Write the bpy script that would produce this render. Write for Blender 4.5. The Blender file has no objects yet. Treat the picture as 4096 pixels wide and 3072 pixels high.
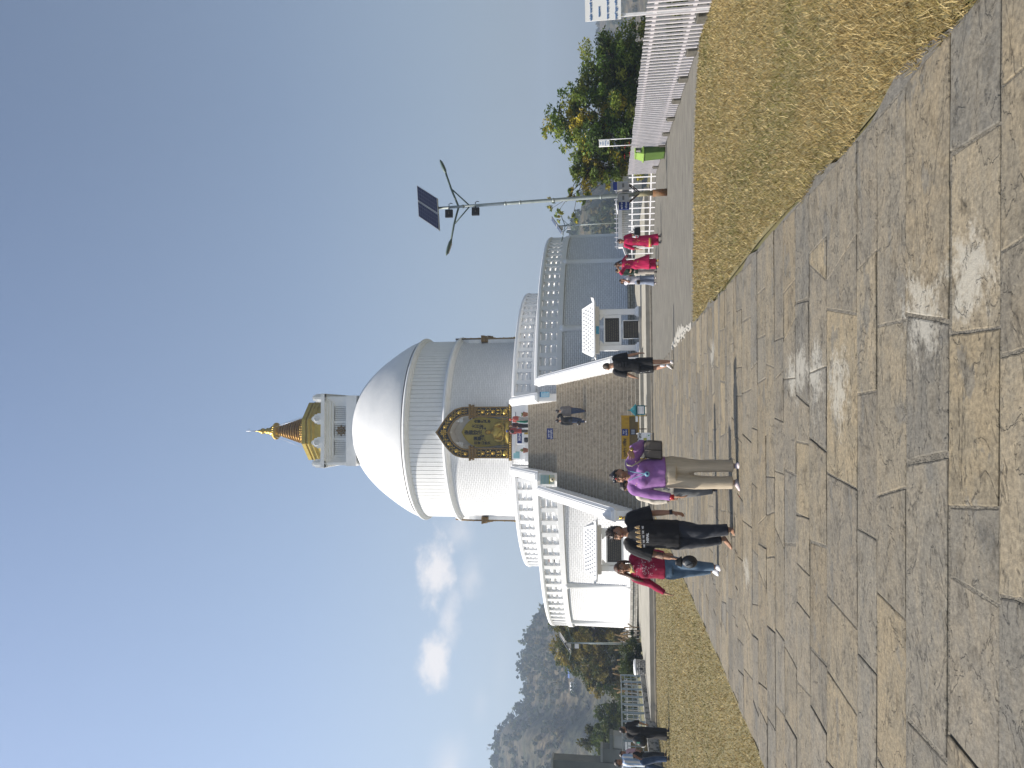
import bpy, math, random
import numpy as np
from math import sin, cos, tan, pi, radians, sqrt, atan2, hypot, exp
from mathutils import Vector, Matrix, noise as mnoise
random.seed(11)
rng = np.random.default_rng(7)
SC = bpy.context.scene
COL = SC.collection

# ---------------------------------------------------------------- camera (portrait phone held sideways)
PITCH, YAW, ROLL = math.atan((2455 - 2048) / 2900.0), radians(2.6), radians(0.6)
cam = bpy.data.cameras.new('camera')
cam.sensor_fit = 'HORIZONTAL'; cam.sensor_width = 36.0; cam.lens = 2900 / 4096 * 36
cam.clip_start = 0.05; cam.clip_end = 6000
cam_o = bpy.data.objects.new('camera', cam); COL.objects.link(cam_o)
fwd = Vector((sin(YAW) * cos(PITCH), cos(YAW) * cos(PITCH), sin(PITCH)))
rgt0 = Vector((cos(YAW), -sin(YAW), 0)); up0 = rgt0.cross(fwd)
rgt = rgt0 * cos(ROLL) + up0 * sin(ROLL) * -1
up = up0 * cos(ROLL) + rgt0 * sin(ROLL)
# picture x axis = world down, picture y axis = world right
Mx = Matrix(((-up.x, rgt.x, -fwd.x, 0), (-up.y, rgt.y, -fwd.y, 0), (-up.z, rgt.z, -fwd.z, 1.6), (0, 0, 0, 1)))
cam_o.matrix_world = Mx
SC.camera = cam_o

# ---------------------------------------------------------------- light
SUN_EL, SHADOW_AZ = radians(49.5), radians(2.0)     # shadows run along +x, a touch towards +y
sun_dir = Vector((-cos(SHADOW_AZ) * cos(SUN_EL), -sin(SHADOW_AZ) * cos(SUN_EL), sin(SUN_EL)))
sun = bpy.data.lights.new('sun', 'SUN'); sun.energy = 3.95; sun.angle = radians(0.55); sun.color = (1.0, 0.93, 0.82)
sun_o = bpy.data.objects.new('sun', sun); COL.objects.link(sun_o)
sun_o.rotation_euler = sun_dir.to_track_quat('Z', 'Y').to_euler()
W = bpy.data.worlds.new('World'); SC.world = W; W.use_nodes = True
SC.view_settings.view_transform = 'Standard'; SC.view_settings.look = 'None'
SC.view_settings.exposure = 0.84; SC.view_settings.gamma = 1.0
SKY_STRENGTH = 0.085
def build_world():
    nt = W.node_tree; nt.nodes.clear(); N = nt.nodes.new; L = nt.links.new
    out = N('ShaderNodeOutputWorld'); bg = N('ShaderNodeBackground'); bg.inputs['Strength'].default_value = SKY_STRENGTH
    sky = N('ShaderNodeTexSky'); sky.sky_type = 'NISHITA'; sky.sun_disc = False
    sky.sun_elevation = SUN_EL; sky.sun_rotation = atan2(sun_dir.x, sun_dir.y)
    sky.altitude = 1100; sky.air_density = 1.0; sky.dust_density = 3.0; sky.ozone_density = 1.0
    tc = N('ShaderNodeTexCoord'); sep = N('ShaderNodeSeparateXYZ'); L(tc.outputs['Generated'], sep.inputs[0])
    def m(op, a, b=None, c=None):
        n = N('ShaderNodeMath'); n.operation = op
        for i, v in enumerate((a, b, c)):
            if v is None: continue
            if isinstance(v, (int, float)): n.inputs[i].default_value = v
            else: L(v, n.inputs[i])
        return n.outputs[0]
    az = m('ARCTAN2', sep.outputs[0], sep.outputs[1]); el = m('ARCSINE', sep.outputs[2])
    cmb = N('ShaderNodeCombineXYZ'); L(az, cmb.inputs[0]); L(el, cmb.inputs[1])
    def nz(scale, det, rough, sx=1.0):
        mp = N('ShaderNodeMapping'); mp.inputs['Scale'].default_value = (sx, 1, 1); L(cmb.outputs[0], mp.inputs[0])
        t = N('ShaderNodeTexNoise'); t.inputs['Scale'].default_value = scale; t.inputs['Detail'].default_value = det
        t.inputs['Roughness'].default_value = rough; L(mp.outputs[0], t.inputs['Vector']); return t.outputs[0]
    n1 = nz(15, 12, .68, .8); n2 = nz(7, 5, .55, .6)
    total = None
    # (azimuth deg, elevation deg, half width, half height, density, threshold softness)
    for a0, e0, w, h, dens, soft, nn in CLOUDS:
        dx = m('DIVIDE', m('SUBTRACT', az, radians(a0)), radians(w)); dy = m('DIVIDE', m('SUBTRACT', el, radians(e0)), radians(h))
        d = m('SQRT', m('ADD', m('MULTIPLY', dx, dx), m('MULTIPLY', dy, dy)))
        # cloud where  noise + (1 - d) passes a threshold
        v = m('ADD', m('MULTIPLY', m('SUBTRACT', 1.0, d), .55), m('MULTIPLY', m('SUBTRACT', n1 if nn == 1 else n2, .5), 1.5))
        mr = N('ShaderNodeMapRange'); mr.interpolation_type = 'SMOOTHSTEP'; L(v, mr.inputs[0])
        mr.inputs[1].default_value = 0.05; mr.inputs[2].default_value = 0.05 + soft * 1.25; mr.inputs[3].default_value = 0; mr.inputs[4].default_value = dens
        total = mr.outputs[0] if total is None else m('MAXIMUM', total, mr.outputs[0])
    # dust: the sky is brighter towards the sun's side, and a grey-blue haze thickens towards the horizon
    fac = m('MULTIPLY_ADD', m('SINE', az), -.52, 1.17)
    sc_ = N('ShaderNodeVectorMath'); sc_.operation = 'SCALE'; L(sky.outputs[0], sc_.inputs[0]); L(fac, sc_.inputs[3])
    side = N('ShaderNodeMapRange'); L(az, side.inputs[0]); side.inputs[1].default_value = -.45; side.inputs[2].default_value = .42
    hz = N('ShaderNodeMix'); hz.data_type = 'RGBA'; L(side.outputs[0], hz.inputs[0]); hz.inputs[6].default_value = (3.5, 3.95, 4.3, 1); hz.inputs[7].default_value = (1.95, 2.28, 2.55, 1)
    he = N('ShaderNodeValToRGB'); L(m('MULTIPLY', el, 1.2), he.inputs[0]); ee = he.color_ramp.elements
    ee[0].position = 0.0; ee[0].color = (.95,) * 3 + (1,); ee[1].position = .9; ee[1].color = (.12,) * 3 + (1,)
    for p_, v_ in ((.12, .86), (.25, .62), (.5, .32)): q_ = ee.new(p_); q_.color = (v_,) * 3 + (1,)
    hm = N('ShaderNodeMix'); hm.data_type = 'RGBA'; L(he.outputs[0], hm.inputs[0]); L(sc_.outputs[0], hm.inputs[6]); L(hz.outputs[2], hm.inputs[7])
    mix = N('ShaderNodeMix'); mix.data_type = 'RGBA'; L(total, mix.inputs[0]); L(hm.outputs[2], mix.inputs[6])
    mix.inputs[7].default_value = CLOUD_COL
    L(mix.outputs[2], bg.inputs['Color']); L(bg.outputs[0], out.inputs[0])
CLOUDS = [(-12.3, 13.6, 3.6, 2.1, .92, .32, 1), (-18.3, 13.4, 2.5, 1.6, .92, .32, 1), (-15.4, 12.4, 3.6, 1.4, .7, .5, 1), (-9.2, 11.8, 2.4, 2.0, .5, .6, 1),
          (-12.5, 11.0, 3.4, 1.8, .5, .6, 1), (-21.5, 9.8, 2.0, 1.0, .25, .6, 2), (-26.0, 11.6, 3.6, 1.9, .55, .6, 2), (-19.0, 8.5, 5.0, 1.2, .16, .8, 2)]
CLOUD_COL = (7.0, 6.65, 6.5, 1)
build_world()

# ---------------------------------------------------------------- materials
MATS = {}
def mat(name, c1, c2=None, scale=6.0, rough=.7, bump=0.0, bscale=40.0, metal=0.0, detail=6, spec=.4, coord='Object', ramp=(.35, .65), stretch=(1, 1, 1), dist=.01, sheen=0):
    """noise-mottled principled surface"""
    if name in MATS: return MATS[name]
    M = bpy.data.materials.new(name); M.use_nodes = True; nt = M.node_tree; N = nt.nodes.new; L = nt.links.new
    b = nt.nodes['Principled BSDF']; b.inputs['Roughness'].default_value = rough; b.inputs['Metallic'].default_value = metal
    b.inputs['Specular IOR Level'].default_value = spec
    if sheen: b.inputs['Sheen Weight'].default_value = sheen
    b.inputs['Base Color'].default_value = (*c1, 1)
    tc = N('ShaderNodeTexCoord'); mp = N('ShaderNodeMapping'); mp.inputs['Scale'].default_value = stretch
    L(tc.outputs[coord], mp.inputs[0])
    if c2 is not None:
        t = N('ShaderNodeTexNoise'); t.inputs['Scale'].default_value = scale; t.inputs['Detail'].default_value = detail; t.inputs['Roughness'].default_value = .6
        L(mp.outputs[0], t.inputs['Vector'])
        r = N('ShaderNodeValToRGB'); r.color_ramp.elements[0].position = ramp[0]; r.color_ramp.elements[1].position = ramp[1]
        r.color_ramp.elements[0].color = (*c1, 1); r.color_ramp.elements[1].color = (*c2, 1)
        L(t.outputs[0], r.inputs[0]); L(r.outputs[0], b.inputs['Base Color'])
    if bump:
        t2 = N('ShaderNodeTexNoise'); t2.inputs['Scale'].default_value = bscale; t2.inputs['Detail'].default_value = 5
        L(mp.outputs[0], t2.inputs['Vector'])
        bp = N('ShaderNodeBump'); bp.inputs['Strength'].default_value = bump; bp.inputs['Distance'].default_value = dist
        L(t2.outputs[0], bp.inputs['Height']); L(bp.outputs[0], b.inputs['Normal'])
    MATS[name] = M
    return M

# ---------------------------------------------------------------- mesh helpers
class MB:
    def __init__(s): s.v = []; s.f = []; s.m = []; s.uv = {}; s.sm = []
    def add(s, vs, fs, mi=0, smooth=False, uvs=None):
        b = len(s.v); s.v.extend([tuple(p) for p in vs])
        for i, f in enumerate(fs):
            s.f.append(tuple(b + k for k in f)); s.m.append(mi); s.sm.append(smooth)
            if uvs is not None: s.uv[len(s.f) - 1] = uvs[i]
        return s
    def box(s, x0, x1, y0, y1, z0, z1, mi=0):
        vs = [(x, y, z) for z in (z0, z1) for y in (y0, y1) for x in (x0, x1)]
        return s.add(vs, [(0, 2, 3, 1), (4, 5, 7, 6), (0, 1, 5, 4), (2, 6, 7, 3), (0, 4, 6, 2), (1, 3, 7, 5)], mi)
    def obox(s, c, ax, ay, az, mi=0):
        c, ax, ay, az = Vector(c), Vector(ax), Vector(ay), Vector(az)
        vs = [c + ax * i + ay * j + az * k for k in (-1, 1) for j in (-1, 1) for i in (-1, 1)]
        return s.add(vs, [(0, 2, 3, 1), (4, 5, 7, 6), (0, 1, 5, 4), (2, 6, 7, 3), (0, 4, 6, 2), (1, 3, 7, 5)], mi)
    def bar(s, a, b, w, h, upv=(0, 0, 1), mi=0):
        a, b = Vector(a), Vector(b); d = (b - a); l = d.length; d.normalize(); u = Vector(upv)
        if abs(d.dot(u)) > .98: u = Vector((0, 1, 0))
        sd = d.cross(u).normalized(); u = sd.cross(d)
        return s.obox((a + b) / 2, d * l / 2, sd * w / 2, u * h / 2, mi)
    def tube(s, pts, r, n=8, mi=0, caps=True, smooth=True, sx=1.0, upv=None):
        pts = [Vector(p) for p in pts]; rs = r if hasattr(r, '__len__') else [r] * len(pts)
        vs = []; prev = None
        for i, p in enumerate(pts):
            d = (pts[min(i + 1, len(pts) - 1)] - pts[max(i - 1, 0)]).normalized()
            if prev is None:
                u = Vector(upv) if upv else (Vector((0, 0, 1)) if abs(d.z) < .9 else Vector((1, 0, 0)))
            else: u = prev
            sd = d.cross(u)
            if sd.length < 1e-5: sd = d.cross(Vector((0, 1, .3)))
            sd.normalize(); u = sd.cross(d).normalized(); prev = u
            for k in range(n):
                a = 2 * pi * k / n; vs.append(p + (sd * cos(a) * sx + u * sin(a)) * rs[i])
        fs = [(i * n + k, i * n + (k + 1) % n, (i + 1) * n + (k + 1) % n, (i + 1) * n + k) for i in range(len(pts) - 1) for k in range(n)]
        if caps: fs += [tuple(range(n - 1, -1, -1)), tuple((len(pts) - 1) * n + k for k in range(n))]
        return s.add(vs, fs, mi, smooth)
    def lathe(s, prof, c, n=96, a0=0.0, a1=2 * pi, mi=0, smooth=True, closed=False, uvr=None, cap=False):
        """prof (r, z); angle 0 faces -y, grows towards +x"""
        full = abs(a1 - a0 - 2 * pi) < 1e-6; m = n if full else n + 1; k = len(prof); vs = []
        for i in range(m):
            a = a0 + (a1 - a0) * i / n
            vs += [(c[0] + r * sin(a), c[1] - r * cos(a), z) for r, z in prof]
        fs = []; uvs = []
        kk = k if closed else k - 1
        for i in range(n):
            j = (i + 1) % m; u0 = a0 + (a1 - a0) * i / n; u1 = a0 + (a1 - a0) * (i + 1) / n
            for q in range(kk):
                q2 = (q + 1) % k
                fs.append((i * k + q, j * k + q, j * k + q2, i * k + q2))
                R_ = uvr or prof[q][0]
                uvs.append(((u0 * R_, prof[q][1]), (u1 * R_, prof[q][1]), (u1 * R_, prof[q2][1]), (u0 * R_, prof[q2][1])))
        if cap and not full and closed:
            fs += [tuple(range(k)), tuple((m - 1) * k + q for q in range(k - 1, -1, -1))]; uvs += [tuple((0, 0) for _ in range(k))] * 2
        return s.add(vs, fs, mi, smooth, uvs)
    def ell(s, c, r, n=16, m=10, mi=0, rot=None):
        vs = []; fs = []
        for i in range(m + 1):
            t = pi * i / m
            for k in range(n):
                a = 2 * pi * k / n; p = Vector((r[0] * sin(t) * cos(a), r[1] * sin(t) * sin(a), r[2] * cos(t)))
                if rot is not None: p = rot @ p
                vs.append(Vector(c) + p)
        for i in range(m):
            for k in range(n): fs.append((i * n + k, (i + 1) * n + k, (i + 1) * n + (k + 1) % n, i * n + (k + 1) % n))
        return s.add(vs, fs, mi, True)
    def loft(s, rings, mi=0, caps=True, smooth=True, close=True):
        n = len(rings[0]); vs = [p for r in rings for p in r]; kk = n if close else n - 1
        fs = [(i * n + k, i * n + (k + 1) % n, (i + 1) * n + (k + 1) % n, (i + 1) * n + k) for i in range(len(rings) - 1) for k in range(kk)]
        if caps: fs += [tuple(range(n - 1, -1, -1)), tuple((len(rings) - 1) * n + k for k in range(n))]
        return s.add(vs, fs, mi, smooth)
    def prism(s, poly, d, mi=0):
        """poly: list of 3d points, d: extrusion vector"""
        n = len(poly); d = Vector(d); vs = [Vector(p) for p in poly] + [Vector(p) + d for p in poly]
        fs = [tuple(range(n - 1, -1, -1)), tuple(range(n, 2 * n))] + [(i, (i + 1) % n, n + (i + 1) % n, n + i) for i in range(n)]
        return s.add(vs, fs, mi)
    def mesh(s, name):
        me = bpy.data.meshes.new(name); me.from_pydata(s.v, [], s.f)
        me.polygons.foreach_set('material_index', s.m); me.polygons.foreach_set('use_smooth', s.sm)
        if s.uv:
            ul = me.uv_layers.new(name='UVMap')
            for pi_, uv in s.uv.items():
                p = me.polygons[pi_]
                for k, li in enumerate(p.loop_indices): ul.data[li].uv = uv[k % len(uv)]
        me.update(); return me
    def build(s, name, mats, parent=None, bevel=0, fixn=True, loc=None, autosm=None):
        me = s.mesh(name)
        for mm in (mats if isinstance(mats, (list, tuple)) else [mats]): me.materials.append(mm)
        if fixn:
            import bmesh
            bm = bmesh.new(); bm.from_mesh(me); bmesh.ops.recalc_face_normals(bm, faces=bm.faces); bm.to_mesh(me); bm.free()
        o = bpy.data.objects.new(name, me); COL.objects.link(o)
        if parent is not None: o.parent = parent; o.matrix_parent_inverse = Matrix.Translation(-Vector(parent.location)) if parent.type == 'EMPTY' and parent.get('_abs') else Matrix()
        if loc is not None: o.location = loc
        if bevel:
            md = o.modifiers.new('bevel', 'BEVEL'); md.width = bevel; md.segments = 2; md.limit_method = 'ANGLE'; md.angle_limit = radians(40)
        return o
def tag(o, label, cat, group=None):
    o['label'] = label; o['category'] = cat
    if group: o['group'] = group
    return o
def thing(name, label, cat, loc=(0, 0, 0), rz=0, group=None, absolute=False):
    """an Empty at the thing's base; absolute=True: its parts are given in world coordinates"""
    o = bpy.data.objects.new(name, None); COL.objects.link(o); o.empty_display_size = .2
    o.location = loc; o.rotation_euler = (0, 0, rz)
    if absolute: o['_abs'] = 1
    return tag(o, label, cat, group)
def setting(o, kind='structure'): o['kind'] = kind; return o
def copy_tree(o, parent=None):
    c = o.copy(); COL.objects.link(c)
    if parent is not None: c.parent = parent
    for ch in list(o.children): copy_tree(ch, c)
    return c
def remesh(me, vox, smooth_it=0):
    o = bpy.data.objects.new('tmp', me); COL.objects.link(o)
    md = o.modifiers.new('r', 'REMESH'); md.mode = 'VOXEL'; md.voxel_size = vox; md.use_smooth_shade = True
    if smooth_it:
        s2 = o.modifiers.new('s', 'SMOOTH'); s2.factor = .5; s2.iterations = smooth_it
    dg = bpy.context.evaluated_depsgraph_get(); dg.update()
    m2 = bpy.data.meshes.new_from_object(o.evaluated_get(dg)); bpy.data.objects.remove(o); return m2
def text(body, size, m, parent, mtx, name='lettering', extrude=.002, align='CENTER', bold=0.0, space=1.0):
    cu = bpy.data.curves.new(name, 'FONT'); cu.body = body; cu.size = size; cu.align_x = align; cu.align_y = 'CENTER'
    cu.extrude = extrude; cu.offset = bold; cu.space_line = space; cu.resolution_u = 3
    o = bpy.data.objects.new(name, cu); COL.objects.link(o); dg = bpy.context.evaluated_depsgraph_get(); dg.update()
    me = bpy.data.meshes.new_from_object(o.evaluated_get(dg)); bpy.data.objects.remove(o); bpy.data.curves.remove(cu)
    me.transform(mtx); me.materials.clear(); me.materials.append(m); me.name = name
    t = bpy.data.objects.new(name, me); COL.objects.link(t)
    if parent is not None: t.parent = parent; t.matrix_parent_inverse = Matrix.Translation(-Vector(parent.location)) if parent.get('_abs') else Matrix()
    return t
def face_mtx(loc, yaw=0.0, tilt=0.0):
    """text facing -y at loc (yaw about z, tilt back)"""
    return Matrix.Translation(loc) @ Matrix.Rotation(yaw, 4, 'Z') @ Matrix.Rotation(pi / 2 - tilt, 4, 'X')
# ---------------------------------------------------------------- palette
WHITE = (.80, .80, .79)
def brick_mat(name, base, bw, bh, mortar, bump, dirt=.0, rough=.75, jit=.35, dark=(.45, .45, .44), mixc=.16):
    """white-washed coursed stone: brick courses from the mesh's own wrapped UVs, relief plus joints darkened in the colour, a little weather stain"""
    M = bpy.data.materials.new(name); M.use_nodes = True; nt = M.node_tree; N = nt.nodes.new; L = nt.links.new
    b = nt.nodes['Principled BSDF']; b.inputs['Roughness'].default_value = rough; b.inputs['Specular IOR Level'].default_value = .25
    tc = N('ShaderNodeTexCoord'); nz = N('ShaderNodeTexNoise'); nz.inputs['Scale'].default_value = 3.2; nz.inputs['Detail'].default_value = 4
    L(tc.outputs['UV'], nz.inputs['Vector'])
    mx = N('ShaderNodeMix'); mx.data_type = 'VECTOR'; mx.inputs[0].default_value = .035; L(tc.outputs['UV'], mx.inputs[4]); L(nz.outputs['Color'], mx.inputs[5])
    br = N('ShaderNodeTexBrick'); br.inputs['Scale'].default_value = 1; br.inputs['Brick Width'].default_value = bw; br.inputs['Row Height'].default_value = bh
    br.inputs['Mortar Size'].default_value = mortar; br.inputs['Mortar Smooth'].default_value = .6; br.offset = .47; br.inputs['Bias'].default_value = 0
    br.inputs['Color1'].default_value = (1, 1, 1, 1); br.inputs['Color2'].default_value = (1 - jit,) * 3 + (1,); br.inputs['Mortar'].default_value = (0, 0, 0, 1)
    L(mx.outputs[1], br.inputs['Vector'])
    n2 = N('ShaderNodeTexNoise'); n2.inputs['Scale'].default_value = 18; n2.inputs['Detail'].default_value = 6; L(tc.outputs['UV'], n2.inputs['Vector'])
    ad = N('ShaderNodeMath'); ad.operation = 'MULTIPLY_ADD'; L(n2.outputs[0], ad.inputs[0]); ad.inputs[1].default_value = .55; L(br.outputs['Color'], ad.inputs[2])
    bp = N('ShaderNodeBump'); bp.inputs['Strength'].default_value = bump; bp.inputs['Distance'].default_value = .03; L(ad.outputs[0], bp.inputs['Height']); L(bp.outputs[0], b.inputs['Normal'])
    n3 = N('ShaderNodeTexNoise'); n3.inputs['Scale'].default_value = .9; n3.inputs['Detail'].default_value = 9; n3.inputs['Roughness'].default_value = .68
    mp = N('ShaderNodeMapping'); mp.inputs['Scale'].default_value = (2.0, .45, 1); L(tc.outputs['UV'], mp.inputs[0]); L(mp.outputs[0], n3.inputs['Vector'])
    rp = N('ShaderNodeValToRGB'); rp.color_ramp.elements[0].position = .52; rp.color_ramp.elements[1].position = .82
    rp.color_ramp.elements[0].color = (*base, 1); rp.color_ramp.elements[1].color = (*[base[i] * (1 - dirt) + dark[i] * dirt for i in range(3)], 1)
    L(n3.outputs[0], rp.inputs[0])
    m2 = N('ShaderNodeMix'); m2.data_type = 'RGBA'; m2.blend_type = 'MULTIPLY'; m2.inputs[0].default_value = mixc; L(rp.outputs[0], m2.inputs[6]); L(br.outputs['Color'], m2.inputs[7])
    L(m2.outputs[2], b.inputs['Base Color']); MATS[name] = M; return M
m_wall = brick_mat('whitewashed_coursed_stone', (.76, .765, .77), .34, .125, .014, 1.0, .14, mixc=.34)
m_drumw = brick_mat('whitewashed_drum_courses', (.76, .76, .76), .42, .14, .013, .9, .10, mixc=.26)
m_white = mat('white_paint', (.76, .76, .755), (.69, .69, .68), scale=2.2, rough=.6, bump=.15, bscale=25, ramp=(.5, .8))
m_dome = mat('dome_plaster', (.75, .75, .745), (.66, .67, .68), scale=.7, rough=.5, bump=.22, bscale=3.0, dist=.05, ramp=(.45, .85), spec=.35)
m_gold = mat('gold_leaf', (.55, .38, .085), (.42, .27, .05), scale=6, rough=.32, metal=.85, bump=.25, bscale=30, dist=.01)
m_goldpaint = mat('gold_paint', (.40, .30, .05), (.32, .235, .04), scale=3, rough=.42, metal=.35, bump=.1, bscale=40)
m_golddark = mat('aged_gilt_copper', (.20, .10, .025), (.38, .23, .05), scale=5, rough=.4, metal=.7, bump=.3, bscale=20)
m_black = mat('black_ground_paint', (.02, .018, .015), rough=.6)
m_bronze = mat('bronze_brown_frame', (.16, .095, .03), (.25, .16, .05), scale=12, rough=.5, metal=.4, bump=.5, bscale=30)
m_greywhite = mat('grey_white_plaster', (.62, .60, .58), (.55, .54, .53), scale=3, rough=.7)  # plaster a little greyer than the white paint, mottled
m_stone_pod = brick_mat('grey_rubble_podium', (.46, .44, .40), .40, .16, .022, 1.0, .45, rough=.85, jit=.5, dark=(.22, .21, .19), mixc=.65)
m_conc = mat('concrete', (.40, .38, .345), (.31, .30, .275), scale=1.8, rough=.85, bump=.35, bscale=30, ramp=(.35, .7))

CX, CY = -1.03, 62.8
C2 = (CX, CY)
stupa = thing('stupa', 'huge white domed stupa with golden spire behind the grey stairway', 'stupa', (CX, CY, 0.3), absolute=True)
def part(mb, name, m, parent=stupa, **k): return mb.build(name, m, parent, **k)

# ---- lower terrace
F1, F2 = 5.13, 7.50
b = MB(); b.lathe([(17.7, .2), (17.7, .50), (17.76, .50), (17.76, .63), (16.0, .63)], C2, 160, smooth=False); part(b, 'stone_podium', m_stone_pod)
b = MB(); b.lathe([(16.32, .63), (16.32, .86), (16.2, .87), (16.15, 4.86), (16.15, 4.93)], C2, 200); part(b, 'lower_terrace_wall', m_wall)
b = MB(); b.lathe([(16.15, 4.93), (16.27, 4.94), (16.27, 5.30), (16.15, 5.31), (15.8, 5.31), (15.8, F1), (11.0, F1)], C2, 200, smooth=False); part(b, 'lower_terrace_band', m_white)
b = MB(); b.lathe([(11.72, F1), (11.62, F1 + .2), (11.58, 7.02), (11.58, 7.12)], C2, 180); part(b, 'upper_terrace_wall', m_wall)
b = MB(); b.lathe([(11.58, 7.12), (11.70, 7.13), (11.70, 7.48), (11.58, 7.49), (11.25, 7.49), (11.25, F2 - .03), (7.0, F2 - .03)], C2, 180, smooth=False); part(b, 'upper_terrace_band', m_white)
def balustrade(r, z0, z1, ztop, npost, gap, tier):
    """vedika railing: square posts, three lens-shaped cross bars, rounded coping; open where the stairs pass"""
    a0, a1 = gap, 2 * pi - gap
    b = MB(); h = ztop - z1
    prof = [(r - .20, z1), (r + .20, z1), (r + .24, z1 + h * .3), (r + .24, z1 + h * .45), (r + .17, z1 + h * .85), (r, ztop), (r - .17, z1 + h * .85), (r - .24, z1 + h * .45), (r - .24, z1 + h * .3)]
    b.lathe(prof, C2, 200, a0, a1, closed=True, smooth=False, cap=True); part(b, 'coping', m_white)
    n3 = 3; step = (z1 - z0) / n3
    for i in range(n3):
        zc = z0 + step * (i + .5); hh = step * .40; ww = .065
        pr = [(r + ww * cos(t), zc + hh * sin(t)) for t in [2 * pi * q / 12 for q in range(12)]]
        b = MB(); b.lathe(pr, C2, 200, a0, a1, closed=True, cap=True); part(b, 'crossbar', m_white)
    da = 2 * pi / npost
    back = MB()
    for i in range(npost):
        a = a0 + .17 / r + i * (a1 - a0 - .34 / r) / (npost - 1)
        am = (a + pi) % (2 * pi) - pi
        fr = abs(am) < radians(88)
        q = MB() if fr else back
        q.obox((CX + r * sin(a), CY - r * cos(a), (z0 + z1) / 2), Vector((cos(a), sin(a), 0)) * .155, Vector((sin(a), -cos(a), 0)) * .185, Vector((0, 0, (z1 - z0) / 2)))
        if fr: part(q, 'railing_post', m_white)
    o = part(back, 'rear_railing_posts', m_white); o['kind'] = 'stuff'
balustrade(16.0, 5.31, 6.42, 6.76, 104, .195, 1)
balustrade(11.45, 7.49, 8.54, 8.88, 76, .215, 2)
for a in (-84, -62.5, -41, 25.2, 48.8, 72):           # half-round buttress ribs with domed heads
    t = radians(a); cx, cy = CX + 16.15 * sin(t), CY - 16.15 * cos(t)
    b = MB(); b.lathe([(.27, .63), (.27, 1.0), (.22, 1.02), (.22, 4.78), (.27, 4.86), (.26, 4.98), (.19, 5.10), (.10, 5.17), (.0, 5.19)], (cx, cy), 20); part(b, 'wall_rib', m_white)
for a in (-46, -22, 24, 47):
    t = radians(a); cx, cy = CX + 11.58 * sin(t), CY - 11.58 * cos(t)
    b = MB(); b.lathe([(.2, F1), (.2, 6.95), (.25, 7.05), (.24, 7.2), (.16, 7.32), (.0, 7.38)], (cx, cy), 18); part(b, 'wall_rib', m_white)

# ---- drum, ribbed band, dome
b = MB(); b.lathe([(7.95, F2 - .05), (7.95, F2 + .32), (7.78, F2 + .34), (7.74, 9.4)], C2, 160)
for z0, z1, ga in ((9.4, 13.2, .185), (13.2, 14.1, .10), (14.1, 14.35, 0)):
    rr = lambda z: 7.78 - .08 * (z - 7.84) / 6.5
    b.lathe([(rr(z0), z0), (rr(z1), z1)], C2, 160, -.0215 + ga, 2 * pi - .0215 - ga)
part(b, 'drum', m_drumw)
def torus_prof(r0, r1, z0, z1, n=8): return [(r0 + (r1 - r0) * sin(pi * i / n) ** .7, z0 + (z1 - z0) * i / n) for i in range(n + 1)]
b = MB(); b.lathe([(7.70, 14.30), (7.80, 14.32), (7.80, 14.42)] + torus_prof(7.82, 8.02, 14.42, 14.82) + [(7.70, 14.84)], C2, 160); part(b, 'drum_moulding', m_white)
b = MB(); vs = []; fs = []; NP = 132; r = 7.66
ring = []
for i in range(NP):
    a = 2 * pi * i / NP; da = 2 * pi / NP; g = .020 / r
    for aa, rr in ((a + g, r - .07), (a + g, r), (a + da - g, r), (a + da - g, r - .07)): ring.append((aa, rr))
for z in (14.80, 17.62): vs += [(CX + rr * sin(aa), CY - rr * cos(aa), z) for aa, rr in ring]
n = len(ring); b.add(vs, [(i, (i + 1) % n, n + (i + 1) % n, n + i) for i in range(n)]); part(b, 'ribbed_band', m_white)
b = MB(); b.lathe([(7.55, 17.55), (7.76, 17.57), (7.78, 17.68)] + torus_prof(7.79, 7.97, 17.70, 18.04) + [(7.72, 18.1)], C2, 160); part(b, 'dome_cornice', m_white)
dome = [(7.74, 18.16), (7.66, 18.42), (7.38, 19.02), (7.04, 19.62), (6.66, 20.22), (6.22, 20.86), (5.74, 21.52), (5.22, 22.14), (4.70, 22.68), (4.18, 23.14), (3.62, 23.54), (3.0, 23.88), (2.2, 24.18), (1.2, 24.36), (0, 24.42)]
def cr(P, k):
    o = []
    for i in range(len(P) - 1):
        p0, p1, p2, p3 = P[max(i - 1, 0)], P[i], P[i + 1], P[min(i + 2, len(P) - 1)]
        for j in range(k):
            t = j / k; o.append(tuple(.5 * (2 * p1[d] + (p2[d] - p0[d]) * t + (2 * p0[d] - 5 * p1[d] + 4 * p2[d] - p3[d]) * t * t + (3 * p1[d] - p0[d] - 3 * p2[d] + p3[d]) * t ** 3) for d in range(len(p1))))
    return o + [P[-1]]
b = MB(); b.lathe(cr(dome, 3), C2, 160); part(b, 'dome', m_dome)

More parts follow.
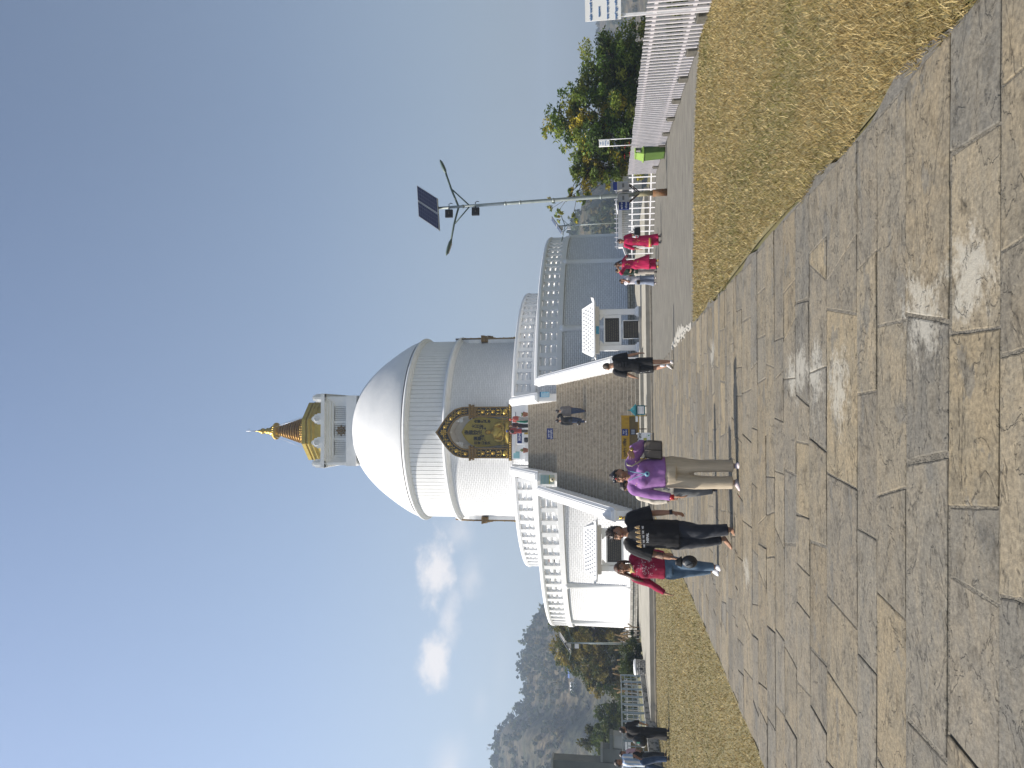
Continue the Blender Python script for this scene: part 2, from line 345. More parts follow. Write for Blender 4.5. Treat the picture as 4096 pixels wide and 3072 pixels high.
# ---- harmika (square block with louvred panels)
HX, HY = CX - .12, CY
b = MB(); b.box(HX - 3.02, HX + 3.02, HY - 3.02, HY + 3.02, 23.5, 24.42); part(b, 'harmika_base', m_white)
hm = MB(); hm.box(HX - 2.0, HX + 2.0, HY - 2.0, HY + 2.0, 24.4, 26.3); core = part(hm, 'harmika_core', m_white)
def rot4(mb_fn, name, m):
    for q in range(4):
        t = q * pi / 2; M_ = Matrix.Translation((HX, HY, 0)) @ Matrix.Rotation(t, 4, 'Z')
        mb = MB(); mb_fn(mb); mb.v = [tuple(M_ @ Vector(p)) for p in mb.v]; part(mb, name, m)
def frames(mb):
    for k, (w, d) in enumerate(((2.34, 2.38), (2.54, 2.56), (2.76, 2.74))):   # nested frames step outwards
        zt = 25.72 + k * .19
        mb.box(-w - .2, w + .2, -d - .2, -d + .02, zt, zt + .19)
        for s in (-1, 1): mb.box(s * w - .001 if s > 0 else -w - .2, w + .2 if s > 0 else -w + .001, -d - .19, -d + .02, 24.43, zt)
rot4(frames, 'harmika_frame', m_white)
def louvre(mb):
    for x0, x1 in ((-2.1, -.86), (-.62, .62), (.86, 2.1)):
        for k in range(7):
            x = x0 + (x1 - x0) * (k + .5) / 7; mb.box(x - .058, x + .058, -2.40, -2.29, 24.46, 25.66)
    for x in (-2.22, -.74, .74, 2.22): mb.box(x - .12, x + .12, -2.44, -2.29, 24.43, 25.72)
rot4(louvre, 'harmika_louvre', m_white)
def crown(mb):
    mb.box(-3.16, 3.16, -3.2, -2.6, 26.30, 26.62)
    for k in range(15): x = -2.8 + 5.6 * k / 14; mb.box(x - .035, x + .035, -3.14, -3.0, 26.21, 26.30)
rot4(crown, 'harmika_crown', m_white)
b = MB(); b.box(HX - 2.95, HX + 2.95, HY - 2.95, HY + 2.95, 26.22, 26.60); part(b, 'harmika_slab', m_white)
def antefix(x):
    def f(mb):
        pr = [(-.48, 0), (.48, 0), (.48, .30), (.40, .34), (.38, .55), (.24, .62), (.16, .78), (0, .86), (-.16, .78), (-.24, .62), (-.38, .55), (-.40, .34), (-.48, .30)]
        mb.prism([(x + p[0], -3.18, 26.62 + p[1]) for p in pr], (0, .24, 0))
        for k in range(3): mb.tube([(x + (.24 - .08 * k) * cos(t), -3.2, 26.98 + (.24 - .08 * k) * sin(t)) for t in [2 * pi * q / 14 for q in range(15)]], .03, 6)
    return f
for xx in (-1.02, 1.02): rot4(antefix(xx), 'antefix', m_white)
for sx in (-1, 1):
    for sy in (-1, 1):
        mb = MB(); x, y = HX + sx * 2.82, HY + sy * 2.82
        for dx, dy in ((.36, .12), (.12, .36)): mb.box(x - dx, x + dx, y - dy, y + dy, 26.62, 27.2); mb.box(x - dx * .7, x + dx * .7, y - dy * .7, y + dy * .7, 27.2, 27.46)
        part(mb, 'corner_antefix', m_white)
def wheel(mb, c, r, d, spokes=8):
    """dharma wheel facing -y"""
    for rr, w in ((r * .72, r * .13), (r * .24, r * .16)):
        mb.tube([(c[0] + rr * cos(t), c[1], c[2] + rr * sin(t)) for t in [2 * pi * q / 24 for q in range(25)]], w, 6)
    for k in range(spokes):
        t = 2 * pi * k / spokes; mb.tube([(c[0] + r * .2 * cos(t), c[1], c[2] + r * .2 * sin(t)), (c[0] + r * .98 * cos(t), c[1], c[2] + r * .98 * sin(t))], r * .085, 6)
        mb.ell((c[0] + r * cos(t), c[1], c[2] + r * sin(t)), (r * .14, d, r * .14), 8, 6)
def hw(mb): wheel(mb, (0, -2.48, 25.06), .42, .06)
rot4(hw, 'harmika_wheel', m_bronze)

# ---- golden octagon and ringed spire
SX, SY = CX - .20, CY
def octa(prof): 
    mb = MB(); R8 = 1 / cos(pi / 8)
    rings = []
    for rr, z in prof: rings.append([(SX + rr * R8 * sin(pi / 8 + k * pi / 4), SY - rr * R8 * cos(pi / 8 + k * pi / 4), z) for k in range(8)])
    mb.loft(rings, smooth=False); return mb
part(octa([(2.28, 26.58), (2.28, 27.62), (2.46, 27.70), (2.46, 27.92)]), 'octagon_drum', m_goldpaint)
part(octa([(2.47, 27.92), (2.60, 27.98), (2.60, 28.10), (2.42, 28.16), (2.42, 28.24), (2.56, 28.30), (2.56, 28.62), (1.5, 28.72)]), 'octagon_cornice', m_goldpaint)
prof = [(1.42, 28.7), (1.46, 28.95), (1.30, 29.02)]
part(MB().lathe([(1.30, 28.7), (1.34, 28.98), (1.44, 29.08), (1.38, 29.26), (1.16, 29.30), (1.20, 29.44), (1.05, 29.52)], (SX, SY), 40), 'spire_base', m_golddark)
mbp = MB()
for rr, z, nn in ((1.40, 29.16, 40), (1.18, 29.40, 34)):
    for k in range(nn): t = 2 * pi * k / nn; mbp.ell((SX + rr * sin(t), SY - rr * cos(t), z), (.075, .075, .075), 8, 6)
part(mbp, 'beading', m_gold)
nr = 9
for i in range(nr):
    z = 29.50 + i * .262; r = 1.14 - i * .084
    part(MB().lathe([(r * .74, z), (r * .92, z + .03), (r + .03, z + .10), (r + .04, z + .15), (r * .92, z + .22), (r * .72, z + .262)], (SX, SY), 32), 'spire_ring', m_golddark)
part(MB().lathe([(.38, 31.8), (.45, 31.9), (.55, 31.94), (.66, 32.04), (.72, 32.2), (.66, 32.38), (.5, 32.46), (.40, 32.5), (.46, 32.62), (.34, 32.68)], (SX, SY), 32), 'spire_lotus', m_gold)
mbp = MB()
for k in range(22): t = 2 * pi * k / 22; mbp.ell((SX + .70 * sin(t), SY - .70 * cos(t), 32.2), (.075, .075, .15), 8, 6)
part(mbp, 'lotus_beading', m_gold)
part(MB().lathe([(.30, 32.66), (.34, 32.8), (.24, 32.9), (.30, 33.05), (.22, 33.2), (.16, 33.26), (.26, 33.42), (.27, 33.56), (.18, 33.7), (.10, 33.78), (.14, 33.86), (.05, 33.98), (.03, 34.3)], (SX, SY), 24), 'finial', m_gold)
b = MB(); b.tube([(SX, SY, 34.2), (SX, SY, 35.15)], .03, 6); b.bar((SX - .22, SY, 34.86), (SX + .22, SY, 34.86), .03, .03); part(b, 'lightning_rod', mat('galvanised', (.45, .46, .47), rough=.4, metal=.8))
b = MB()
for t in (.6, 2.2, 3.9, 5.5): b.tube([(SX + .62 * sin(t), SY - .62 * cos(t), 32.2), (SX + 2.2 * sin(t), SY - 2.2 * cos(t), 28.7)], .014, 5)
part(b, 'guy_wire', MATS['galvanised'])

# ---- niches with gilded frames
def scroll(mb, c, r, s=1, up=1, d=.05):
    pts = [(c[0] + s * (r * (1 - t / 9.) * cos(t)), c[1], c[2] + up * r * (1 - t / 9.) * sin(t)) for t in [.45 * q for q in range(14)]]
    mb.tube(pts, [d * (.5 + .5 * (1 - i / 14)) for i in range(14)], 6)
def flower(mb, c, r):
    mb.ell(c, (r * .5, .09, r * .5), 10, 7)
    for k in range(8):
        t = 2 * pi * k / 8; mb.ell((c[0] + r * .62 * cos(t), c[1] + .01, c[2] + r * .62 * sin(t)), (r * .30, .06, r * .30), 8, 6)
ARCH_OUT = [(0, 1), (.227, .985), (.433, .90), (.60, .72), (.763, .455), (.866, .25), (.94, .10), (1, 0)]
ARCH_IN = [(0, 1), (.25, .97), (.41, .92), (.70, .70), (.86, .46), (.95, .22), (1, 0)]
def arch_pts(w, z0, ztop, n=22, prof=None):
    """pointed horseshoe arch outline from left spring over the tip to right spring"""
    P = prof or ARCH_OUT; L_ = []
    for i in range(n + 1):
        t = i / n; t = t * (2 - t) * .5 + t * .5
        L_.append((-w * float(np.interp(t, [p[0] for p in P], [p[1] for p in P])), z0 + (ztop - z0) * t))
    return L_ + [(-x, z) for x, z in L_[-2::-1]]
def niche(ang, full=True):
    M_ = Matrix.Translation((CX, CY, 0)) @ Matrix.Rotation(ang, 4, 'Z')
    def put(mb, name, m, **k):
        mb.v = [tuple(M_ @ Vector(p)) for p in mb.v]; return part(mb, name, m, **k)
    yf = -8.05 if full else -7.86                 # front plane of the frame
    x0 = -.17 if full else 0
    zb = 9.56                                     # sill
    fr = put(MB().box(x0 - 2.14, x0 + 2.14, yf - .10, -7.4, zb - .24, zb), 'niche_sill', m_bronze)
    mbp = MB()
    for k in range(26): mbp.ell((x0 - 2.05 + 4.1 * k / 25, yf - .11, zb - .12), (.055, .05, .055), 8, 6)
    put(mbp, 'sill_beading', m_gold)
    for s in (-1, 1):
        xc = x0 + s * 1.58
        put(MB().box(xc - .37, xc + .37, yf + .06, -7.2, zb + .02, 12.06), 'niche_jamb', m_white); put(MB().box(xc - .36, xc + .36, yf, yf + .058, zb + .02, 12.06), 'niche_pilaster', m_black)
        mb = MB()
        for e in (-1, 1): mb.box(xc + e * .34 - .055, xc + e * .34 + .055, yf - .05, yf + .057, zb + .025, 12.055)
        put(mb, 'pilaster_edge', m_bronze)
        mb = MB(); z = zb + .28
        mb.ell((xc, yf, z), (.24, .12, .20), 12, 8); mb.box(xc - .16, xc + .16, yf - .08, yf, z + .24, z + .31)
        for e in (-1, 1): scroll(mb, (xc + e * .16, yf - .02, z - .1), .13, e, -1)
        for i, z in enumerate((10.36, 10.76, 11.16, 11.56, 11.88)):
            if i % 2: flower(mb, (xc, yf - .01, z), .18)
            else:
                for e in (-1, 1):
                    scroll(mb, (xc + e * .14, yf - .02, z + .09), .10, e, 1, .03); scroll(mb, (xc + e * .14, yf - .02, z - .12), .10, e, -1, .03); mb.ell((xc + e * .12, yf, z), (.07, .07, .06), 8, 6)
        put(mb, 'pilaster_ornament', m_gold)
        mb = MB(); mb.box(xc - .40, xc + .40, yf - .12, yf + .3, 12.06, 12.28); mb.box(xc - .54, xc + .54, yf - .24, yf + .3, 12.28, 12.34); mb.box(xc - .48, xc + .48, yf - .20, yf + .3, 12.34, 12.52); mb.box(xc - .58, xc + .58, yf - .28, yf + .3, 12.52, 12.62)
        put(mb, 'pilaster_capital', m_bronze)
        mb = MB()
        for k in range(5): mb.ell((xc - .38 + .19 * k, yf - .2, 12.43), (.07, .05, .07), 8, 6)
        put(mb, 'capital_ornament', m_golddark)
    outer = arch_pts(1.98, 12.62, 15.28); inner = arch_pts(1.28, 12.62, 14.16, prof=ARCH_IN)
    def archband(A, B, y0, y1):
        mb = MB(); n = len(A); vs = []
        for (xa, za), (xb, zb_) in zip(A, B):
            vs += [(x0 + xa, y0, za), (x0 + xb, y0, zb_), (x0 + xa, y1, za), (x0 + xb, y1, zb_)]
        fs = []
        for i in range(n - 1):
            p, q = 4 * i, 4 * i + 4
            fs += [(p, q, q + 1, p + 1), (p + 2, p + 3, q + 3, q + 2), (p, p + 2, q + 2, q), (p + 1, q + 1, q + 3, p + 3)]
        fs += [(0, 1, 3, 2), (4 * n - 4, 4 * n - 2, 4 * n - 1, 4 * n - 3)]
        return mb.add(vs, fs)
    lerp = lambda t: [((1 - t) * a[0] + t * b_[0], (1 - t) * a[1] + t * b_[1]) for a, b_ in zip(inner, outer)]
    put(archband(outer, inner, yf + .062, -6.9), 'niche_arch_reveal', m_white); put(archband(outer, inner, yf, yf + .06), 'niche_arch', m_black)
    put(archband(outer, lerp(.86), yf - .07, yf + .055), 'arch_edge', m_bronze)
    put(archband(lerp(.17), inner, yf - .06, yf + .055), 'arch_edge', m_bronze)
    mid = lerp(.52); mb = MB(); n = len(mid)
    for i in range(2, n - 2, 2):
        if abs(i - n // 2) < 4: continue
        c = (x0 + mid[i][0], yf - .02, mid[i][1])
        if i % 6 == 2: flower(mb, c, .19)
        else:
            for e in (-1, 1): scroll(mb, (c[0] + e * .1, yf - .02, c[2] + .06), .09, e, 1, .03); mb.ell((c[0] + e * .1, yf, c[2] - .06), (.055, .06, .055), 8, 6)
    put(mb, 'arch_ornament', m_gold)
    mb = MB(); wheel(mb, (x0, yf - .04, 14.62), .24, .05); put(mb, 'niche_wheel', m_gold)
    if not full: 
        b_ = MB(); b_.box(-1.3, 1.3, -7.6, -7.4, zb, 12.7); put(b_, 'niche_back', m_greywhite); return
    # recess: grey reveal, gold halo panel
    mb = MB(); back = arch_pts(1.27, 12.62, 14.15, prof=ARCH_IN); n = len(back)
    ring = [(x0 - 1.27, zb)] + [(x0 + x, z) for x, z in back] + [(x0 + 1.27, zb)]
    vs = [(x, yf + .12, z) for x, z in ring] + [(x * .92 + x0 * .08, -6.8, z - .12) for x, z in ring]; k = len(ring)
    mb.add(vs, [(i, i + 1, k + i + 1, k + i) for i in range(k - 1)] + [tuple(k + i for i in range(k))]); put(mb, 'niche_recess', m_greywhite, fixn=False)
    pts = [(x0 + x * .93, 12.05 + (z - 12.62)) for x, z in arch_pts(1.27, 12.62, 14.02, prof=[(0, 1), (.3, .93), (.55, .74), (.75, .50), (.9, .22), (1, 0)])]
    low = [(x0 + 1.12, 11.2), (x0 + .98, 10.2), (x0 + .8, zb), (x0 - .8, zb), (x0 - .98, 10.2), (x0 - 1.12, 11.2)]
    mb = MB(); mb.prism([(x, -7.0, z) for x, z in pts + low], (0, .12, 0)); put(mb, 'halo_panel', m_goldpaint)
    m_ink = mat('black_brush_ink', (.015, .012, .01), rough=.6)
    P0 = M_ @ Vector((0, 0, 0))
    def col(txt, x, ztop, size, step):
        for i, ch in enumerate(txt): text(ch, size, m_ink, stupa, M_ @ face_mtx((x, -7.02, ztop - i * step)), 'calligraphy', extrude=.004, bold=.010)
    col('南無妙法', x0 - .02, 13.0, .40, .34); col('蓮華経', x0 - .50, 12.30, .34, .32); col('大日本', x0 + .46, 12.46, .34, .32)
    col('日本山妙法', x0 - .84, 12.3, .27, .27); col('合掌礼拝寺', x0 + .84, 12.3, .27, .27); col('十七年', x0 + .28, 11.95, .17, .2); col('世界', x0 - .3, 11.9, .17, .2)
    # little railing in front of the statue
    mb = MB()
    for x in [x0 - 1.22 + 2.44 * q / 15 for q in range(16)]: mb.tube([(x, yf + .05, zb), (x, yf + .05, zb + .55)], .02, 6); mb.ell((x, yf + .05, zb + .59), (.03, .03, .055), 6, 5)
    for z in (.12, .46): mb.bar((x0 - 1.25, yf + .05, zb + z), (x0 + 1.25, yf + .05, zb + z), .03, .03)
    for q in range(7):
        xa = x0 - 1.2 + 2.4 * q / 7; mb.tube([(xa, yf + .05, zb + .12), (xa + .17, yf + .05, zb + .38), (xa + .34, yf + .05, zb + .12)], .012, 5)
    put(mb, 'niche_railing', m_gold)
niche(0.0)
niche(radians(84), False); niche(radians(-84), False)
# plinth below the front niche
px = CX - .17
b = MB(); b.box(px - 2.05, px + 2.05, CY - 8.16, CY - 7.4, F2 - .02, 9.30); part(b, 'niche_plinth', m_white)
b = MB(); b.box(px - 2.2, px + 2.2, CY - 8.40, CY - 8.10, F2 - .02, F2 + .78); b.box(px - 1.55, px + 1.55, CY - 8.32, CY - 8.10, 9.02, 9.28); part(b, 'plinth_ledge', m_white)
m_sky_sheet = mat('pale_blue_notice', (.25, .47, .50), rough=.6); m_navy = mat('navy_sign_paint', (.012, .03, .16), rough=.5); m_letter = mat('white_lettering', (.80, .80, .80), rough=.6)
b = MB(); b.box(px - 1.95, px - 1.45, CY - 8.19, CY - 8.16, 8.72, 9.18); part(b, 'blue_notice', m_sky_sheet)
b = MB(); b.box(px + 1.05, px + 1.55, CY - 8.19, CY - 8.16, 8.98, 9.08); part(b, 'small_name_plate', m_navy)

# ---- the seated statue
def statue():
    root = thing('seated_statue', 'golden statue of a seated meditating figure inside the arched niche', 'statue', (px, CY - 7.58, 9.56))
    mb = MB()
    W_ = lambda: None
    mb.loft([[(sx * cos(t), sy * sin(t) + yo, z) for t in [2 * pi * q / 28 for q in range(28)]] for sx, sy, z, yo in ((.30, .2, .20, .05), (.50, .30, .30, .05), (.47, .30, .6, .05), (.52, .31, .92, .05), (.56, .30, 1.10, .05), (.50, .24, 1.24, .05), (.26, .17, 1.32, .05), (.16, .15, 1.40, .03))])
    for s in (-1, 1):
        mb.tube([(s * .52, .04, 1.14), (s * .63, .0, .92), (s * .64, -.06, .66), (s * .46, -.26, .46), (s * .16, -.36, .42)], [.14, .15, .14, .12, .09], 14)
        mb.tube([(s * .22, .0, .14), (s * .66, -.08, .18), (s * .84, -.12, .17), (s * .70, -.30, .15), (s * .22, -.42, .18), (-s * .12, -.40, .2)], [.18, .2, .18, .16, .14, .1], 14)
        mb.ell((s * .15, -.02, 1.62), (.035, .05, .10), 8, 6)
    mb.ell((0, -.38, .40), (.22, .1, .07), 14, 8)
    mb.ell((0, -.02, 1.66), (.165, .19, .23), 20, 14); mb.ell((0, -.2, 1.63), (.03, .04, .06), 8, 6)
    mb.ell((0, .02, 1.90), (.08, .08, .08), 12, 8)
    me = remesh(mb.mesh('body'), .016, 2)
    # robe folds, raised curved creases over the left shoulder
    me.materials.append(m_gold); o = bpy.data.objects.new('body', me); COL.objects.link(o); o.parent = root
    fo = MB()
    for k in range(7):
        f = k / 6
        fo.tube([(-.50 + .16 * f, -.14 - .06 * f, 1.14 - .05 * f), (-.28 + .16 * f, -.25, .92 - .06 * f), (.02 + .14 * f, -.29, .70 - .05 * f), (.34 + .1 * f, -.22, .58 - .02 * f)], .016, 6)
        fo.tube([(-.60, -.14 + .02 * k, .98 - .06 * k), (-.52, -.24 + .02 * k, .78 - .045 * k), (-.36, -.36, .60 - .03 * k)], .014, 6)
    r_ = fo.build('robe', m_gold, root)
    h = MB(); h.ell((0, .01, 1.73), (.178, .195, .185), 20, 12); hh = h.build('hair', m_golddark, root)
    h.v = []; 
    q = MB()
    for s in (-1, 1): q.ell((s * .062, -.195, 1.68), (.035, .015, .012), 8, 6); 
    q.ell((0, -.2, 1.55), (.05, .02, .014), 8, 6); q.build('face_detail', m_golddark, root)
    bs = MB(); bs.lathe([(.0, -.02), (.95, -.02), (1.0, .06), (.9, .12), (.0, .12)], (0, -.02), 36); bs.build('lotus_base', m_goldpaint, root)
statue()
# ---------------------------------------------------------------- terrain
def attr_mat(name, attr, rough=.85, bump=.6, bscale=18, extra=None, bdist=.01, trans=0.0, spec=.25):
    M = bpy.data.materials.new(name); M.use_nodes = True; nt = M.node_tree; N = nt.nodes.new; L = nt.links.new
    b = nt.nodes['Principled BSDF']; b.inputs['Roughness'].default_value = rough; b.inputs['Specular IOR Level'].default_value = spec
    a = N('ShaderNodeAttribute'); a.attribute_name = attr; col = a.outputs['Color']
    if extra: col = extra(nt, col)
    L(col, b.inputs['Base Color'])
    if bump:
        tc = N('ShaderNodeTexCoord'); t = N('ShaderNodeTexNoise'); t.inputs['Scale'].default_value = bscale; t.inputs['Detail'].default_value = 6; L(tc.outputs['Object'], t.inputs['Vector'])
        bp = N('ShaderNodeBump'); bp.inputs['Strength'].default_value = bump; bp.inputs['Distance'].default_value = bdist; L(t.outputs[0], bp.inputs['Height']); L(bp.outputs[0], b.inputs['Normal'])
    if trans:
        tr = N('ShaderNodeBsdfTranslucent'); L(col, tr.inputs['Color']); mx = N('ShaderNodeMixShader'); mx.inputs[0].default_value = trans
        L(b.outputs[0], mx.inputs[1]); L(tr.outputs[0], mx.inputs[2]); L(mx.outputs[0], nt.nodes['Material Output'].inputs[0])
    MATS[name] = M; return M
m_slope = mat('dry_slope_ground', (.16, .14, .07), (.08, .09, .04), scale=.5, rough=.95, bump=.6, bscale=3)
def flatdist(x, y):
    dx = max(-24 - x, 0, x - 10.4); dy = max(-25 - y, 0, y - 84); return hypot(dx, dy)
mb = MB(); rs = [0, 8, 14, 20, 26, 32, 38, 46, 56, 70, 90, 120, 160, 220, 320, 480, 720, 940]; nseg = 96
vs = []
for r in rs:
    for k in range(nseg):
        a = 2 * pi * k / nseg; x, y = r * sin(a), 38 + r * cos(a); d = flatdist(x, y)
        z = -.03 - .16 * d + .4 * mnoise.noise((x * .06, y * .06, 0)) * min(d / 4, 1) if d > 0 else -.03
        vs.append((x, y, max(z, -26)))
mb.add(vs, [(i * nseg + k, (i + 1) * nseg + k, (i + 1) * nseg + (k + 1) % nseg, i * nseg + (k + 1) % nseg) for i in range(len(rs) - 1) for k in range(nseg)], 0, True)
setting(mb.build('ground', m_slope))

# concrete forecourt between the lawns and the steps
m_fore = mat('grey_forecourt_concrete', (.195, .182, .152), (.115, .108, .092), scale=3.2, rough=.92, bump=1.0, bscale=45, dist=.03, detail=10, ramp=(.35, .68), stretch=(.5, 1.6, 1))
mb = MB(); mb.add([(-13.4, 27.0, .0), (9.2, 10.0, .0), (9.2, 30.4, .0), (-13.4, 36.0, 0)][:0] or [(-14.0, 17, 0), (8.9, 11, 0), (9.4, 31, 0), (-14, 40, 0)], [(0, 1, 2, 3)]); setting(mb.build('forecourt', m_fore))
# white lime and rubble strip along the path edge
mb = MB(); pl = []
ys = [15.2 + i * .12 for i in range(44)]
rg = [(1.80 + .10 + (.26 * exp(-((y - 18.2) / 1.6) ** 2)) * random.uniform(.6, 1.15) + random.uniform(0, .05), y, .010) for y in ys]
lf = [(1.70 + random.uniform(0, .05), y, .010) for y in ys]
mb.add(lf + rg, [(i, len(ys) + i, len(ys) + i + 1, i + 1) for i in range(len(ys) - 1)])
setting(mb.build('forecourt_cement_edge', mat('pale_cement', (.42, .40, .35), (.28, .265, .235), scale=6, rough=.95, bump=.8, bscale=30)))
mb = MB()
for i in range(46):
    y = random.uniform(15.6, 20.2); x = 1.84 + random.gauss(0, .05); r = random.uniform(.015, .04); mb.ell((x, y, .012), (r * 1.3, r, r * .8), 7, 5)
o = mb.build('edge_rubble', mat('pale_rubble', (.45, .43, .38), (.32, .30, .26), scale=20, rough=.9)); o['kind'] = 'stuff'; tag(o, 'pale broken cement crumbs along the right edge of the stone path', 'rubble')

# ---------------------------------------------------------------- flagstone path
def slab_extra(nt, col):
    N = nt.nodes.new; L = nt.links.new
    tc = N('ShaderNodeTexCoord'); mp = N('ShaderNodeMapping'); mp.inputs['Scale'].default_value = (1.2, 2.2, 1); mp.inputs['Rotation'].default_value = (0, 0, .5); L(tc.outputs['Object'], mp.inputs[0])
    # sedimentary streaks and patches
    t = N('ShaderNodeTexNoise'); t.inputs['Scale'].default_value = 2.4; t.inputs['Detail'].default_value = 10; t.inputs['Roughness'].default_value = .66; t.inputs['Distortion'].default_value = .6; L(mp.outputs[0], t.inputs['Vector'])
    r = N('ShaderNodeValToRGB'); e = r.color_ramp.elements; e[0].position = .30; e[0].color = (.80, .80, .80, 1); e[1].position = .70; e[1].color = (1.16, 1.11, 1.02, 1)
    q = e.new(.46); q.color = (.95, .95, .94, 1); q = e.new(.54); q.color = (1.06, 1.03, .97, 1); L(t.outputs[0], r.inputs[0])
    mx = N('ShaderNodeMix'); mx.data_type = 'RGBA'; mx.blend_type = 'MULTIPLY'; mx.inputs[0].default_value = 1; L(col, mx.inputs[6]); L(r.outputs[0], mx.inputs[7])
    # blue-grey flaked patches
    t2 = N('ShaderNodeTexNoise'); t2.inputs['Scale'].default_value = 1.5; t2.inputs['Detail'].default_value = 9; t2.inputs['Roughness'].default_value = .62; L(mp.outputs[0], t2.inputs['Vector'])
    r2 = N('ShaderNodeValToRGB'); r2.color_ramp.elements[0].position = .595; r2.color_ramp.elements[1].position = .625; r2.color_ramp.elements[0].color = (0, 0, 0, 1); r2.color_ramp.elements[1].color = (1, 1, 1, 1); L(t2.outputs[0], r2.inputs[0])
    m2 = N('ShaderNodeMix'); m2.data_type = 'RGBA'; L(r2.outputs[0], m2.inputs[0]); L(mx.outputs[2], m2.inputs[6]); m2.inputs[7].default_value = (.118, .115, .105, 1)
    f2 = N('ShaderNodeMath'); f2.operation = 'MULTIPLY'; L(r2.outputs[0], f2.inputs[0]); f2.inputs[1].default_value = .6; L(f2.outputs[0], m2.inputs[0])
    # fine speckle
    t3 = N('ShaderNodeTexNoise'); t3.inputs['Scale'].default_value = 42; t3.inputs['Detail'].default_value = 5; t3.inputs['Roughness'].default_value = .7; L(tc.outputs['Object'], t3.inputs['Vector'])
    r3 = N('ShaderNodeValToRGB'); r3.color_ramp.elements[0].position = .28; r3.color_ramp.elements[0].color = (.42, .41, .40, 1); r3.color_ramp.elements[1].position = .72; r3.color_ramp.elements[1].color = (1.5, 1.48, 1.42, 1); L(t3.outputs[0], r3.inputs[0])
    m3 = N('ShaderNodeMix'); m3.data_type = 'RGBA'; m3.blend_type = 'MULTIPLY'; m3.inputs[0].default_value = .8; L(m2.outputs[2], m3.inputs[6]); L(r3.outputs[0], m3.inputs[7])
    # dark grit in the pits
    t4 = N('ShaderNodeTexNoise'); t4.inputs['Scale'].default_value = 7; t4.inputs['Detail'].default_value = 12; t4.inputs['Roughness'].default_value = .75; L(tc.outputs['Object'], t4.inputs['Vector'])
    r4 = N('ShaderNodeValToRGB'); r4.color_ramp.elements[0].position = .33; r4.color_ramp.elements[0].color = (.45, .43, .40, 1); r4.color_ramp.elements[1].position = .47; r4.color_ramp.elements[1].color = (1, 1, 1, 1); L(t4.outputs[0], r4.inputs[0])
    m4 = N('ShaderNodeMix'); m4.data_type = 'RGBA'; m4.blend_type = 'MULTIPLY'; m4.inputs[0].default_value = .85; L(m3.outputs[2], m4.inputs[6]); L(r4.outputs[0], m4.inputs[7])
    # lime stains spreading from a few joints
    t5 = N('ShaderNodeTexNoise'); t5.inputs['Scale'].default_value = .42; t5.inputs['Detail'].default_value = 9; t5.inputs['Roughness'].default_value = .72; L(tc.outputs['Object'], t5.inputs['Vector'])
    r5 = N('ShaderNodeValToRGB'); r5.color_ramp.elements[0].position = .655; r5.color_ramp.elements[1].position = .70; r5.color_ramp.elements[0].color = (0, 0, 0, 1); r5.color_ramp.elements[1].color = (.65, .65, .65, 1); L(t5.outputs[0], r5.inputs[0])
    m5 = N('ShaderNodeMix'); m5.data_type = 'RGBA'; L(r5.outputs[0], m5.inputs[0]); L(m4.outputs[2], m5.inputs[6]); m5.inputs[7].default_value = (.52, .50, .45, 1)
    # layered flaking relief
    b = nt.nodes['Principled BSDF']
    mp2 = N('ShaderNodeMapping'); mp2.inputs['Scale'].default_value = (1.3, 2.6, 1); mp2.inputs['Rotation'].default_value = (0, 0, -.35); L(tc.outputs['Object'], mp2.inputs[0])
    t6 = N('ShaderNodeTexNoise'); t6.inputs['Scale'].default_value = 1.6; t6.inputs['Detail'].default_value = 8; t6.inputs['Roughness'].default_value = .6; t6.inputs['Distortion'].default_value = .8; L(mp2.outputs[0], t6.inputs['Vector'])
    s1 = N('ShaderNodeMath'); s1.operation = 'MULTIPLY'; s1.inputs[1].default_value = 6; L(t6.outputs[0], s1.inputs[0])
    s2 = N('ShaderNodeMath'); s2.operation = 'FRACT'; L(s1.outputs[0], s2.inputs[0]); s3 = N('ShaderNodeMath'); s3.operation = 'FLOOR'; L(s1.outputs[0], s3.inputs[0])
    s4 = N('ShaderNodeMapRange'); s4.interpolation_type = 'SMOOTHSTEP'; s4.inputs[1].default_value = .86; s4.inputs[2].default_value = 1; L(s2.outputs[0], s4.inputs[0])
    s5 = N('ShaderNodeMath'); s5.operation = 'ADD'; L(s3.outputs[0], s5.inputs[0]); L(s4.outputs[0], s5.inputs[1])
    s6 = N('ShaderNodeMath'); s6.operation = 'MULTIPLY_ADD'; L(t3.outputs[0], s6.inputs[0]); s6.inputs[1].default_value = .55; L(s5.outputs[0], s6.inputs[2])
    s7 = N('ShaderNodeMath'); s7.operation = 'MULTIPLY_ADD'; L(t4.outputs[0], s7.inputs[0]); s7.inputs[1].default_value = 1.6; L(s6.outputs[0], s7.inputs[2])
    bp = N('ShaderNodeBump'); bp.inputs['Strength'].default_value = 1.0; bp.inputs['Distance'].default_value = .0075; L(s7.outputs[0], bp.inputs['Height']); L(bp.outputs[0], b.inputs['Normal'])
    # lime wash-outs round a few open joints
    acc_ = None
    for (sx_, sy_, rr_) in LIME:
        vd = N('ShaderNodeVectorMath'); vd.operation = 'DISTANCE'; L(tc.outputs['Object'], vd.inputs[0]); vd.inputs[1].default_value = (sx_, sy_, .03)
        q1 = N('ShaderNodeMath'); q1.operation = 'MULTIPLY_ADD'; L(vd.outputs['Value'], q1.inputs[0]); q1.inputs[1].default_value = -1 / rr_; q1.inputs[2].default_value = 1.0
        if acc_ is None: acc_ = q1.outputs[0]
        else:
            q2 = N('ShaderNodeMath'); q2.operation = 'MAXIMUM'; L(acc_, q2.inputs[0]); L(q1.outputs[0], q2.inputs[1]); acc_ = q2.outputs[0]
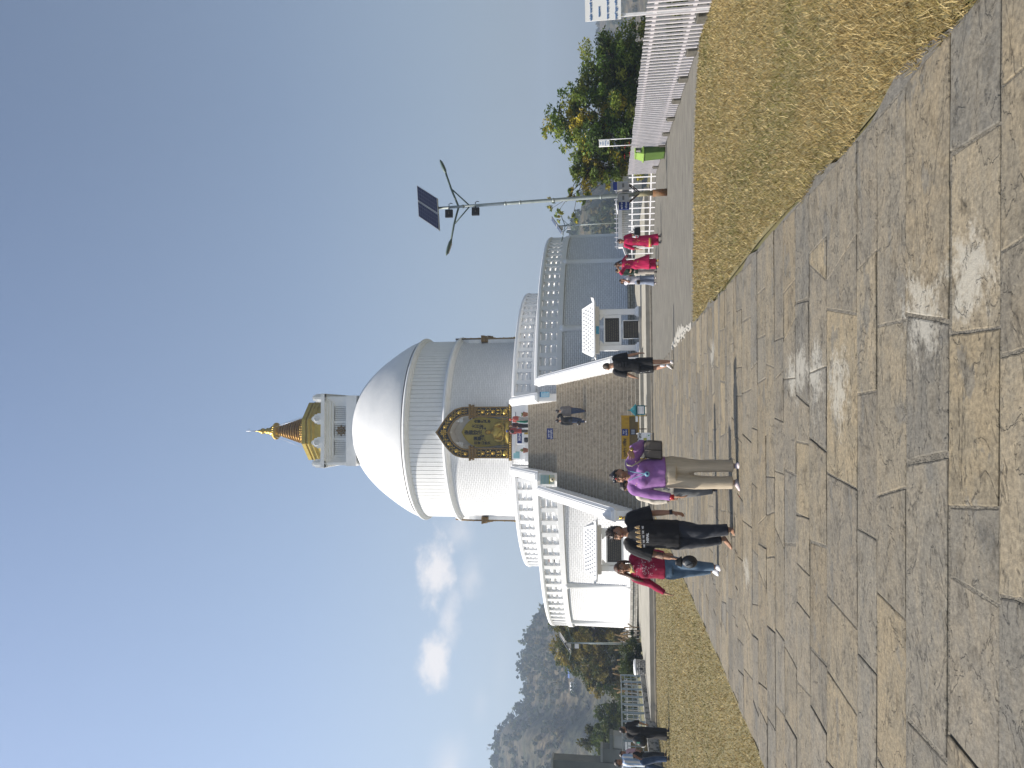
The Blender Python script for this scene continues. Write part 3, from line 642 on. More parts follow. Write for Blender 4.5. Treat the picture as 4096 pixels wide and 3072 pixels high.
    q0 = N('ShaderNodeMath'); q0.operation = 'MULTIPLY_ADD'; L(t3.outputs[0], q0.inputs[0]); q0.inputs[1].default_value = .9; L(acc_, q0.inputs[2])
    q3 = N('ShaderNodeMath'); q3.operation = 'MULTIPLY_ADD'; L(t4.outputs[0], q3.inputs[0]); q3.inputs[1].default_value = 2.6; L(q0.outputs[0], q3.inputs[2])
    q4 = N('ShaderNodeMapRange'); q4.interpolation_type = 'SMOOTHSTEP'; L(q3.outputs[0], q4.inputs[0]); q4.inputs[1].default_value = 2.12; q4.inputs[2].default_value = 2.65; q4.inputs[4].default_value = .6
    m6 = N('ShaderNodeMix'); m6.data_type = 'RGBA'; L(q4.outputs[0], m6.inputs[0]); L(m5.outputs[2], m6.inputs[6]); m6.inputs[7].default_value = (.37, .355, .31, 1)
    return m6.outputs[2]
LIME = [(.52, 3.98, .42), (.62, 3.47, .40), (.31, 5.97, .45), (.2, 5.40, .5), (.34, 6.7, .40), (.42, 6.4, .35), (-1.9, 9.2, .4), (1.0, 12.0, .5)]
m_slab = attr_mat('flagstone', 'slab', rough=.72, bump=0, extra=slab_extra, spec=.35)
m_mortar = mat('gritty_mortar', (.165, .15, .122), (.09, .082, .066), scale=22, rough=.95, bump=1.0, bscale=45, dist=.03, ramp=(.3, .7))
PXL, PXR = -3.76, 1.78
mb = MB(); mb.add([(PXL, .2, .0205), (PXR, .2, .0205), (PXR, 30.24, .0205), (PXL, 30.24, .0205)], [(0, 1, 2, 3)]); setting(mb.build('path_bed', m_mortar))
rows = [.5, 1.2, 1.9, 2.55, 3.32, 3.77, 4.29, 4.73, 5.09, 5.78, 6.26, 6.71, 7.16, 7.56, 7.96, 8.42, 8.77, 9.38]
while rows[-1] < 29.8: rows.append(rows[-1] + random.choice((.17, .21, .26, .30, .36, .44)) * random.uniform(.9, 1.1))
rows = [r for r in rows if r < 29.9] + [30.2]
R2 = random.Random(5); vs = []; fs = []; cols = []
pal = [tuple(.72 * q for q in c) for c in ((.252, .222, .170), (.238, .214, .172), (.268, .235, .178), (.222, .204, .170), (.205, .192, .166), (.285, .243, .172), (.230, .208, .170), (.25, .215, .158))]
def slab(x0a, x1a, y0, y1, sk0, sk1, near):
    """one flag, jittered outline, rounded arrises, slightly off level"""
    sl = -.075; g = R2.uniform(.002, .008) if near else R2.uniform(.001, .006)
    if R2.random() < .10: g += .012
    def P(x, y): return [x, y + sl * (x + 1)]
    c = [P(x0a + g, y0 + g), P(x1a - g, y0 + g), P(x1a + sk1 - g, y1 - g), P(x0a + sk0 + g, y1 - g)]
    out = []
    st = .04 if near else .16
    for i in range(4):
        a, b_ = Vector(c[i]), Vector(c[(i + 1) % 4]); l = (b_ - a).length; n = max(2, int(l / st)); nrm = Vector((-(b_ - a).y, (b_ - a).x)).normalized()
        for k in range(n):
            f = k / n; p = a.lerp(b_, f); j = .006 * mnoise.noise((p.x * 26, p.y * 26, 3)) + .016 * max(0, mnoise.noise((p.x * 3, p.y * 3, 7)) - .15)
            if k == 0: p = p + (Vector(((c[0][0] + c[2][0]) / 2, (c[0][1] + c[2][1]) / 2)) - p).normalized() * R2.uniform(.0, .006)
            out.append(p + nrm * abs(j))
    cx = sum(p.x for p in out) / len(out); cy = sum(p.y for p in out) / len(out); z = R2.uniform(.0245, .033) if near else R2.uniform(.0225, .0275); tx, ty = R2.uniform(-.006, .006), R2.uniform(-.010, .010)
    b0 = len(vs); n = len(out); hz = lambda p: z + tx * (p.x - cx) + ty * (p.y - cy)
    for p in out: vs.append((p.x, p.y, .002))
    for p in out: vs.append((p.x, p.y, hz(p) - .004))
    for p in out:
        q = p + (Vector((cx, cy)) - p).normalized() * .008; vs.append((q.x, q.y, hz(q)))
    for r in range(2): fs.extend([(b0 + r * n + i, b0 + r * n + (i + 1) % n, b0 + (r + 1) * n + (i + 1) % n, b0 + (r + 1) * n + i) for i in range(n)])
    fs.append(tuple(b0 + 2 * n + i for i in range(n)))
    col = R2.choice(pal); k = R2.uniform(.92, 1.07) if near else R2.uniform(.80, 1.15); cols.extend([tuple(c_ * k for c_ in col)] * (3 * n))
for i in range(len(rows) - 1):
    y0, y1 = rows[i], rows[i + 1]; near = y0 < 10; x = PXL - R2.uniform(0, .06); end = PXR + R2.uniform(-.02, .06); sk = 0
    while x < end - .05:
        w = R2.uniform(.45, 1.6) if (near and y1 - y0 > .5) else R2.uniform(.3, 1.1)
        if end - (x + w) < .4: w = end - x
        s2 = R2.gauss(0, .07) * (y1 - y0) / .5 if w < end - x else 0
        slab(x, x + w, y0, y1, sk, s2, near); x += w; sk = s2
me = bpy.data.meshes.new('stone_path'); me.from_pydata(vs, [], fs); ca = me.color_attributes.new('slab', 'FLOAT_COLOR', 'POINT')
ca.data.foreach_set('color', np.array([(*c, 1) for c in cols], dtype=np.float32).ravel()); me.materials.append(m_slab)
o = bpy.data.objects.new('stone_path', me); COL.objects.link(o); setting(o)

# ---------------------------------------------------------------- lawns
m_soil = mat('lawn_soil_thatch', (.20, .16, .075), (.12, .11, .05), scale=9, rough=.95, bump=.8, bscale=50, ramp=(.35, .65))
m_blade = attr_mat('grass_blade', 'tint', rough=.7, bump=0, trans=.25)
def inpoly(x, y, P):
    r = np.zeros(len(x), bool); j = len(P) - 1
    for i in range(len(P)):
        xi, yi = P[i]; xj, yj = P[j]
        c = ((yi > y) != (yj > y)) & (x < (xj - xi) * (y - yi) / (yj - yi + 1e-9) + xi); r ^= c; j = i
    return r
def vnoise(x, y, s, seed=0):
    return np.array([mnoise.noise((a * s, b_ * s, seed)) for a, b_ in zip(x, y)])
def lawn(name, poly, z, n, hmin, hmax, near, label, gbias=.24):
    mb = MB(); mb.add([(x, y, z) for x, y in poly], [tuple(range(len(poly)))]); setting(mb.build(name, m_soil))
    xs = np.array([p[0] for p in poly]); ys = np.array([p[1] for p in poly]); N_ = n * 3
    x = rng.uniform(xs.min() - .06, xs.max() + .06, N_); y = rng.uniform(ys.min() - .06, ys.max() + .06, N_)
    if near is not None:                      # denser towards the viewer: keep probability falls with distance
        keep = rng.random(N_) < np.clip((near / np.maximum(y, near)) ** 1.6, .12, 1); x, y = x[keep], y[keep]
    wob = .10 * vnoise(x, y, 1.3, 21) + .08 * vnoise(x, y, 4.1, 22); k = inpoly(x + wob, y + wob * .6, poly); x, y = x[k][:n], y[k][:n]; n = len(x)
    g = vnoise(x, y, .55, 1) * .9 + vnoise(x, y, 1.9, 2) * .6 + rng.normal(0, .33, n)
    straw = np.array([.36, .265, .105]); green = np.array([.115, .125, .026]); pale = np.array([.54, .43, .215]); brown = np.array([.19, .125, .05])
    t = np.clip(g * .75 + gbias, 0, 1)[:, None]; c = straw * (1 - t) + green * t
    u = rng.random(n); c = np.where((u < .24)[:, None], pale, c); c = np.where((u > .88)[:, None], brown, c); c = c * rng.uniform(.5, 1.3, n)[:, None]
    dist = np.maximum(y, 3) / 8
    h = rng.uniform(hmin, hmax, n) * (1 + .5 * vnoise(x, y, 2.5, 4)); w = rng.uniform(.0026, .0052, n) * np.clip(dist, .8, 2.6)
    a = rng.uniform(0, 2 * pi, n); le = rng.uniform(.35, 1.5, n) * h; b2 = rng.uniform(0, 2 * pi, n)
    p0 = np.stack([x - np.cos(a) * w, y - np.sin(a) * w, np.full(n, z)], 1); p1 = np.stack([x + np.cos(a) * w, y + np.sin(a) * w, np.full(n, z)], 1); p2 = np.stack([x + np.cos(b2) * le, y + np.sin(b2) * le, z + h], 1)
    V = np.stack([p0, p1, p2], 1).reshape(-1, 3).astype(np.float32)
    me = bpy.data.meshes.new(name + '_grass'); me.vertices.add(3 * n); me.vertices.foreach_set('co', V.ravel()); me.loops.add(3 * n); me.loops.foreach_set('vertex_index', np.arange(3 * n, dtype=np.int32))
    me.polygons.add(n); me.polygons.foreach_set('loop_start', np.arange(0, 3 * n, 3, dtype=np.int32)); me.update(calc_edges=True)
    ca = me.color_attributes.new('tint', 'FLOAT_COLOR', 'POINT'); ca.data.foreach_set('color', np.repeat(np.concatenate([c, np.ones((n, 1))], 1), 3, 0).astype(np.float32).ravel())
    me.materials.append(m_blade); o = bpy.data.objects.new('grass', me); COL.objects.link(o); o['kind'] = 'stuff'; tag(o, label, 'grass')
LAWN_R = [(1.86, 2.2), (1.83, 5), (1.90, 8), (1.85, 11), (1.86, 14.75), (2.73, 14.62), (5.28, 14.0), (6.2, 13.5), (6.75, 12.9), (6.62, 12.2), (6.50, 11.3), (5.8, 7), (5.2, 2.2)]
LAWN_L = [(-3.82, 6.6), (-3.80, 12), (-3.84, 17), (-3.92, 23), (-4.0, 29.85), (-7.5, 29.9), (-11.5, 30.4), (-12.75, 30.4), (-12.9, 24), (-14.5, 17), (-9, 9), (-6, 6.6)]
lawn('lawn_right', LAWN_R, .014, 130000, .02, .055, 4.5, 'dry yellowish lawn between the stone path and the white fence')
lawn('lawn_left', LAWN_L, .014, 120000, .018, .045, 8.0, 'dry brownish lawn left of the stone path behind the walkers', .26)
mb = MB(); n_ = 90; L1 = []; L2 = []
for i in range(n_):
    y = 2.2 + 12.2 * i / (n_ - 1); L1.append((1.70, y, .0155)); L2.append((1.80 + .20 * max(0, mnoise.noise((y * 1.1, 0, 5)) + .12), y, .0155))
mb.add(L1 + L2, [(i, n_ + i, n_ + i + 1, i + 1) for i in range(n_ - 1)])
setting(mb.build('path_edge_grit', mat('dark_edge_grit', (.15, .14, .12), (.085, .08, .07), scale=30, rough=.95, bump=.9, bscale=70)))

# ---------------------------------------------------------------- plaza ledges and stairways
m_step = mat('weathered_step_concrete', (.40, .35, .275), (.235, .205, .16), scale=6, rough=.88, bump=.7, bscale=45, detail=10, ramp=(.35, .66))
m_nose = mat('worn_pale_nosing', (.52, .48, .40), (.36, .33, .28), scale=14, rough=.9, bump=.4, bscale=60, ramp=(.4, .6))
m_ledge = mat('pale_paved_ledge', (.34, .32, .27), (.25, .235, .195), scale=1.6, rough=.88, bump=.5, bscale=35, ramp=(.35, .7), detail=9)
b = MB(); b.box(-13.9, 9.6, 30.26, 30.52, -.02, .075); setting(b.build('kerb_step', m_step))
b = MB(); b.box(-12.4, 9.6, 30.53, 33.62, -.02, .25); b.box(-12.4, -5.4, 33.62, 45, -.02, .248); b.box(3.1, 9.6, 33.62, 45, -.02, .248); setting(b.build('lower_ledge', m_ledge))
b = MB(); b.box(-5.38, 3.08, 33.64, 46, -.02, .40); setting(b.build('upper_ledge', m_ledge))
stairs = thing('stairway', 'broad grey concrete stairway rising to the lower terrace of the stupa', 'stairway', (-1.1, 35.2, .40), absolute=True)
xR = lambda Y: 2.0 + (45 - Y) * .04
xL = lambda Y: -4.4 - (45 - Y) * .0143
zb, r1, t1 = .40, .182, .39
for n in range(26):
    y = 35.2 + n * t1; z0, z1 = zb + n * r1 + .001, zb + (n + 1) * r1
    b = MB(); vs = []
    e = .05
    for z in (z0, z1):
        vs += [(xL(y) - e, y, z), (xR(y) + e, y, z), (xR(46.6) + .2, 46.6, z), (xL(46.6) - .2, 46.6, z)]
    b.add(vs, [(0, 1, 2, 3), (4, 5, 6, 7), (0, 1, 5, 4), (1, 2, 6, 5), (2, 3, 7, 6), (3, 0, 4, 7)])
    b.box(xL(y) - .02, xR(y) + .02, y - .007, y + .05, z1 - .022, z1 + .003, 1); b.build('step', [m_step, m_nose], stairs)
b = MB(); b.box(-5.0, 2.7, 44.99, 47.4, .3, F1 - .012); setting(b.build('landing', m_step))
st2 = thing('upper_stairway', 'narrower upper flight of grey steps between the lower and upper terrace', 'stairway', (-1.36, 46.5, F1), absolute=True)
r2, t2 = (F2 - F1) / 12, .31
for n in range(12):
    y = 46.5 + n * t2; z0, z1 = F1 + n * r2 + .001, F1 + (n + 1) * r2
    b = MB(); b.box(-3.68, 1.04, y, 52.0, z0, z1); b.box(-3.66, 1.02, y - .007, y + .05, z1 - .022, z1 + .003, 1); b.build('step', [m_step, m_nose], st2)
b = MB(); b.box(-3.5, .8, 50.2, 55.2, F2 - .2, F2 + .004); setting(b.build('upper_landing', m_conc))
def parapet(root, s, xin, ya, yb, za, zb_, h, zfoot, ribs=True):
    """solid sloping side wall with inner ribs, layered coping, end posts.  za, zb_: nosing heights at ya, yb"""
    T = .42
    def pt(y, x, z): return (x, y, z)
    out = lambda y: xin(y) + s * T
    zt = lambda y: za + (zb_ - za) * (y - ya) / (yb - ya) + h
    b = MB(); vs = []
    for f in (xin, out):
        vs += [(f(ya), ya, zfoot), (f(yb), yb, zfoot), (f(yb), yb, zt(yb) - .14), (f(ya), ya, zt(ya) - .14)]
    b.add(vs, [(0, 1, 2, 3), (4, 5, 6, 7), (0, 1, 5, 4), (1, 2, 6, 5), (2, 3, 7, 6), (3, 0, 4, 7)]); b.build('side_wall', m_white, root)
    for w, z0, z1 in ((.66, -.14, -.07), (.52, -.068, -.015), (.40, -.013, .045), (.24, .047, .085)):
        b = MB(); xc = lambda y: xin(y) + s * T / 2
        ax = Vector((xc(yb) - xc(ya), yb - ya, zt(yb) - zt(ya)))
        vs = []
        for y in (ya - .12, yb + .1):
            for zz in (z0, z1):
                for e in (-1, 1): vs.append((xc(y) + e * w / 2, y, zt(y) + zz))
        b.add(vs, [(0, 1, 3, 2), (4, 5, 7, 6), (0, 1, 5, 4), (2, 3, 7, 6), (0, 2, 6, 4), (1, 3, 7, 5)]); b.build('coping', m_white, root, bevel=.015)
    if ribs:
        b = MB(); y = ya + .25
        while y < yb - .4:
            w = .30; z0 = zt(y) - h + .12; z1 = zt(y) - .20
            b.obox((xin(y + w / 2) - s * .02, y + w / 2, (z0 + z1) / 2), (.035, 0, 0), (0, w / 2, 0), (0, 0, (z1 - z0) / 2)); y += .44
        o = b.build('rib', m_white, root, bevel=.012)
    b = MB(); xm = xin(ya) + s * T / 2; b.box(xm - .24, xm + .24, ya - .42, ya - .02, zfoot, zt(ya) - .22); b.box(xm - .29, xm + .29, ya - .47, ya + .04, zt(ya) - .22, zt(ya) - .10); b.box(xm - .2, xm + .2, ya - .38, ya - .02, zt(ya) - .10, zt(ya) + .02); b.build('end_post', m_white, root, bevel=.012)
    return xm, zt
parapet(stairs, 1, xR, 35.55, 45.15, .55, F1, 1.22, .30)
parapet(stairs, -1, lambda y: xL(y), 35.55, 45.15, .55, F1, 1.22, .30)
b = MB(); 
parapet(st2, 1, lambda y: .86 + (50 - y) * .04, 46.45, 50.4, F1 + .2, F2, 1.28, F1 - .05)
parapet(st2, -1, lambda y: -3.59 - (50 - y) * .009, 46.45, 50.4, F1 + .2, F2, 1.28, F1 - .05)
# ---------------------------------------------------------------- street furniture, signs, fences
m_steel = mat('painted_white_steel', (.76, .75, .76), (.66, .65, .66), scale=9, rough=.5)
m_greyst = mat('grey_galvanised_pole', (.36, .39, .38), (.26, .30, .29), scale=4, rough=.5, metal=.35)
m_dkgreen = mat('dull_green_arm', (.10, .14, .125), rough=.5)
m_blackpl = mat('black_plastic', (.02, .02, .022), rough=.45)
m_board = mat('white_sign_board', (.78, .78, .77), rough=.55)
m_bluetx = mat('blue_sign_lettering', (.02, .12, .33), rough=.6)
m_blktx = mat('black_lettering', (.02, .02, .02), rough=.6)
m_slate = mat('dark_inscribed_slate', (.045, .038, .03), (.022, .02, .018), scale=4, rough=.38, bump=.15, bscale=60)
m_slatetx = mat('dull_carved_lettering', (.12, .10, .07), rough=.6)

def kiosk(x, y, label, panels):
    """white notice shelter with a tiled hipped roof over dark inscribed slates"""
    k = thing('notice_shelter', label, 'notice shelter', (x, y, .25), group='white notice shelters')
    B = lambda: MB()
    B().box(-1.08, 1.08, -.42, .55, 0, .125).build('plinth', m_conc, k, bevel=.012)
    for s in (-1, 1):
        b = B(); b.box(s * .88 - .135, s * .88 + .135, -.13, .13, .30, 2.02)
        b.build('post', m_white, k, bevel=.015)
        b = B(); rings = [[(s * .88 + a * w, c * w, z) for a, c in ((-1, -1), (1, -1), (1, 1), (-1, 1))] for w, z in ((.25, .127), (.24, .20), (.18, .24), (.17, .30))]; b.loft(rings, smooth=False); b.build('post_foot', m_white, k)
        b = B(); b.prism([(s * .745, -.10, 1.60), (s * .745, -.10, 2.0), (s * .50, -.10, 2.0), (s * .52, -.10, 1.93), (s * .62, -.10, 1.86), (s * .70, -.10, 1.72)], (0, .2, 0)); b.build('bracket', m_white, k)
    B().box(-1.15, 1.15, -.22, .22, 2.02, 2.20).build('beam', m_greywhite, k, bevel=.01)
    B().box(-.70, .70, -.075, .075, 1.74, 1.80).build('rail', m_white, k); B().box(-.74, .74, -.09, .09, .96, 1.06).build('rail', m_white, k)
    for s in (-1, 1): B().box(s * .66 - .075, s * .66 + .075, -.07, .07, 1.06, 1.74).build('panel_frame', m_white, k)
    sl1 = B().box(-.58, .58, -.045, .03, 1.063, 1.737).build('slate', m_slate, k)
    rg = random.Random(3)
    for i in range(6): 
        bb = B(); xx = -.5
        while xx < .48:
            w = rg.uniform(.03, .13); bb.box(xx, min(xx + w, .5), -.048, -.0462, 1.64 - i * .1 - .014, 1.64 - i * .1 + .014); xx += w + .03
        bb.build('inscription', m_slatetx, sl1)
    if panels:
        B().box(-.46, .46, -.12, -.07, .14, .90).build('lower_frame', m_white, k, bevel=.008); sl2 = B().box(-.42, .42, -.128, -.122, .14, .86).build('slate', m_slate, k)
        for i in range(5):
            bb = B(); xx = -.36
            while xx < .34:
                w = rg.uniform(.03, .1); bb.box(xx, min(xx + w, .36), -.1315, -.129, .74 - i * .12 - .012, .74 - i * .12 + .012); xx += w + .03
            bb.build('inscription', m_slatetx, sl2)
        B().box(-.20, .18, -.235, -.222, 2.03, 2.18).build('blue_picture_notice', mat('blue_picture', (.03, .22, .50), (.10, .40, .55), scale=12, rough=.5), k)
    # hipped roof with rows of bun tiles
    ev, rg_ = 2.24, 2.86; hx, hy, tx = 1.26, .70, 1.06
    b = B(); b.box(-1.38, 1.38, -.80, .80, 2.20, 2.26); b.build('eave', m_white, k, bevel=.012)
    b = B(); b.add([(-hx - .05, -hy - .02, 2.262), (hx + .05, -hy - .02, 2.262), (hx + .05, hy + .02, 2.262), (-hx - .05, hy + .02, 2.262), (-tx, -.03, rg_), (tx, -.03, rg_), (tx, .03, rg_), (-tx, .03, rg_)], [(0, 1, 5, 4), (1, 2, 6, 5), (2, 3, 7, 6), (3, 0, 4, 7), (4, 5, 6, 7)]); b.build('roof', m_white, k)
    for s in (-1, 1):
        b = B(); b.prism([(s * 1.28, -.80, 2.262), (s * 1.46, -.84, 2.262), (s * 1.50, -.86, 2.40), (s * 1.36, -.74, 2.36)], (0, .16, 0)); b.build('upturned_corner', m_white, k)
    b = B(); n = Vector((0, -(rg_ - 2.262), -(hy - .01))).normalized()
    up_ = Vector((0, hy - .01, rg_ - 2.262)).normalized(); nr = Vector((0, -up_.z, up_.y)); R_ = Matrix((Vector((1, 0, 0)), up_, nr)).transposed()
    for i in range(5):
        f = (i + .5) / 5.4 + .02; w = hx * (1 - f) + tx * f - .10
        for j in range(11):
            xx = -w + 2 * w * (j + (.5 if i % 2 else 0)) / 11
            if abs(xx) > w: continue
            p = Vector((xx, -hy + (hy - .03) * f, 2.262 + (rg_ - 2.262) * f))
            b.add([p + R_ @ Vector(q) for q in ((-.085, -.01, 0), (.085, -.01, 0), (.06, .085, 0), (-.06, .085, 0), (0, -.075, .0), (0, -.035, .058), (0, .06, .03))], [(0, 4, 5), (4, 1, 5), (1, 2, 6, 5), (3, 0, 5, 6), (2, 3, 6)], 0, False)
    b.build('roof_tiles', m_white, k)
    return k
kiosk(4.19, 35.55, 'white notice shelter with blue picture under the eave, right of the stairway', True)
kiosk(-6.42, 35.55, 'white notice shelter left of the stairway, half hidden behind the walkers', False)

def multiline(lines, size, m, parent, x, y, ztop, step, **k):
    for i, l in enumerate(lines): text(l, size if not isinstance(size, (list, tuple)) else size[i], m, parent, face_mtx((x, y, ztop - i * step)), **k)

# yellow barricade
bk = thing('barricade', 'yellow steel barricade with a blue NO ENTRY plate before the stairway', 'barricade', (-.9, 30.95, .25))
m_yel = mat('chipped_yellow_paint', (.42, .25, .012), (.26, .14, .012), scale=7, rough=.55, ramp=(.45, .75)); m_rust = mat('dark_rusty_steel', (.055, .03, .02), rough=.7)
m_netting = mat('brown_mesh_panel', (.16, .115, .045), (.12, .085, .035), scale=20, rough=.8)  # plain brown with slight mottling
MB().box(-.86, .90, -.015, .015, .75, 1.05).build('top_plate', m_yel, bk); MB().box(-.86, .90, .004, .012, .36, .75).build('mesh_panel', m_netting, bk)
for x in (-.88, .91): MB().box(x - .022, x + .022, -.03, .03, .0, 1.07).build('upright', m_yel, bk)
for z in (.74, .345): MB().box(-.86, .89, -.026, -.016, z - .02, z + .02).build('rail', m_yel, bk)
for x in (-.45, .36): MB().box(x - .02, x + .02, -.02, .02, .0, .33).build('leg', m_rust, bk)
for x in (-.88, .91): MB().box(x - .025, x + .025, -.30, .30, -.0, .035).build('foot', m_rust, bk)
p = MB().box(.08, .36, -.024, -.0165, .775, 1.03).build('no_entry_plate', m_navy, bk)
text('NO', .085, m_letter, p, face_mtx((.22, -.026, .955))); text('ENTRY', .075, m_letter, p, face_mtx((.22, -.026, .845)))
text('प्रवेश निषेध', .17, m_blktx, bk, face_mtx((-.42, -.018, .90)), bold=.004)
p = MB().box(.12, .36, -.004, .002, .46, .68).build('small_notice', mat('dark_blue_notice', (.03, .035, .06), rough=.5), bk)
for i in range(3): MB().box(.14 + .07 * i, .19 + .07 * i, -.008, -.0045, .50, .64).build('notice_picture', mat('pale_notice_print', (.30, .33, .38), rough=.6), p)
MB().box(.66, .90, -.03, -.0, .36, .46).build('hanging_label', m_board, bk)
# donation box
db = thing('donation_box', 'teal pagoda-roofed donation box on legs with a white paper on its front', 'donation box', (.25, 30.9, .25))
m_teal = mat('teal_paint', (.012, .16, .19), (.01, .12, .15), scale=8, rough=.45)
MB().box(-.20, .20, -.17, .17, .07, .44).build('box', m_teal, db, bevel=.008)
b = MB(); b.loft([[(a * w, c * w, z) for a, c in ((-1, -1), (1, -1), (1, 1), (-1, 1))] for w, z in ((.245, .44), (.25, .46), (.16, .55), (.07, .63), (.03, .665))], smooth=False); b.build('roof', m_teal, db)
b = MB()
for i in range(9): x = -.2 + .05 * i; b.tube([(x, -.25, .465), (x * .64, -.163, .555), (x * .3, -.073, .635)], .010, 5)
b.build('roof_rib', m_teal, db)
MB().lathe([(.03, .655), (.015, .69), (.03, .71), (.012, .735), (.02, .76), (.004, .81)], (0, 0), 10).build('finial', m_teal, db)
for x in (-.17, .17):
    for y in (-.14, .14): MB().box(x - .02, x + .02, y - .02, y + .02, 0, .07).build('leg', m_blackpl, db)
pap = MB().box(-.155, .155, -.178, -.1715, .115, .375).build('paper', m_board, db)
for z, w in ((.335, .10), (.16, .12)): MB().box(-w, w, -.1815, -.1785, z - .008, z + .008).build('print', mat('grey_print', (.35, .36, .38), rough=.7), pap)
# white board with big lettering
wb = thing('notice_board', 'white notice board on short legs with bold black lettering, before the barricade', 'notice board', (-.985, 29.9, .0))
wbb = MB().box(-.31, .31, -.014, .014, .15, .66).build('board', m_board, wb)
for x in (-.28, .27): MB().tube([(x, 0, 0), (x, .02, .72)], .014, 6).build('leg', m_steel, wb)
text('लाफि लप', .165, m_blktx, wbb, face_mtx((0, -.016, .565)), bold=.005)
m_grn = mat('green_print', (.05, .30, .10), rough=.6); m_ylg = mat('yellow_green_print', (.36, .38, .06), rough=.6); m_gry = mat('faint_print', (.50, .56, .60), rough=.7)
MB().box(.0, .10, -.018, -.0145, .30, .43).build('print', m_ylg, wb); MB().box(-.06, -.005, -.018, -.0145, .32, .45).build('print', m_blktx, wb); MB().box(.18, .22, -.018, -.0145, .19, .25).build('print', m_grn, wb)
for x0, x1, z in ((-.27, -.14, .40), (-.27, -.12, .36), (-.27, -.15, .32), (-.08, .06, .26), (-.26, -.12, .25), (-.06, .08, .22), (.12, .26, .30)): MB().box(x0, x1, -.018, -.0145, z - .008, z + .008).build('print', m_gry, wb)
MB().box(-.40, .30, -.12, .16, .0, .06).build('weight', m_blackpl, wb)
# blue notice at the top of the lower flight
bs = thing('stair_sign', 'small blue sign on two legs standing at the top of the lower flight', 'sign', (-1.08, 45.3, F1))
bsb = MB().box(-.34, .34, -.012, .012, .26, .64).build('board', m_navy, bs)
for x in (-.31, .31): MB().tube([(x, .02, 0), (x, .02, .62)], .012, 6).build('leg', m_blackpl, bs)
multiline(['कृपया जुता', 'फुकाल्नुहोस् ।'], .12, m_letter, bsb, 0, -.014, .52, .15)
# silence sign, bell, plant pots on the upper landing
ss = thing('silence_sign', 'dark blue SILENCE sign under the niche behind the climbing visitors', 'sign', (-1.42, 53.4, F2))
MB().box(-.56, .56, -.012, .012, .88, 1.22).build('board', m_navy, ss); text('SILENCE', .20, m_letter, ss, face_mtx((0, -.014, 1.05)), bold=.004)
MB().tube([(-.60, 0, 0), (-.60, 0, 1.26)], .025, 6).build('post', m_steel, ss)
MB().tube([(.60, 0, 0), (.60, 0, 1.26)], .025, 6).build('post', m_steel, ss)
MB().box(-.5, -.12, -.12, .12, .42, .72).build('offering_bowl', m_blackpl, ss, bevel=.08); MB().box(.1, .45, -.1, .1, .42, .70).build('offering_box', m_goldpaint, ss, bevel=.02)
m_leaf = mat('garden_leaf', (.09, .17, .02), (.16, .22, .03), scale=14, rough=.6); m_terr = mat('terracotta', (.22, .09, .05), rough=.8)
for x, lab in ((-2.5, 'leafy plant in a terracotta pot under the left pillar of the niche'), (.16, 'leafy plant in a terracotta pot under the right pillar of the niche')):
    pp = thing('potted_plant', lab, 'potted plant', (x, 53.5, F2 + .45), group='potted plants under the niche')
    MB().lathe([(0, 0), (.13, 0), (.19, .26), (.21, .28), (.21, .33), (.15, .33), (.0, .30)], (0, 0), 16).build('pot', m_terr, pp)
    b = MB()
    for i in range(34):
        t = random.uniform(0, 2 * pi); e = random.uniform(.3, 1.4); l = random.uniform(.14, .34); d = Vector((cos(t) * cos(e), sin(t) * cos(e), sin(e))); s_ = d.cross(Vector((0, 0, 1))).normalized() * .04
        p = Vector((0, 0, .30)); b.add([p, p + d * l * .5 + s_, p + d * l, p + d * l * .5 - s_], [(0, 1, 2, 3)])
    b.build('foliage', m_leaf, pp)
# notices on the pillars of the upper flight
m_skyb = mat('sky_blue_notice', (.12, .42, .62), (.20, .50, .66), scale=6, rough=.6)
n1 = thing('wall_notice', 'sky blue notice with white lines on the right pillar of the upper flight', 'notice', (1.40, 45.92, 5.66))
MB().box(-.17, .17, -.0, .02, 0, .62).build('sheet', m_skyb, n1); MB().box(-.17, .17, -.004, -.0005, .56, .62).build('heading', m_navy, n1)
for i in range(7): MB().box(-.14, .14 - .04 * (i % 3), -.004, -.0005, .06 + .068 * i, .085 + .068 * i).build('print', m_letter, n1)
n2_ = thing('leaning_notice', 'pale green printed notice with round emblem leaning by the left pillar of the upper flight', 'notice', (-3.98, 45.88, 5.25))
MB().box(-.30, .30, -.0, .02, .12, 1.02).build('sheet', mat('pale_green_notice', (.45, .52, .50), (.40, .46, .38), scale=4, rough=.6), n2_)
for i in range(6): MB().box(-.26, .26, -.004, -.0005, .48 + .085 * i, .515 + .085 * i).build('print', mat('teal_print', (.10, .28, .32), rough=.6), n2_)
MB().box(-.28, .28, -.004, -.0005, .40, .46).build('print', m_ylg, n2_)
b = MB(); b.lathe([(0, 0), (.15, 0), (.15, .004), (0, .004)], (0, 0), 20); b.v = [(x, -.001 - z, y + .26) for x, y, z in b.v]; b.build('emblem', mat('cream_emblem', (.62, .58, .42), rough=.6), n2_)
MB().box(-.06, .06, -.009, -.0055, .22, .30).build('emblem_figure', m_blktx, n2_)
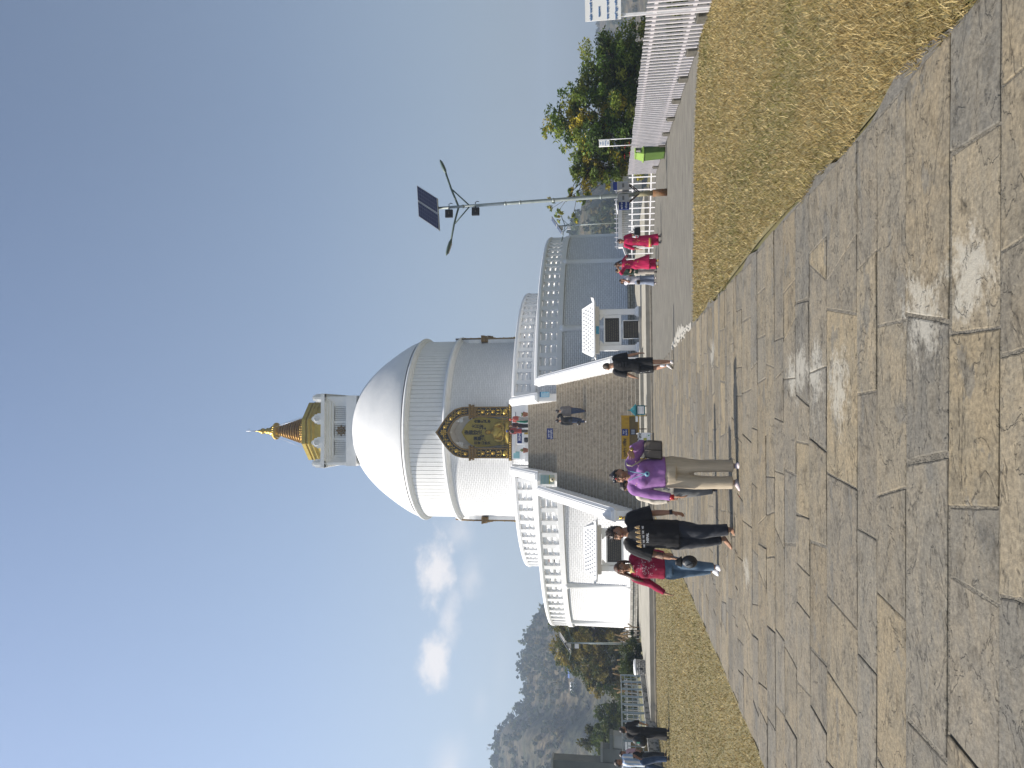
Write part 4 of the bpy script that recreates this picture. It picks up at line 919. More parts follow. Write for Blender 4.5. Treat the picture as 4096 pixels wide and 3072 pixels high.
# lion on the left end post
ln = thing('lion_ornament', 'small golden lion figure on the left end post of the stairway', 'ornament', (-4.78, 34.80, .40))
MB().box(-.11, .11, -.10, .10, 0, .42).build('pedestal', m_greywhite, ln, bevel=.01)
b = MB(); b.tube([(0, .08, .46), (0, .02, .62), (0, -.03, .80)], [.10, .10, .08], 10); b.ell((0, -.05, .92), (.085, .09, .10), 12, 8); b.ell((0, -.13, .89), (.045, .05, .04), 8, 6)
for s in (-1, 1): b.tube([(s * .05, -.06, .74), (s * .06, -.10, .56), (s * .06, -.10, .43)], [.04, .032, .03], 8); b.ell((s * .09, .06, .48), (.05, .1, .07), 8, 6); b.ell((s * .06, -.02, 1.01), (.02, .02, .035), 6, 5)
b.tube([(0, .14, .46), (.04, .2, .66), (0, .16, .86), (.02, .18, .96)], [.025, .02, .02, .035], 8)
me = remesh(b.mesh('lion'), .012, 1); me.materials.append(m_gold); o = bpy.data.objects.new('body', me); COL.objects.link(o); o.parent = ln
b = MB()
for i in range(30):
    t = random.uniform(0, 1); p = Vector((-.12 - .1 * t + random.gauss(0, .05), -.02 + random.gauss(0, .04), .35 + .72 * t)); a = random.uniform(0, 6.28); r = .05
    b.add([p, p + Vector((cos(a), -.3, sin(a))) * r, p + Vector((cos(a + .6), .3, sin(a + .6))) * r * 1.5], [(0, 1, 2)])
tag(b.build('creeper', m_leaf), 'small green creeper hanging beside the golden lion on the end post', 'plant')

# ---------------------------------------------------------------- solar street lamp
def solar_lamp(loc, label, H, full=True, sc=1.0, yaw=0.0):
    r = thing('solar_street_lamp', label, 'street lamp', loc, yaw, group='solar street lamps')
    P = lambda *a: Vector(a)
    tx = -.17 * H / 6.85                                     # the pole leans a little
    def at(z): return P(tx * z / H, 0, z)
    if full:
        MB().tube([at(0), at(.41)], .105, 16).build('rusty_sleeve', mat('rusty_base', (.20, .085, .03), (.13, .10, .06), scale=7, rough=.85, bump=.5, bscale=30), r)
        MB().tube([at(.41), at(.95)], [.075, .072], 14).build('lower_pole', mat('grimy_pole', (.20, .20, .14), (.26, .22, .12), scale=7, rough=.7), r)
    b = MB(); zs = [.95 if full else 0, 2.2, 3.4, 4.4, H] if full else [0, H * .5, H]
    b.tube([at(z) for z in zs], [(.066 - .026 * z / H) * (1 if full else 1.0) for z in zs], 14); b.build('pole', m_greyst, r)
    if full:
        b = MB()
        for z in (1.9, 3.3, 4.3, 4.75, 6.05): b.tube([at(z), at(z + .05)], .066 - .026 * z / H + .012, 12)
        b.build('collar', m_greyst, r)
    za = 6.21 / 6.85 * H
    for s, ex, ez, hx, hz in ((1, 1.07, .40, 1.45, .56), (-1, -1.05, .23, -1.50, .37)):
        k = H / 6.85; a = at(za); j = a + P(ex * k, -.05, ez * k); e = a + P(hx * k, -.08, hz * k)
        MB().tube([a, a + (j - a) * .5 + P(0, 0, .02), j], .026 * k + .004, 8).build('lamp_arm', m_dkgreen, r)
        f = .50; MB().tube([at(5.86 / 6.85 * H), a + (j - a) * f + P(0, 0, .0)], .018 * k + .003, 8).build('arm_brace', m_dkgreen, r)
        d = (e - j).normalized(); up_ = P(0, 0, 1); sd = d.cross(up_).normalized(); un = sd.cross(d)
        b = MB(); rings = []
        for t, w, h in ((-.10, .035, .03), (0, .05, .035), (.1, .085, .05), (.5, .10, .055), (.85, .075, .035), (1.0, .02, .015)):
            c = j + (e - j) * t; rings.append([c + sd * w * k * cos(q) + un * h * k * sin(q) for q in [2 * pi * i / 12 for i in range(12)]])
        b.loft(rings); lh_ = b.build('lamp_head', m_dkgreen, r)
        b = MB(); c0 = j + (e - j) * .15; c1 = j + (e - j) * .85; o_ = -un * .052 * k; b.add([c0 + sd * .06 * k + o_, c1 + sd * .05 * k + o_, c1 - sd * .05 * k + o_, c0 - sd * .06 * k + o_], [(0, 1, 2, 3)]); b.build('lamp_glass', mat('lamp_lens', (.30, .32, .33), rough=.2), lh_)
    # tilted twin solar panels (tilted down towards the viewer's left)
    k = H / 6.85; top = at(H)
    ux = Vector((.62, .62, .46)).normalized() if full else Vector((.6, .7, .40)).normalized()
    # corners measured as a slanted parallelogram: long edge ux, short edge vx
    c1, c2, c3, c4 = [Vector(c) * k + top - Vector((-.17 * k, 0, 6.85 * k)) for c in (((.70, .40, 7.62), (.12, -.05, 6.86), (-.98, -.38, 6.72), (-.39, .07, 7.47)) if full else ((.62, .62, 7.52), (.56, -.6, 7.40), (-.86, -.6, 6.44), (-.80, .62, 6.56)))]
    nrm = (c2 - c1).cross(c4 - c1).normalized()
    if nrm.z < 0: nrm = -nrm
    def quad(name, fa, fb, ga, gb, off, th, m, pr=None):
        q = lambda f, g: c1 + (c4 - c1) * f + (c2 - c1) * g
        b = MB(); vs = [q(f, g) + nrm * o_ for o_ in (off, off + th) for f, g in ((fa, ga), (fb, ga), (fb, gb), (fa, gb))]
        b.add(vs, [(3, 2, 1, 0), (4, 5, 6, 7), (0, 1, 5, 4), (1, 2, 6, 5), (2, 3, 7, 6), (3, 0, 4, 7)]); return b.build(name, m, pr or r)
    m_frame = mat('aluminium_frame', (.62, .62, .60), rough=.4, metal=.5); m_cell = mat('dark_blue_solar_cell', (.020, .024, .055), (.03, .034, .07), scale=9, rough=.22, spec=.6)
    m_line = mat('pale_cell_line', (.16, .17, .24), rough=.4)
    back = mat('panel_back_sheet', (.05, .055, .06), rough=.6)
    quad('panel_back', .0, 1, 0, 1, -.03, .02, back)
    for fa, fb in ((0, .49), (.51, 1)):
        quad('panel_frame', fa, fb, 0, 1, -.009, .03, m_frame); sp_ = quad('solar_panel', fa + .018, fb - .018, .02, .98, -.04, .064, m_cell)
        if full:
            for i in range(1, 4): f = fa + (fb - fa) * i / 4; quad('cell_line', f - .003, f + .003, .025, .975, -.042, .0685, m_line, sp_)
            for i in range(1, 9): quad('cell_line', fa + .02, fb - .02, i / 9 - .002, i / 9 + .002, -.0415, .0675, m_line, sp_)
    MB().tube([at(H - .15), top, (c1 + c3) / 2], .035 * k, 8).build('panel_mount', m_greyst, r)
    for z, dx in (((6.50, -.20), (5.68, -.19)) if full else ((H * .96, -.14), (H * .86, -.14))):
        c = at(z) + P(dx, -.05, 0); b = MB(); b.box(c.x - .13, c.x + .11, c.y - .06, c.y + .03, c.z - .12, c.z + .11); b.build('flood_light', m_blackpl if full else m_steel, r, bevel=.01)
        b = MB(); b.box(c.x - .10, c.x + .08, c.y + .03, c.y + .05, c.z - .09, c.z + .09); b.build('flood_light_fin', m_blackpl, r)
        b = MB(); b.tube([at(z) + P(-.05, -.05, 0), c + P(-.02, -.08, -.02)], .02, 6); b.build('flood_bracket', m_blackpl if full else m_steel, r)
        if full: b = MB(); b.tube([at(z) + P(.03, 0, 0), at(z) + P(.10, .02, .02), at(z) + P(.13, 0, -.04), at(z) + P(.10, -.03, -.10)], .012, 5); b.build('cable', m_blackpl, r)
    return r
SL = solar_lamp((6.53, 21.33, 0), 'tall grey solar street lamp with twin panels and two lamp heads beside the white fence', 6.85)
m_box = mat('grey_equipment_box', (.30, .32, .34), (.36, .33, .28), scale=6, rough=.55)
for x0, x1, s in ((-.06, -.28, -1), (.07, .32, 1)):
    b = MB(); b.box(min(x0, x1), max(x0, x1), -.20, .06, 1.10, 1.42); o = b.build('equipment_box', m_box, SL, bevel=.01)
    b = MB(); b.box(min(x0, x1) - .01, max(x0, x1) + .01, -.212, .072, 1.40, 1.435); b.build('box_lid', m_box, o)
    for i in range(5): b = MB(); b.box((x0 + x1) / 2 - .055 + .025 * i, (x0 + x1) / 2 - .042 + .025 * i, -.204, -.2005, 1.24, 1.30); b.build('vent', m_blktx, o)
    b = MB(); b.bar((s * .03, -.06, .80), (s * .26, -.12, 1.09), .03, .03); b.bar((s * .03, .02, .84), (s * .26, .03, 1.09), .03, .03); b.build('box_bracket', m_rust, SL)
b = MB(); b.obox((-.37, -.16, 1.25), (.14, .02, 0), (-.004, .012, 0), (0, 0, .15)); o = b.build('blue_plate', m_navy, SL); 
for i, t_ in enumerate(('खाने पानी', 'शौचालय')): text(t_, .075, m_letter, SL, face_mtx((-.37, -.178, 1.31 - .13 * i), yaw=.14))
b = MB(); b.obox((-.40, -.05, 1.46), (.15, 0, .02), (0, .2, 0), (0, 0, .008)); b.build('plate_cap', m_steel, SL)
b = MB(); b.box(.10, .34, -.11, -.09, 1.44, 1.56); b.build('blue_plate', m_navy, SL)
solar_lamp((-12.8, 42.0, .1), 'slim grey solar lamp standing against the trees left of the stupa', 4.35, False)
solar_lamp((12.05, 45.0, .2), 'slim grey solar lamp in the distance right of the stupa', 4.75, False)

# ---------------------------------------------------------------- litter bin
bn = thing('litter_bin', 'green plastic litter bin with an open hooded lid by the white fence', 'bin', (8.06, 21.95, 0), radians(6))
m_gr = mat('green_plastic', (.085, .15, .03), (.07, .125, .026), scale=4, rough=.5); m_gl = mat('light_green_plastic', (.23, .36, .075), rough=.45)
b = MB(); b.loft([[(a * w, c * d, z) for a, c in ((-1, -1), (1, -1), (1, 1), (-1, 1))] for w, d, z in ((.225, .23, .015), (.24, .245, .30), (.26, .27, .62))], smooth=False); b.build('body', m_gr, bn, bevel=.02)
b = MB(); b.box(-.29, .29, -.30, .30, .62, .665); b.build('rim', m_gl, bn, bevel=.015)
for s in (-1, 1): b = MB(); b.prism([(s * .26, -.26, .666), (s * .26, .26, .666), (s * .20, .20, .86), (s * .20, -.20, .86)], (-s * .035, 0, 0)); b.build('hood_side', m_gl, bn)
MB().box(-.215, .215, -.215, .215, .861, .90).build('hood_top', m_gl, bn, bevel=.02)
b = MB(); b.box(-.225, .225, .19, .225, .666, .72); b.box(-.225, .225, -.235, -.20, .666, .70); b.build('hood_edge', m_gl, bn)
MB().box(-.235, .235, -.24, .24, 0, .014).build('base', m_blackpl, bn)

# ---------------------------------------------------------------- fences
m_fence = mat('dull_white_fence_paint', (.56, .53, .54), (.46, .44, .45), scale=8, rough=.55)
m_pier = mat('dark_pier', (.12, .11, .09), (.07, .065, .05), scale=9, rough=.95, bump=.6)  # dark colour stands in for the dark gaps at the fence foot
def pickets(name, label, A, B, n, htop, hbot, pw, rails, pier=0, post_m=m_steel, angle=True, group=None, cat='fence', kerb=True):
    A, B = Vector((*A, 0)), Vector((*B, 0)); d = (B - A); L_ = d.length; d.normalize(); nrm = Vector((d.y, -d.x, 0))
    r = thing(name, label, cat, A, group=group); 
    for i in range(n):
        p = d * (L_ * (i + .5) / n); hb = hbot + .004 * random.random(); ht = htop + random.uniform(-.012, .012)
        if pier and i % pier in (pier - 2, pier - 1): hb = .205
        b = MB(); b.obox(p + Vector((0, 0, (ht + hb) / 2)), d * pw / 2, nrm * .003, Vector((0, 0, (ht - hb) / 2)))
        if angle: b.obox(p - d * pw / 2 + nrm * .013, d * .003, nrm * .013, Vector((0, 0, (ht - hb) / 2 - .0015))); b.v[8:] = [(x, y, z + (ht + hb) / 2) for x, y, z in b.v[8:]]
        b.build('picket', post_m, r)
    for z, h in rails:
        b = MB(); b.obox(d * L_ / 2 + nrm * (.034 if angle else .012) + Vector((0, 0, z)), d * L_ / 2, nrm * .006, Vector((0, 0, h / 2))); b.build('rail', post_m, r)
    if pier:
        for i in range(pier - 2, n, pier):
            p = d * (L_ * (i + 1) / n); b = MB(); b.obox(p + nrm * .03 + Vector((0, 0, .09)), d * (L_ / n * .85), nrm * .06, Vector((0, 0, .09))); b.build('pier', m_pier, r, bevel=.01)
        if kerb: b = MB(); b.obox(d * L_ / 2 - nrm * .16 + Vector((0, 0, .0)), d * L_ / 2, nrm * .05, Vector((0, 0, .06))); b.build('kerb', m_conc, r)
    return r
pickets('picket_fence', 'long white steel picket fence along the right edge beside the green bin', (6.06, 8.9), (8.75, 26.3), 96, 1.02, .02, .045, ((.875, .06), (.26, .06)), 9, kerb=False, post_m=m_fence)
pickets('railing', 'short white railing of widely spaced bars right of the women in red', (8.80, 26.4), (6.0, 29.4), 16, .97, -.02, .045, ((.84, .05), (.17, .05)), 0, angle=False)
rf = pickets('ramp_fence', 'white slatted fence with broad top rail beyond the solar street lamp', (8.4, 36.2), (13.2, 36.2), 44, 1.22, .12, .09, ((.3, .06),), 0, angle=False)
b = MB(); b.box(-.02, 4.9, -.16, .16, 1.10, 1.30); b.build('top_rail', m_steel, rf)
b = MB(); b.bar((0, -.1, 1.06), (-1.1, -1.4, .80), .08, .10); b.bar((1.2, -.15, .62), (-.6, -2.2, .10), .07, .08); b.build('sloping_rail', m_steel, rf)
b = MB()
for i in range(20): b.box(.1 + .24 * i, .13 + .24 * i, .3, .33, 1.2, 1.48)
b.box(0, 4.9, .31, .34, 1.36, 1.40); b.build('upper_railing', m_steel, rf)
pickets('rear_railing', 'white railing of thin bars behind the stone burner left of the stupa', (-17.2, 40.5), (-12.95, 45.3), 26, 1.20, .25, .04, ((1.04, .06), (.45, .05)), 0, angle=False)
b = MB(); 
# blue-grey railing on a low stained wall
lw = thing('low_wall', 'low stained concrete wall at the left edge carrying a blue grey railing', 'wall', (-13.0, 31, 0))
m_stain = mat('stained_concrete', (.33, .325, .31), (.10, .10, .095), scale=3.2, rough=.9, bump=.4, bscale=25, ramp=(.48, .60), stretch=(1, 1, 2.2), detail=10)
b = MB(); b.prism([(-.12, 6.6, 0), (.10, 6.6, 0), (.45, -8, 0), (.15, -8, 0)], (0, 0, .43)); b.build('wall', m_stain, lw)
rl = thing('blue_railing', 'blue grey steel railing on the low stained wall at the left edge', 'railing', (-13.0, 31, .43))
m_bg = mat('blue_grey_paint', (.20, .255, .29), (.16, .21, .24), scale=8, rough=.5)
fx = lambda y: .0 + (6.6 - y) * .0225
b = MB(); b.bar((fx(6.5), 6.5, .97), (fx(-8), -8, .97), .06, .05); b.build('top_rail', m_bg, rl)
for z in (.78, .18): b = MB(); b.bar((fx(6.5), 6.5, z), (fx(-8), -8, z), .03, .03); b.build('rail', m_bg, rl)
for i in range(15): y = 6.45 - i * .98; b = MB(); b.box(fx(y) - .035, fx(y) + .035, y - .035, y + .035, .0, .945); b.build('post', m_bg, rl)
for i in range(14): y = 5.96 - i * .98; b = MB(); b.box(fx(y) - .012, fx(y) + .012, y - .3, y + .3, .46, .49); b.box(fx(y) - .012, fx(y) + .012, y - .012, y + .012, .2, .76); b.build('baluster', m_bg, rl)
# stone burner
bu = thing('stone_burner', 'round whitewashed stone incense burner with a dark opening left of the stupa', 'incense burner', (-11.95, 35.6, .25))
b = MB(); b.lathe([(.30, 0), (.34, .05), (.35, .44)], (0, 0), 28, uvr=.35); b.build('stone_body', brick_mat('patchy_white_stone', (.62, .60, .57), .17, .085, .016, 1.0, .75, dark=(.12, .12, .13), mixc=.85, jit=.7), bu)
b = MB(); b.lathe([(.36, .44), (.37, .50), (.30, .545), (.10, .56), (.0, .56)], (0, 0), 28); b.build('cap', m_white, bu)
b = MB(); b.ell((.04, -.345, .2), (.055, .02, .10), 12, 8); b.build('opening', m_blktx, bu)
# grey concrete building at the lower left
gb = thing('concrete_building', 'dark grey concrete building with stepped parapets at the left edge', 'building', (-17.5, 36.5, 0))
m_gc = mat('dark_grey_render', (.125, .135, .13), (.10, .11, .105), scale=1.5, rough=.85, bump=.2); m_gc2 = mat('light_grey_render', (.24, .25, .245), (.20, .21, .2), scale=1.5, rough=.85)
for nm, a, m in (('tower', (-8, .85, -.6, .1, -1, 4.7), m_gc), ('tower_cornice', (-8.05, .9, -.65, .15, 4.7, 4.80), m_gc2), ('wing', (.86, 1.5, -.55, .1, -1, 2.30), m_gc), ('parapet', (.86, 1.52, -.57, .12, 2.31, 2.42), m_gc2), ('lower_wing', (1.51, 2.12, -.5, .1, -1, 1.80), m_gc2), ('lower_parapet', (1.51, 2.16, -.55, .12, 1.81, 1.98), m_gc), ('white_band', (-1, 2.0, -.9, -.62, .98, 1.24), m_steel), ('slatted_front', (-1, 1.95, -.86, -.64, -.6, .97), m_netting)):
    b = MB(); b.box(*a); b.build(nm, m, gb)
b = MB()
for i in range(9): b.box(-.9 + i * .06, -.86 + i * .06 + 2.2, -.9, -.865, -.3 + i * .13, -.27 + i * .13)
b.build('slat', m_rust, gb)
# sign boards by the fence
sg = thing('board_sign', 'white board with blue lettering on a white post above the fence at the right edge', 'sign', (6.52, 11.65, 0), radians(-20))
sgb = MB().box(-.06, .37, -.012, .012, 1.42, 2.0).build('board', m_board, sg); MB().box(.371, .42, -.03, .03, 1.38, 2.02).build('edge_post', m_greyst, sg)
MB().box(-.022, .022, .014, .058, -.03, 1.98).build('post', m_steel, sg)
for i, (t_, x) in enumerate((('फोहोर जथाभावी नगरौं ।', .145), ('वातावरण', .07), ('सफा राख्न सहयोग गरौं', .145), ('शान्ति स्तूप परिसर समिति', .145))): text(t_, .046, m_bluetx, sgb, face_mtx((x, -.0135, 1.90 - .135 * i)), bold=.0012)
s2 = thing('small_sign', 'small white sign on two thin posts beyond the fence above the green bin', 'sign', (9.47, 25.0, 0), radians(-22))
s2b = MB().box(-.10, .11, -.01, .01, 1.66, 2.02).build('board', m_board, s2)
for x in (-.10, .12): MB().tube([(x, .02, -.1), (x, .02, 2.03)], .016, 6).build('post', m_steel, s2)
for i, t_ in enumerate(('यहाँ', 'फोहोर', 'नफाल्नु', 'होला')): text(t_, .06, m_bluetx, s2b, face_mtx((.005, -.0115, 1.965 - .085 * i)))
# ---------------------------------------------------------------- hills
RIDGE = [(-45, 8.6), (-30, 8.5), (-25.6, 8.3), (-24.7, 8.25), (-23.9, 8.35), (-23.1, 8.15), (-22.7, 7.75), (-22.2, 7.0), (-21.6, 6.65), (-20.1, 6.5), (-18.9, 6.6), (-17.8, 6.6), (-16.6, 6.3), (-15.5, 5.75), (-14.8, 5.35), (-14.0, 4.95), (-13.0, 4.5), (-11.6, 4.0), (-9, 3.4), (-3, 2.6), (4, 2.6), (10, 2.9), (14, 2.75), (15.4, 2.5), (16.8, 2.2), (19, 1.5), (22, 1.1), (27, .8), (33, .8), (45, .8)]
def ridge_el(a): return float(np.interp(a, [p[0] for p in RIDGE], [p[1] for p in RIDGE]))
RD = lambda a: float(np.interp(a, [-45, -20, -12, 4, 16, 24, 45], [430, 420, 430, 520, 330, 700, 800]))
m_hill = None
def hill_extra(nt, col):
    N = nt.nodes.new; L = nt.links.new; tc = N('ShaderNodeTexCoord')
    t = N('ShaderNodeTexNoise'); t.inputs['Scale'].default_value = .022; t.inputs['Detail'].default_value = 9; t.inputs['Roughness'].default_value = .68; L(tc.outputs['Object'], t.inputs['Vector'])
    r = N('ShaderNodeValToRGB'); e = r.color_ramp.elements; e[0].position = .40; e[0].color = (.035, .045, .02, 1); e[1].position = .64; e[1].color = (.135, .10, .055, 1); q = e.new(.5); q.color = (.085, .072, .038, 1); L(t.outputs[0], r.inputs[0])
    t2 = N('ShaderNodeTexNoise'); t2.inputs['Scale'].default_value = .35; t2.inputs['Detail'].default_value = 6; L(tc.outputs['Object'], t2.inputs['Vector'])
    r2 = N('ShaderNodeValToRGB'); r2.color_ramp.elements[0].position = .35; r2.color_ramp.elements[0].color = (.35, .35, .35, 1); r2.color_ramp.elements[1].position = .65; r2.color_ramp.elements[1].color = (1.3, 1.3, 1.3, 1); L(t2.outputs[0], r2.inputs[0])
    m = N('ShaderNodeMix'); m.data_type = 'RGBA'; m.blend_type = 'MULTIPLY'; m.inputs[0].default_value = 1; L(r.outputs[0], m.inputs[6]); L(r2.outputs[0], m.inputs[7])
    return m.outputs[2]
m_hill = attr_mat('hillside', 'none', rough=.95, bump=1.0, bscale=.25, bdist=2.5, extra=hill_extra)
def hill_h(a, r):
    R_ = RD(a); H = R_ * tan(radians(ridge_el(a))) + 1.6; x, y = r * sin(radians(a)), r * cos(radians(a))
    f = (r - R_ * .30) / (R_ * .70)
    if f <= 0: return -24.0
    s = min(f, 1); s = s * s * (3 - 2 * s) * .55 + s * .45
    n = mnoise.noise((x * .012, y * .012, 0)) * 9 + mnoise.noise((x * .035, y * .035, 4)) * 4
    z = -24 + (H + 24) * s + n * min(1, (1 - s) * 3) * min(f * 4, 1)
    if r > R_: z = H - (r - R_) * .5
    return z
mb = MB(); AZ = [-46 + i * .5 for i in range(184)]; FR = [.28 + i * .024 for i in range(31)] + [1.03, 1.08, 1.16]
vs = []
for a in AZ:
    for f in FR: r = RD(a) * f; vs.append((r * sin(radians(a)), r * cos(radians(a)), max(hill_h(a, r), -24.5)))
nf = len(FR); mb.add(vs, [(i * nf + j, (i + 1) * nf + j, (i + 1) * nf + j + 1, i * nf + j + 1) for i in range(len(AZ) - 1) for j in range(nf - 1)], 0, True)
setting(mb.build('hills', m_hill))
m_leafattr = attr_mat('leaf', 'tint', rough=.6, bump=0, trans=.42, spec=.3)
def leaf_mesh(name, P, size, cols, aspect=.45, droop=.0):
    """one small folded leaf quad per point"""
    n = len(P); P = np.asarray(P); s = np.asarray(size)
    d = rng.normal(0, 1, (n, 3)); d[:, 2] = d[:, 2] * .6 - droop; d /= np.linalg.norm(d, axis=1)[:, None]
    u = rng.normal(0, 1, (n, 3)); u = np.cross(d, u); u /= np.linalg.norm(u, axis=1)[:, None]
    a = P - d * s[:, None] * .5; c = P + d * s[:, None] * .5; w = u * (s * aspect)[:, None] * .5
    V = np.stack([a, P + w, c, P - w], 1).reshape(-1, 3).astype(np.float32)
    me = bpy.data.meshes.new(name); me.vertices.add(4 * n); me.vertices.foreach_set('co', V.ravel()); me.loops.add(4 * n); me.loops.foreach_set('vertex_index', np.arange(4 * n, dtype=np.int32))
    me.polygons.add(n); me.polygons.foreach_set('loop_start', np.arange(0, 4 * n, 4, dtype=np.int32)); me.update(calc_edges=True)
    ca = me.color_attributes.new('tint', 'FLOAT_COLOR', 'POINT'); ca.data.foreach_set('color', np.repeat(np.concatenate([cols, np.ones((n, 1))], 1), 4, 0).astype(np.float32).ravel())
    me.materials.append(m_leafattr); return me
def ball(n):
    d = rng.normal(0, 1, (n, 3)); d /= np.linalg.norm(d, axis=1)[:, None]; return d * (rng.random(n) ** (1 / 2.2))[:, None]
PAL_G = np.array([(.045, .075, .012), (.065, .095, .016), (.10, .125, .02), (.15, .155, .025), (.20, .165, .02), (.03, .05, .012)])
PAL_B = np.array([(.07, .07, .016), (.10, .085, .02), (.13, .105, .022), (.055, .065, .016), (.15, .12, .03), (.04, .048, .014)])
PAL_D = np.array([(.028, .045, .012), (.04, .06, .014), (.055, .075, .018), (.085, .10, .022)])
m_bark = mat('grey_brown_bark', (.12, .09, .06), (.07, .055, .04), scale=6, rough=.9, bump=.6, bscale=15)
def tree(label, x, y, zb_, clusters, n, leaf, pal, name='tree', trunk=.14, group=None, sub=9, spread=.42, bare=0):
    """clusters: big lobes (cx, cy, cz, rx, ry, rz); each lobe is filled with many small leaf clumps"""
    r = thing(name, label, 'tree' if name != 'shrub' else 'shrub', (x, y, zb_), group=group, absolute=True)
    pts = []; cols = []; sz = []; tips = []
    vol = np.array([c[3] * c[4] * c[5] for c in clusters]); vol = vol / vol.sum()
    for c, v in zip(clusters, vol):
        k = max(6, int(sub * (c[3] * c[4] * c[5]) ** .5 * 3)); cc = ball(k) * np.array(c[3:6]) + np.array(c[:3]); m = int(n * v / k) + 1
        for q in cc:
            cr_ = spread * rng.uniform(.6, 1.3) * min(1, max(c[3:6])); p = ball(m) * cr_ * np.array([1, 1, .7]) + q
            base = pal[rng.integers(len(pal))] * rng.uniform(.8, 1.2); pts.append(p); cols.append(np.clip(base * rng.uniform(.65, 1.4, (m, 1)) + rng.normal(0, .004, (m, 3)), .004, 1)); sz.append(rng.uniform(.6, 1.35, m) * leaf)
            tips.append(q)
    me = leaf_mesh('crown', np.concatenate(pts), np.concatenate(sz), np.concatenate(cols), droop=.2)
    o = bpy.data.objects.new('crown', me); COL.objects.link(o); o.parent = r; o.matrix_parent_inverse = Matrix.Translation(-r.location)
    b = MB(); zt = max(c[2] for c in clusters); top = Vector((x + .2, y, zb_ + (zt - zb_) * .75))
    b.tube([(x, y, zb_ - .4), (x + .05, y, zb_ + (zt - zb_) * .35), top], [trunk, trunk * .8, trunk * .35], 9)
    tips = np.array(tips); idx = rng.permutation(len(tips))[:min(len(tips), 34)]
    for t_ in tips[idx]:
        f = rng.uniform(.25, .9); s_ = Vector((x, y, zb_)).lerp(top, f); m_ = s_.lerp(Vector(t_), .5) + Vector((0, 0, .15)); b.tube([s_, m_, t_], [trunk * .3, trunk * .18, trunk * .06], 5)
    b.build('trunk', m_bark, r); return r
GR = 'trees beyond the white fence on the right'
tree('tall olive green tree with feathery pointed top beyond the white picket fence', 13.2, 33.0, -.7, [(13.0, 33, .9, 1.9, 1.6, 1.2), (13.3, 33, 2.0, 1.8, 1.8, 1.6), (13.5, 33, 3.7, .9, .9, 1.0), (14.3, 33, 3.2, 1.0, 1.0, .9), (12.4, 33, 2.4, 1.0, 1, 1.2), (13.1, 32.8, 4.5, .35, .35, .45), (14.2, 33, 4.1, .3, .3, .4), (12.6, 33, 3.5, .4, .4, .5)], 21000, .165, PAL_G * 2.1, group=GR)
tree('broad dark green tree between the feathery tree and the white board sign', 16.2, 33.5, -.9, [(16.4, 33.5, .5, 2.0, 1.6, 1.3), (16, 33.5, 1.4, 1.9, 1.8, 1.7), (15.6, 33.5, 2.6, 1.1, 1, .8), (17.0, 33.5, 1.3, 1.0, 1.2, 1.0), (15.2, 33, 3.2, .4, .4, .4)], 17000, .165, np.concatenate([PAL_G[:4], PAL_D]) * 1.8, group=GR)
tree('sparse yellow green tree leaning over the solar lamp towards the stupa', 11.2, 33.0, -.6, [(10.9, 33, 2.6, .8, .8, .9), (11.6, 33, 3.0, .7, .7, .8), (10.2, 32.8, 3.3, .5, .5, .4), (9.7, 32.8, 4.4, .45, .3, .2), (9.2, 32.8, 4.0, .35, .3, .25), (9.0, 32.8, 3.3, .3, .3, .2), (9.9, 32.8, 2.7, .5, .4, .3), (11.2, 33, 1.4, .9, .8, .9), (11.7, 33, .6, 1.0, .8, .8)], 6000, .18, PAL_G[1:5] * 1.5, group=GR, spread=.3, trunk=.1)
for i in range(13):
    y = 12.5 + i * 1.35; fx_ = 6.6 + (y - 12.3) * .1546; x = fx_ + random.uniform(1.0, 1.6); z = -.25 + random.uniform(-.1, .1)
    tree('low dark green shrub growing behind the white picket fence', x, y, z - .3, [(x, y, z + .25, .6, .7, .42), (x + .3, y + .3, z + .45, .35, .4, .3)], 900, .13, PAL_D, name='shrub', trunk=.03, group='shrubs behind the white picket fence', sub=6, spread=.3)
b = MB(); ps = thing('poinsettia', 'leggy shrub with bright red bracts behind the white fence near the bin', 'shrub', (9.7, 26.6, 0))
for i in range(9):
    x, y, z = random.uniform(-.5, .5), random.uniform(-.8, .8), random.uniform(.55, 1.15); st = MB(); st.tube([(x * .4, y * .4, -.2), (x * .8, y * .8, z * .6), (x, y, z)], .012, 5); st.build('stem', m_bark, ps)
    fl = MB()
    for k in range(7): t = 2 * pi * k / 7; d = Vector((cos(t), sin(t), .25)); s_ = Vector((-sin(t), cos(t), 0)) * .03; p = Vector((x, y, z)); fl.add([p, p + d * .07 + s_, p + d * .13, p + d * .07 - s_], [(0, 1, 2, 3)])
    fl.build('red_bract', mat('red_bract', (.45, .015, .02), rough=.6), ps)
GL = 'trees left of the stupa'; KK = 1.36
def far_tree(label, x, y, zb_, cl, n, leaf, pal, **k):
    f = lambda z: 1.6 + (z - 1.6) * KK
    return tree(label, x * KK, y * KK, f(zb_), [(a * KK, b_ * KK, f(c), d * KK, e * KK, g_ * KK) for a, b_, c, d, e, g_ in cl], n, leaf * KK, pal, spread=.5, **k)
far_tree('tall brownish olive tree right behind the slim lamp left of the stupa', -14.6, 49, -.6, [(-14.2, 49, 3.4, 2.2, 1.8, 2.0), (-15.4, 49, 4.9, 1.5, 1.1, 1.2), (-13.6, 49, 5.2, 1.2, .9, .9), (-13.8, 49, 1.6, 1.9, 1.4, 1.3), (-16.0, 49, 3.0, 1.4, 1, 1.6), (-12.4, 49, 5.6, .8, .8, .5)], 27000, .185, PAL_B * 1.7, group=GL, trunk=.18)
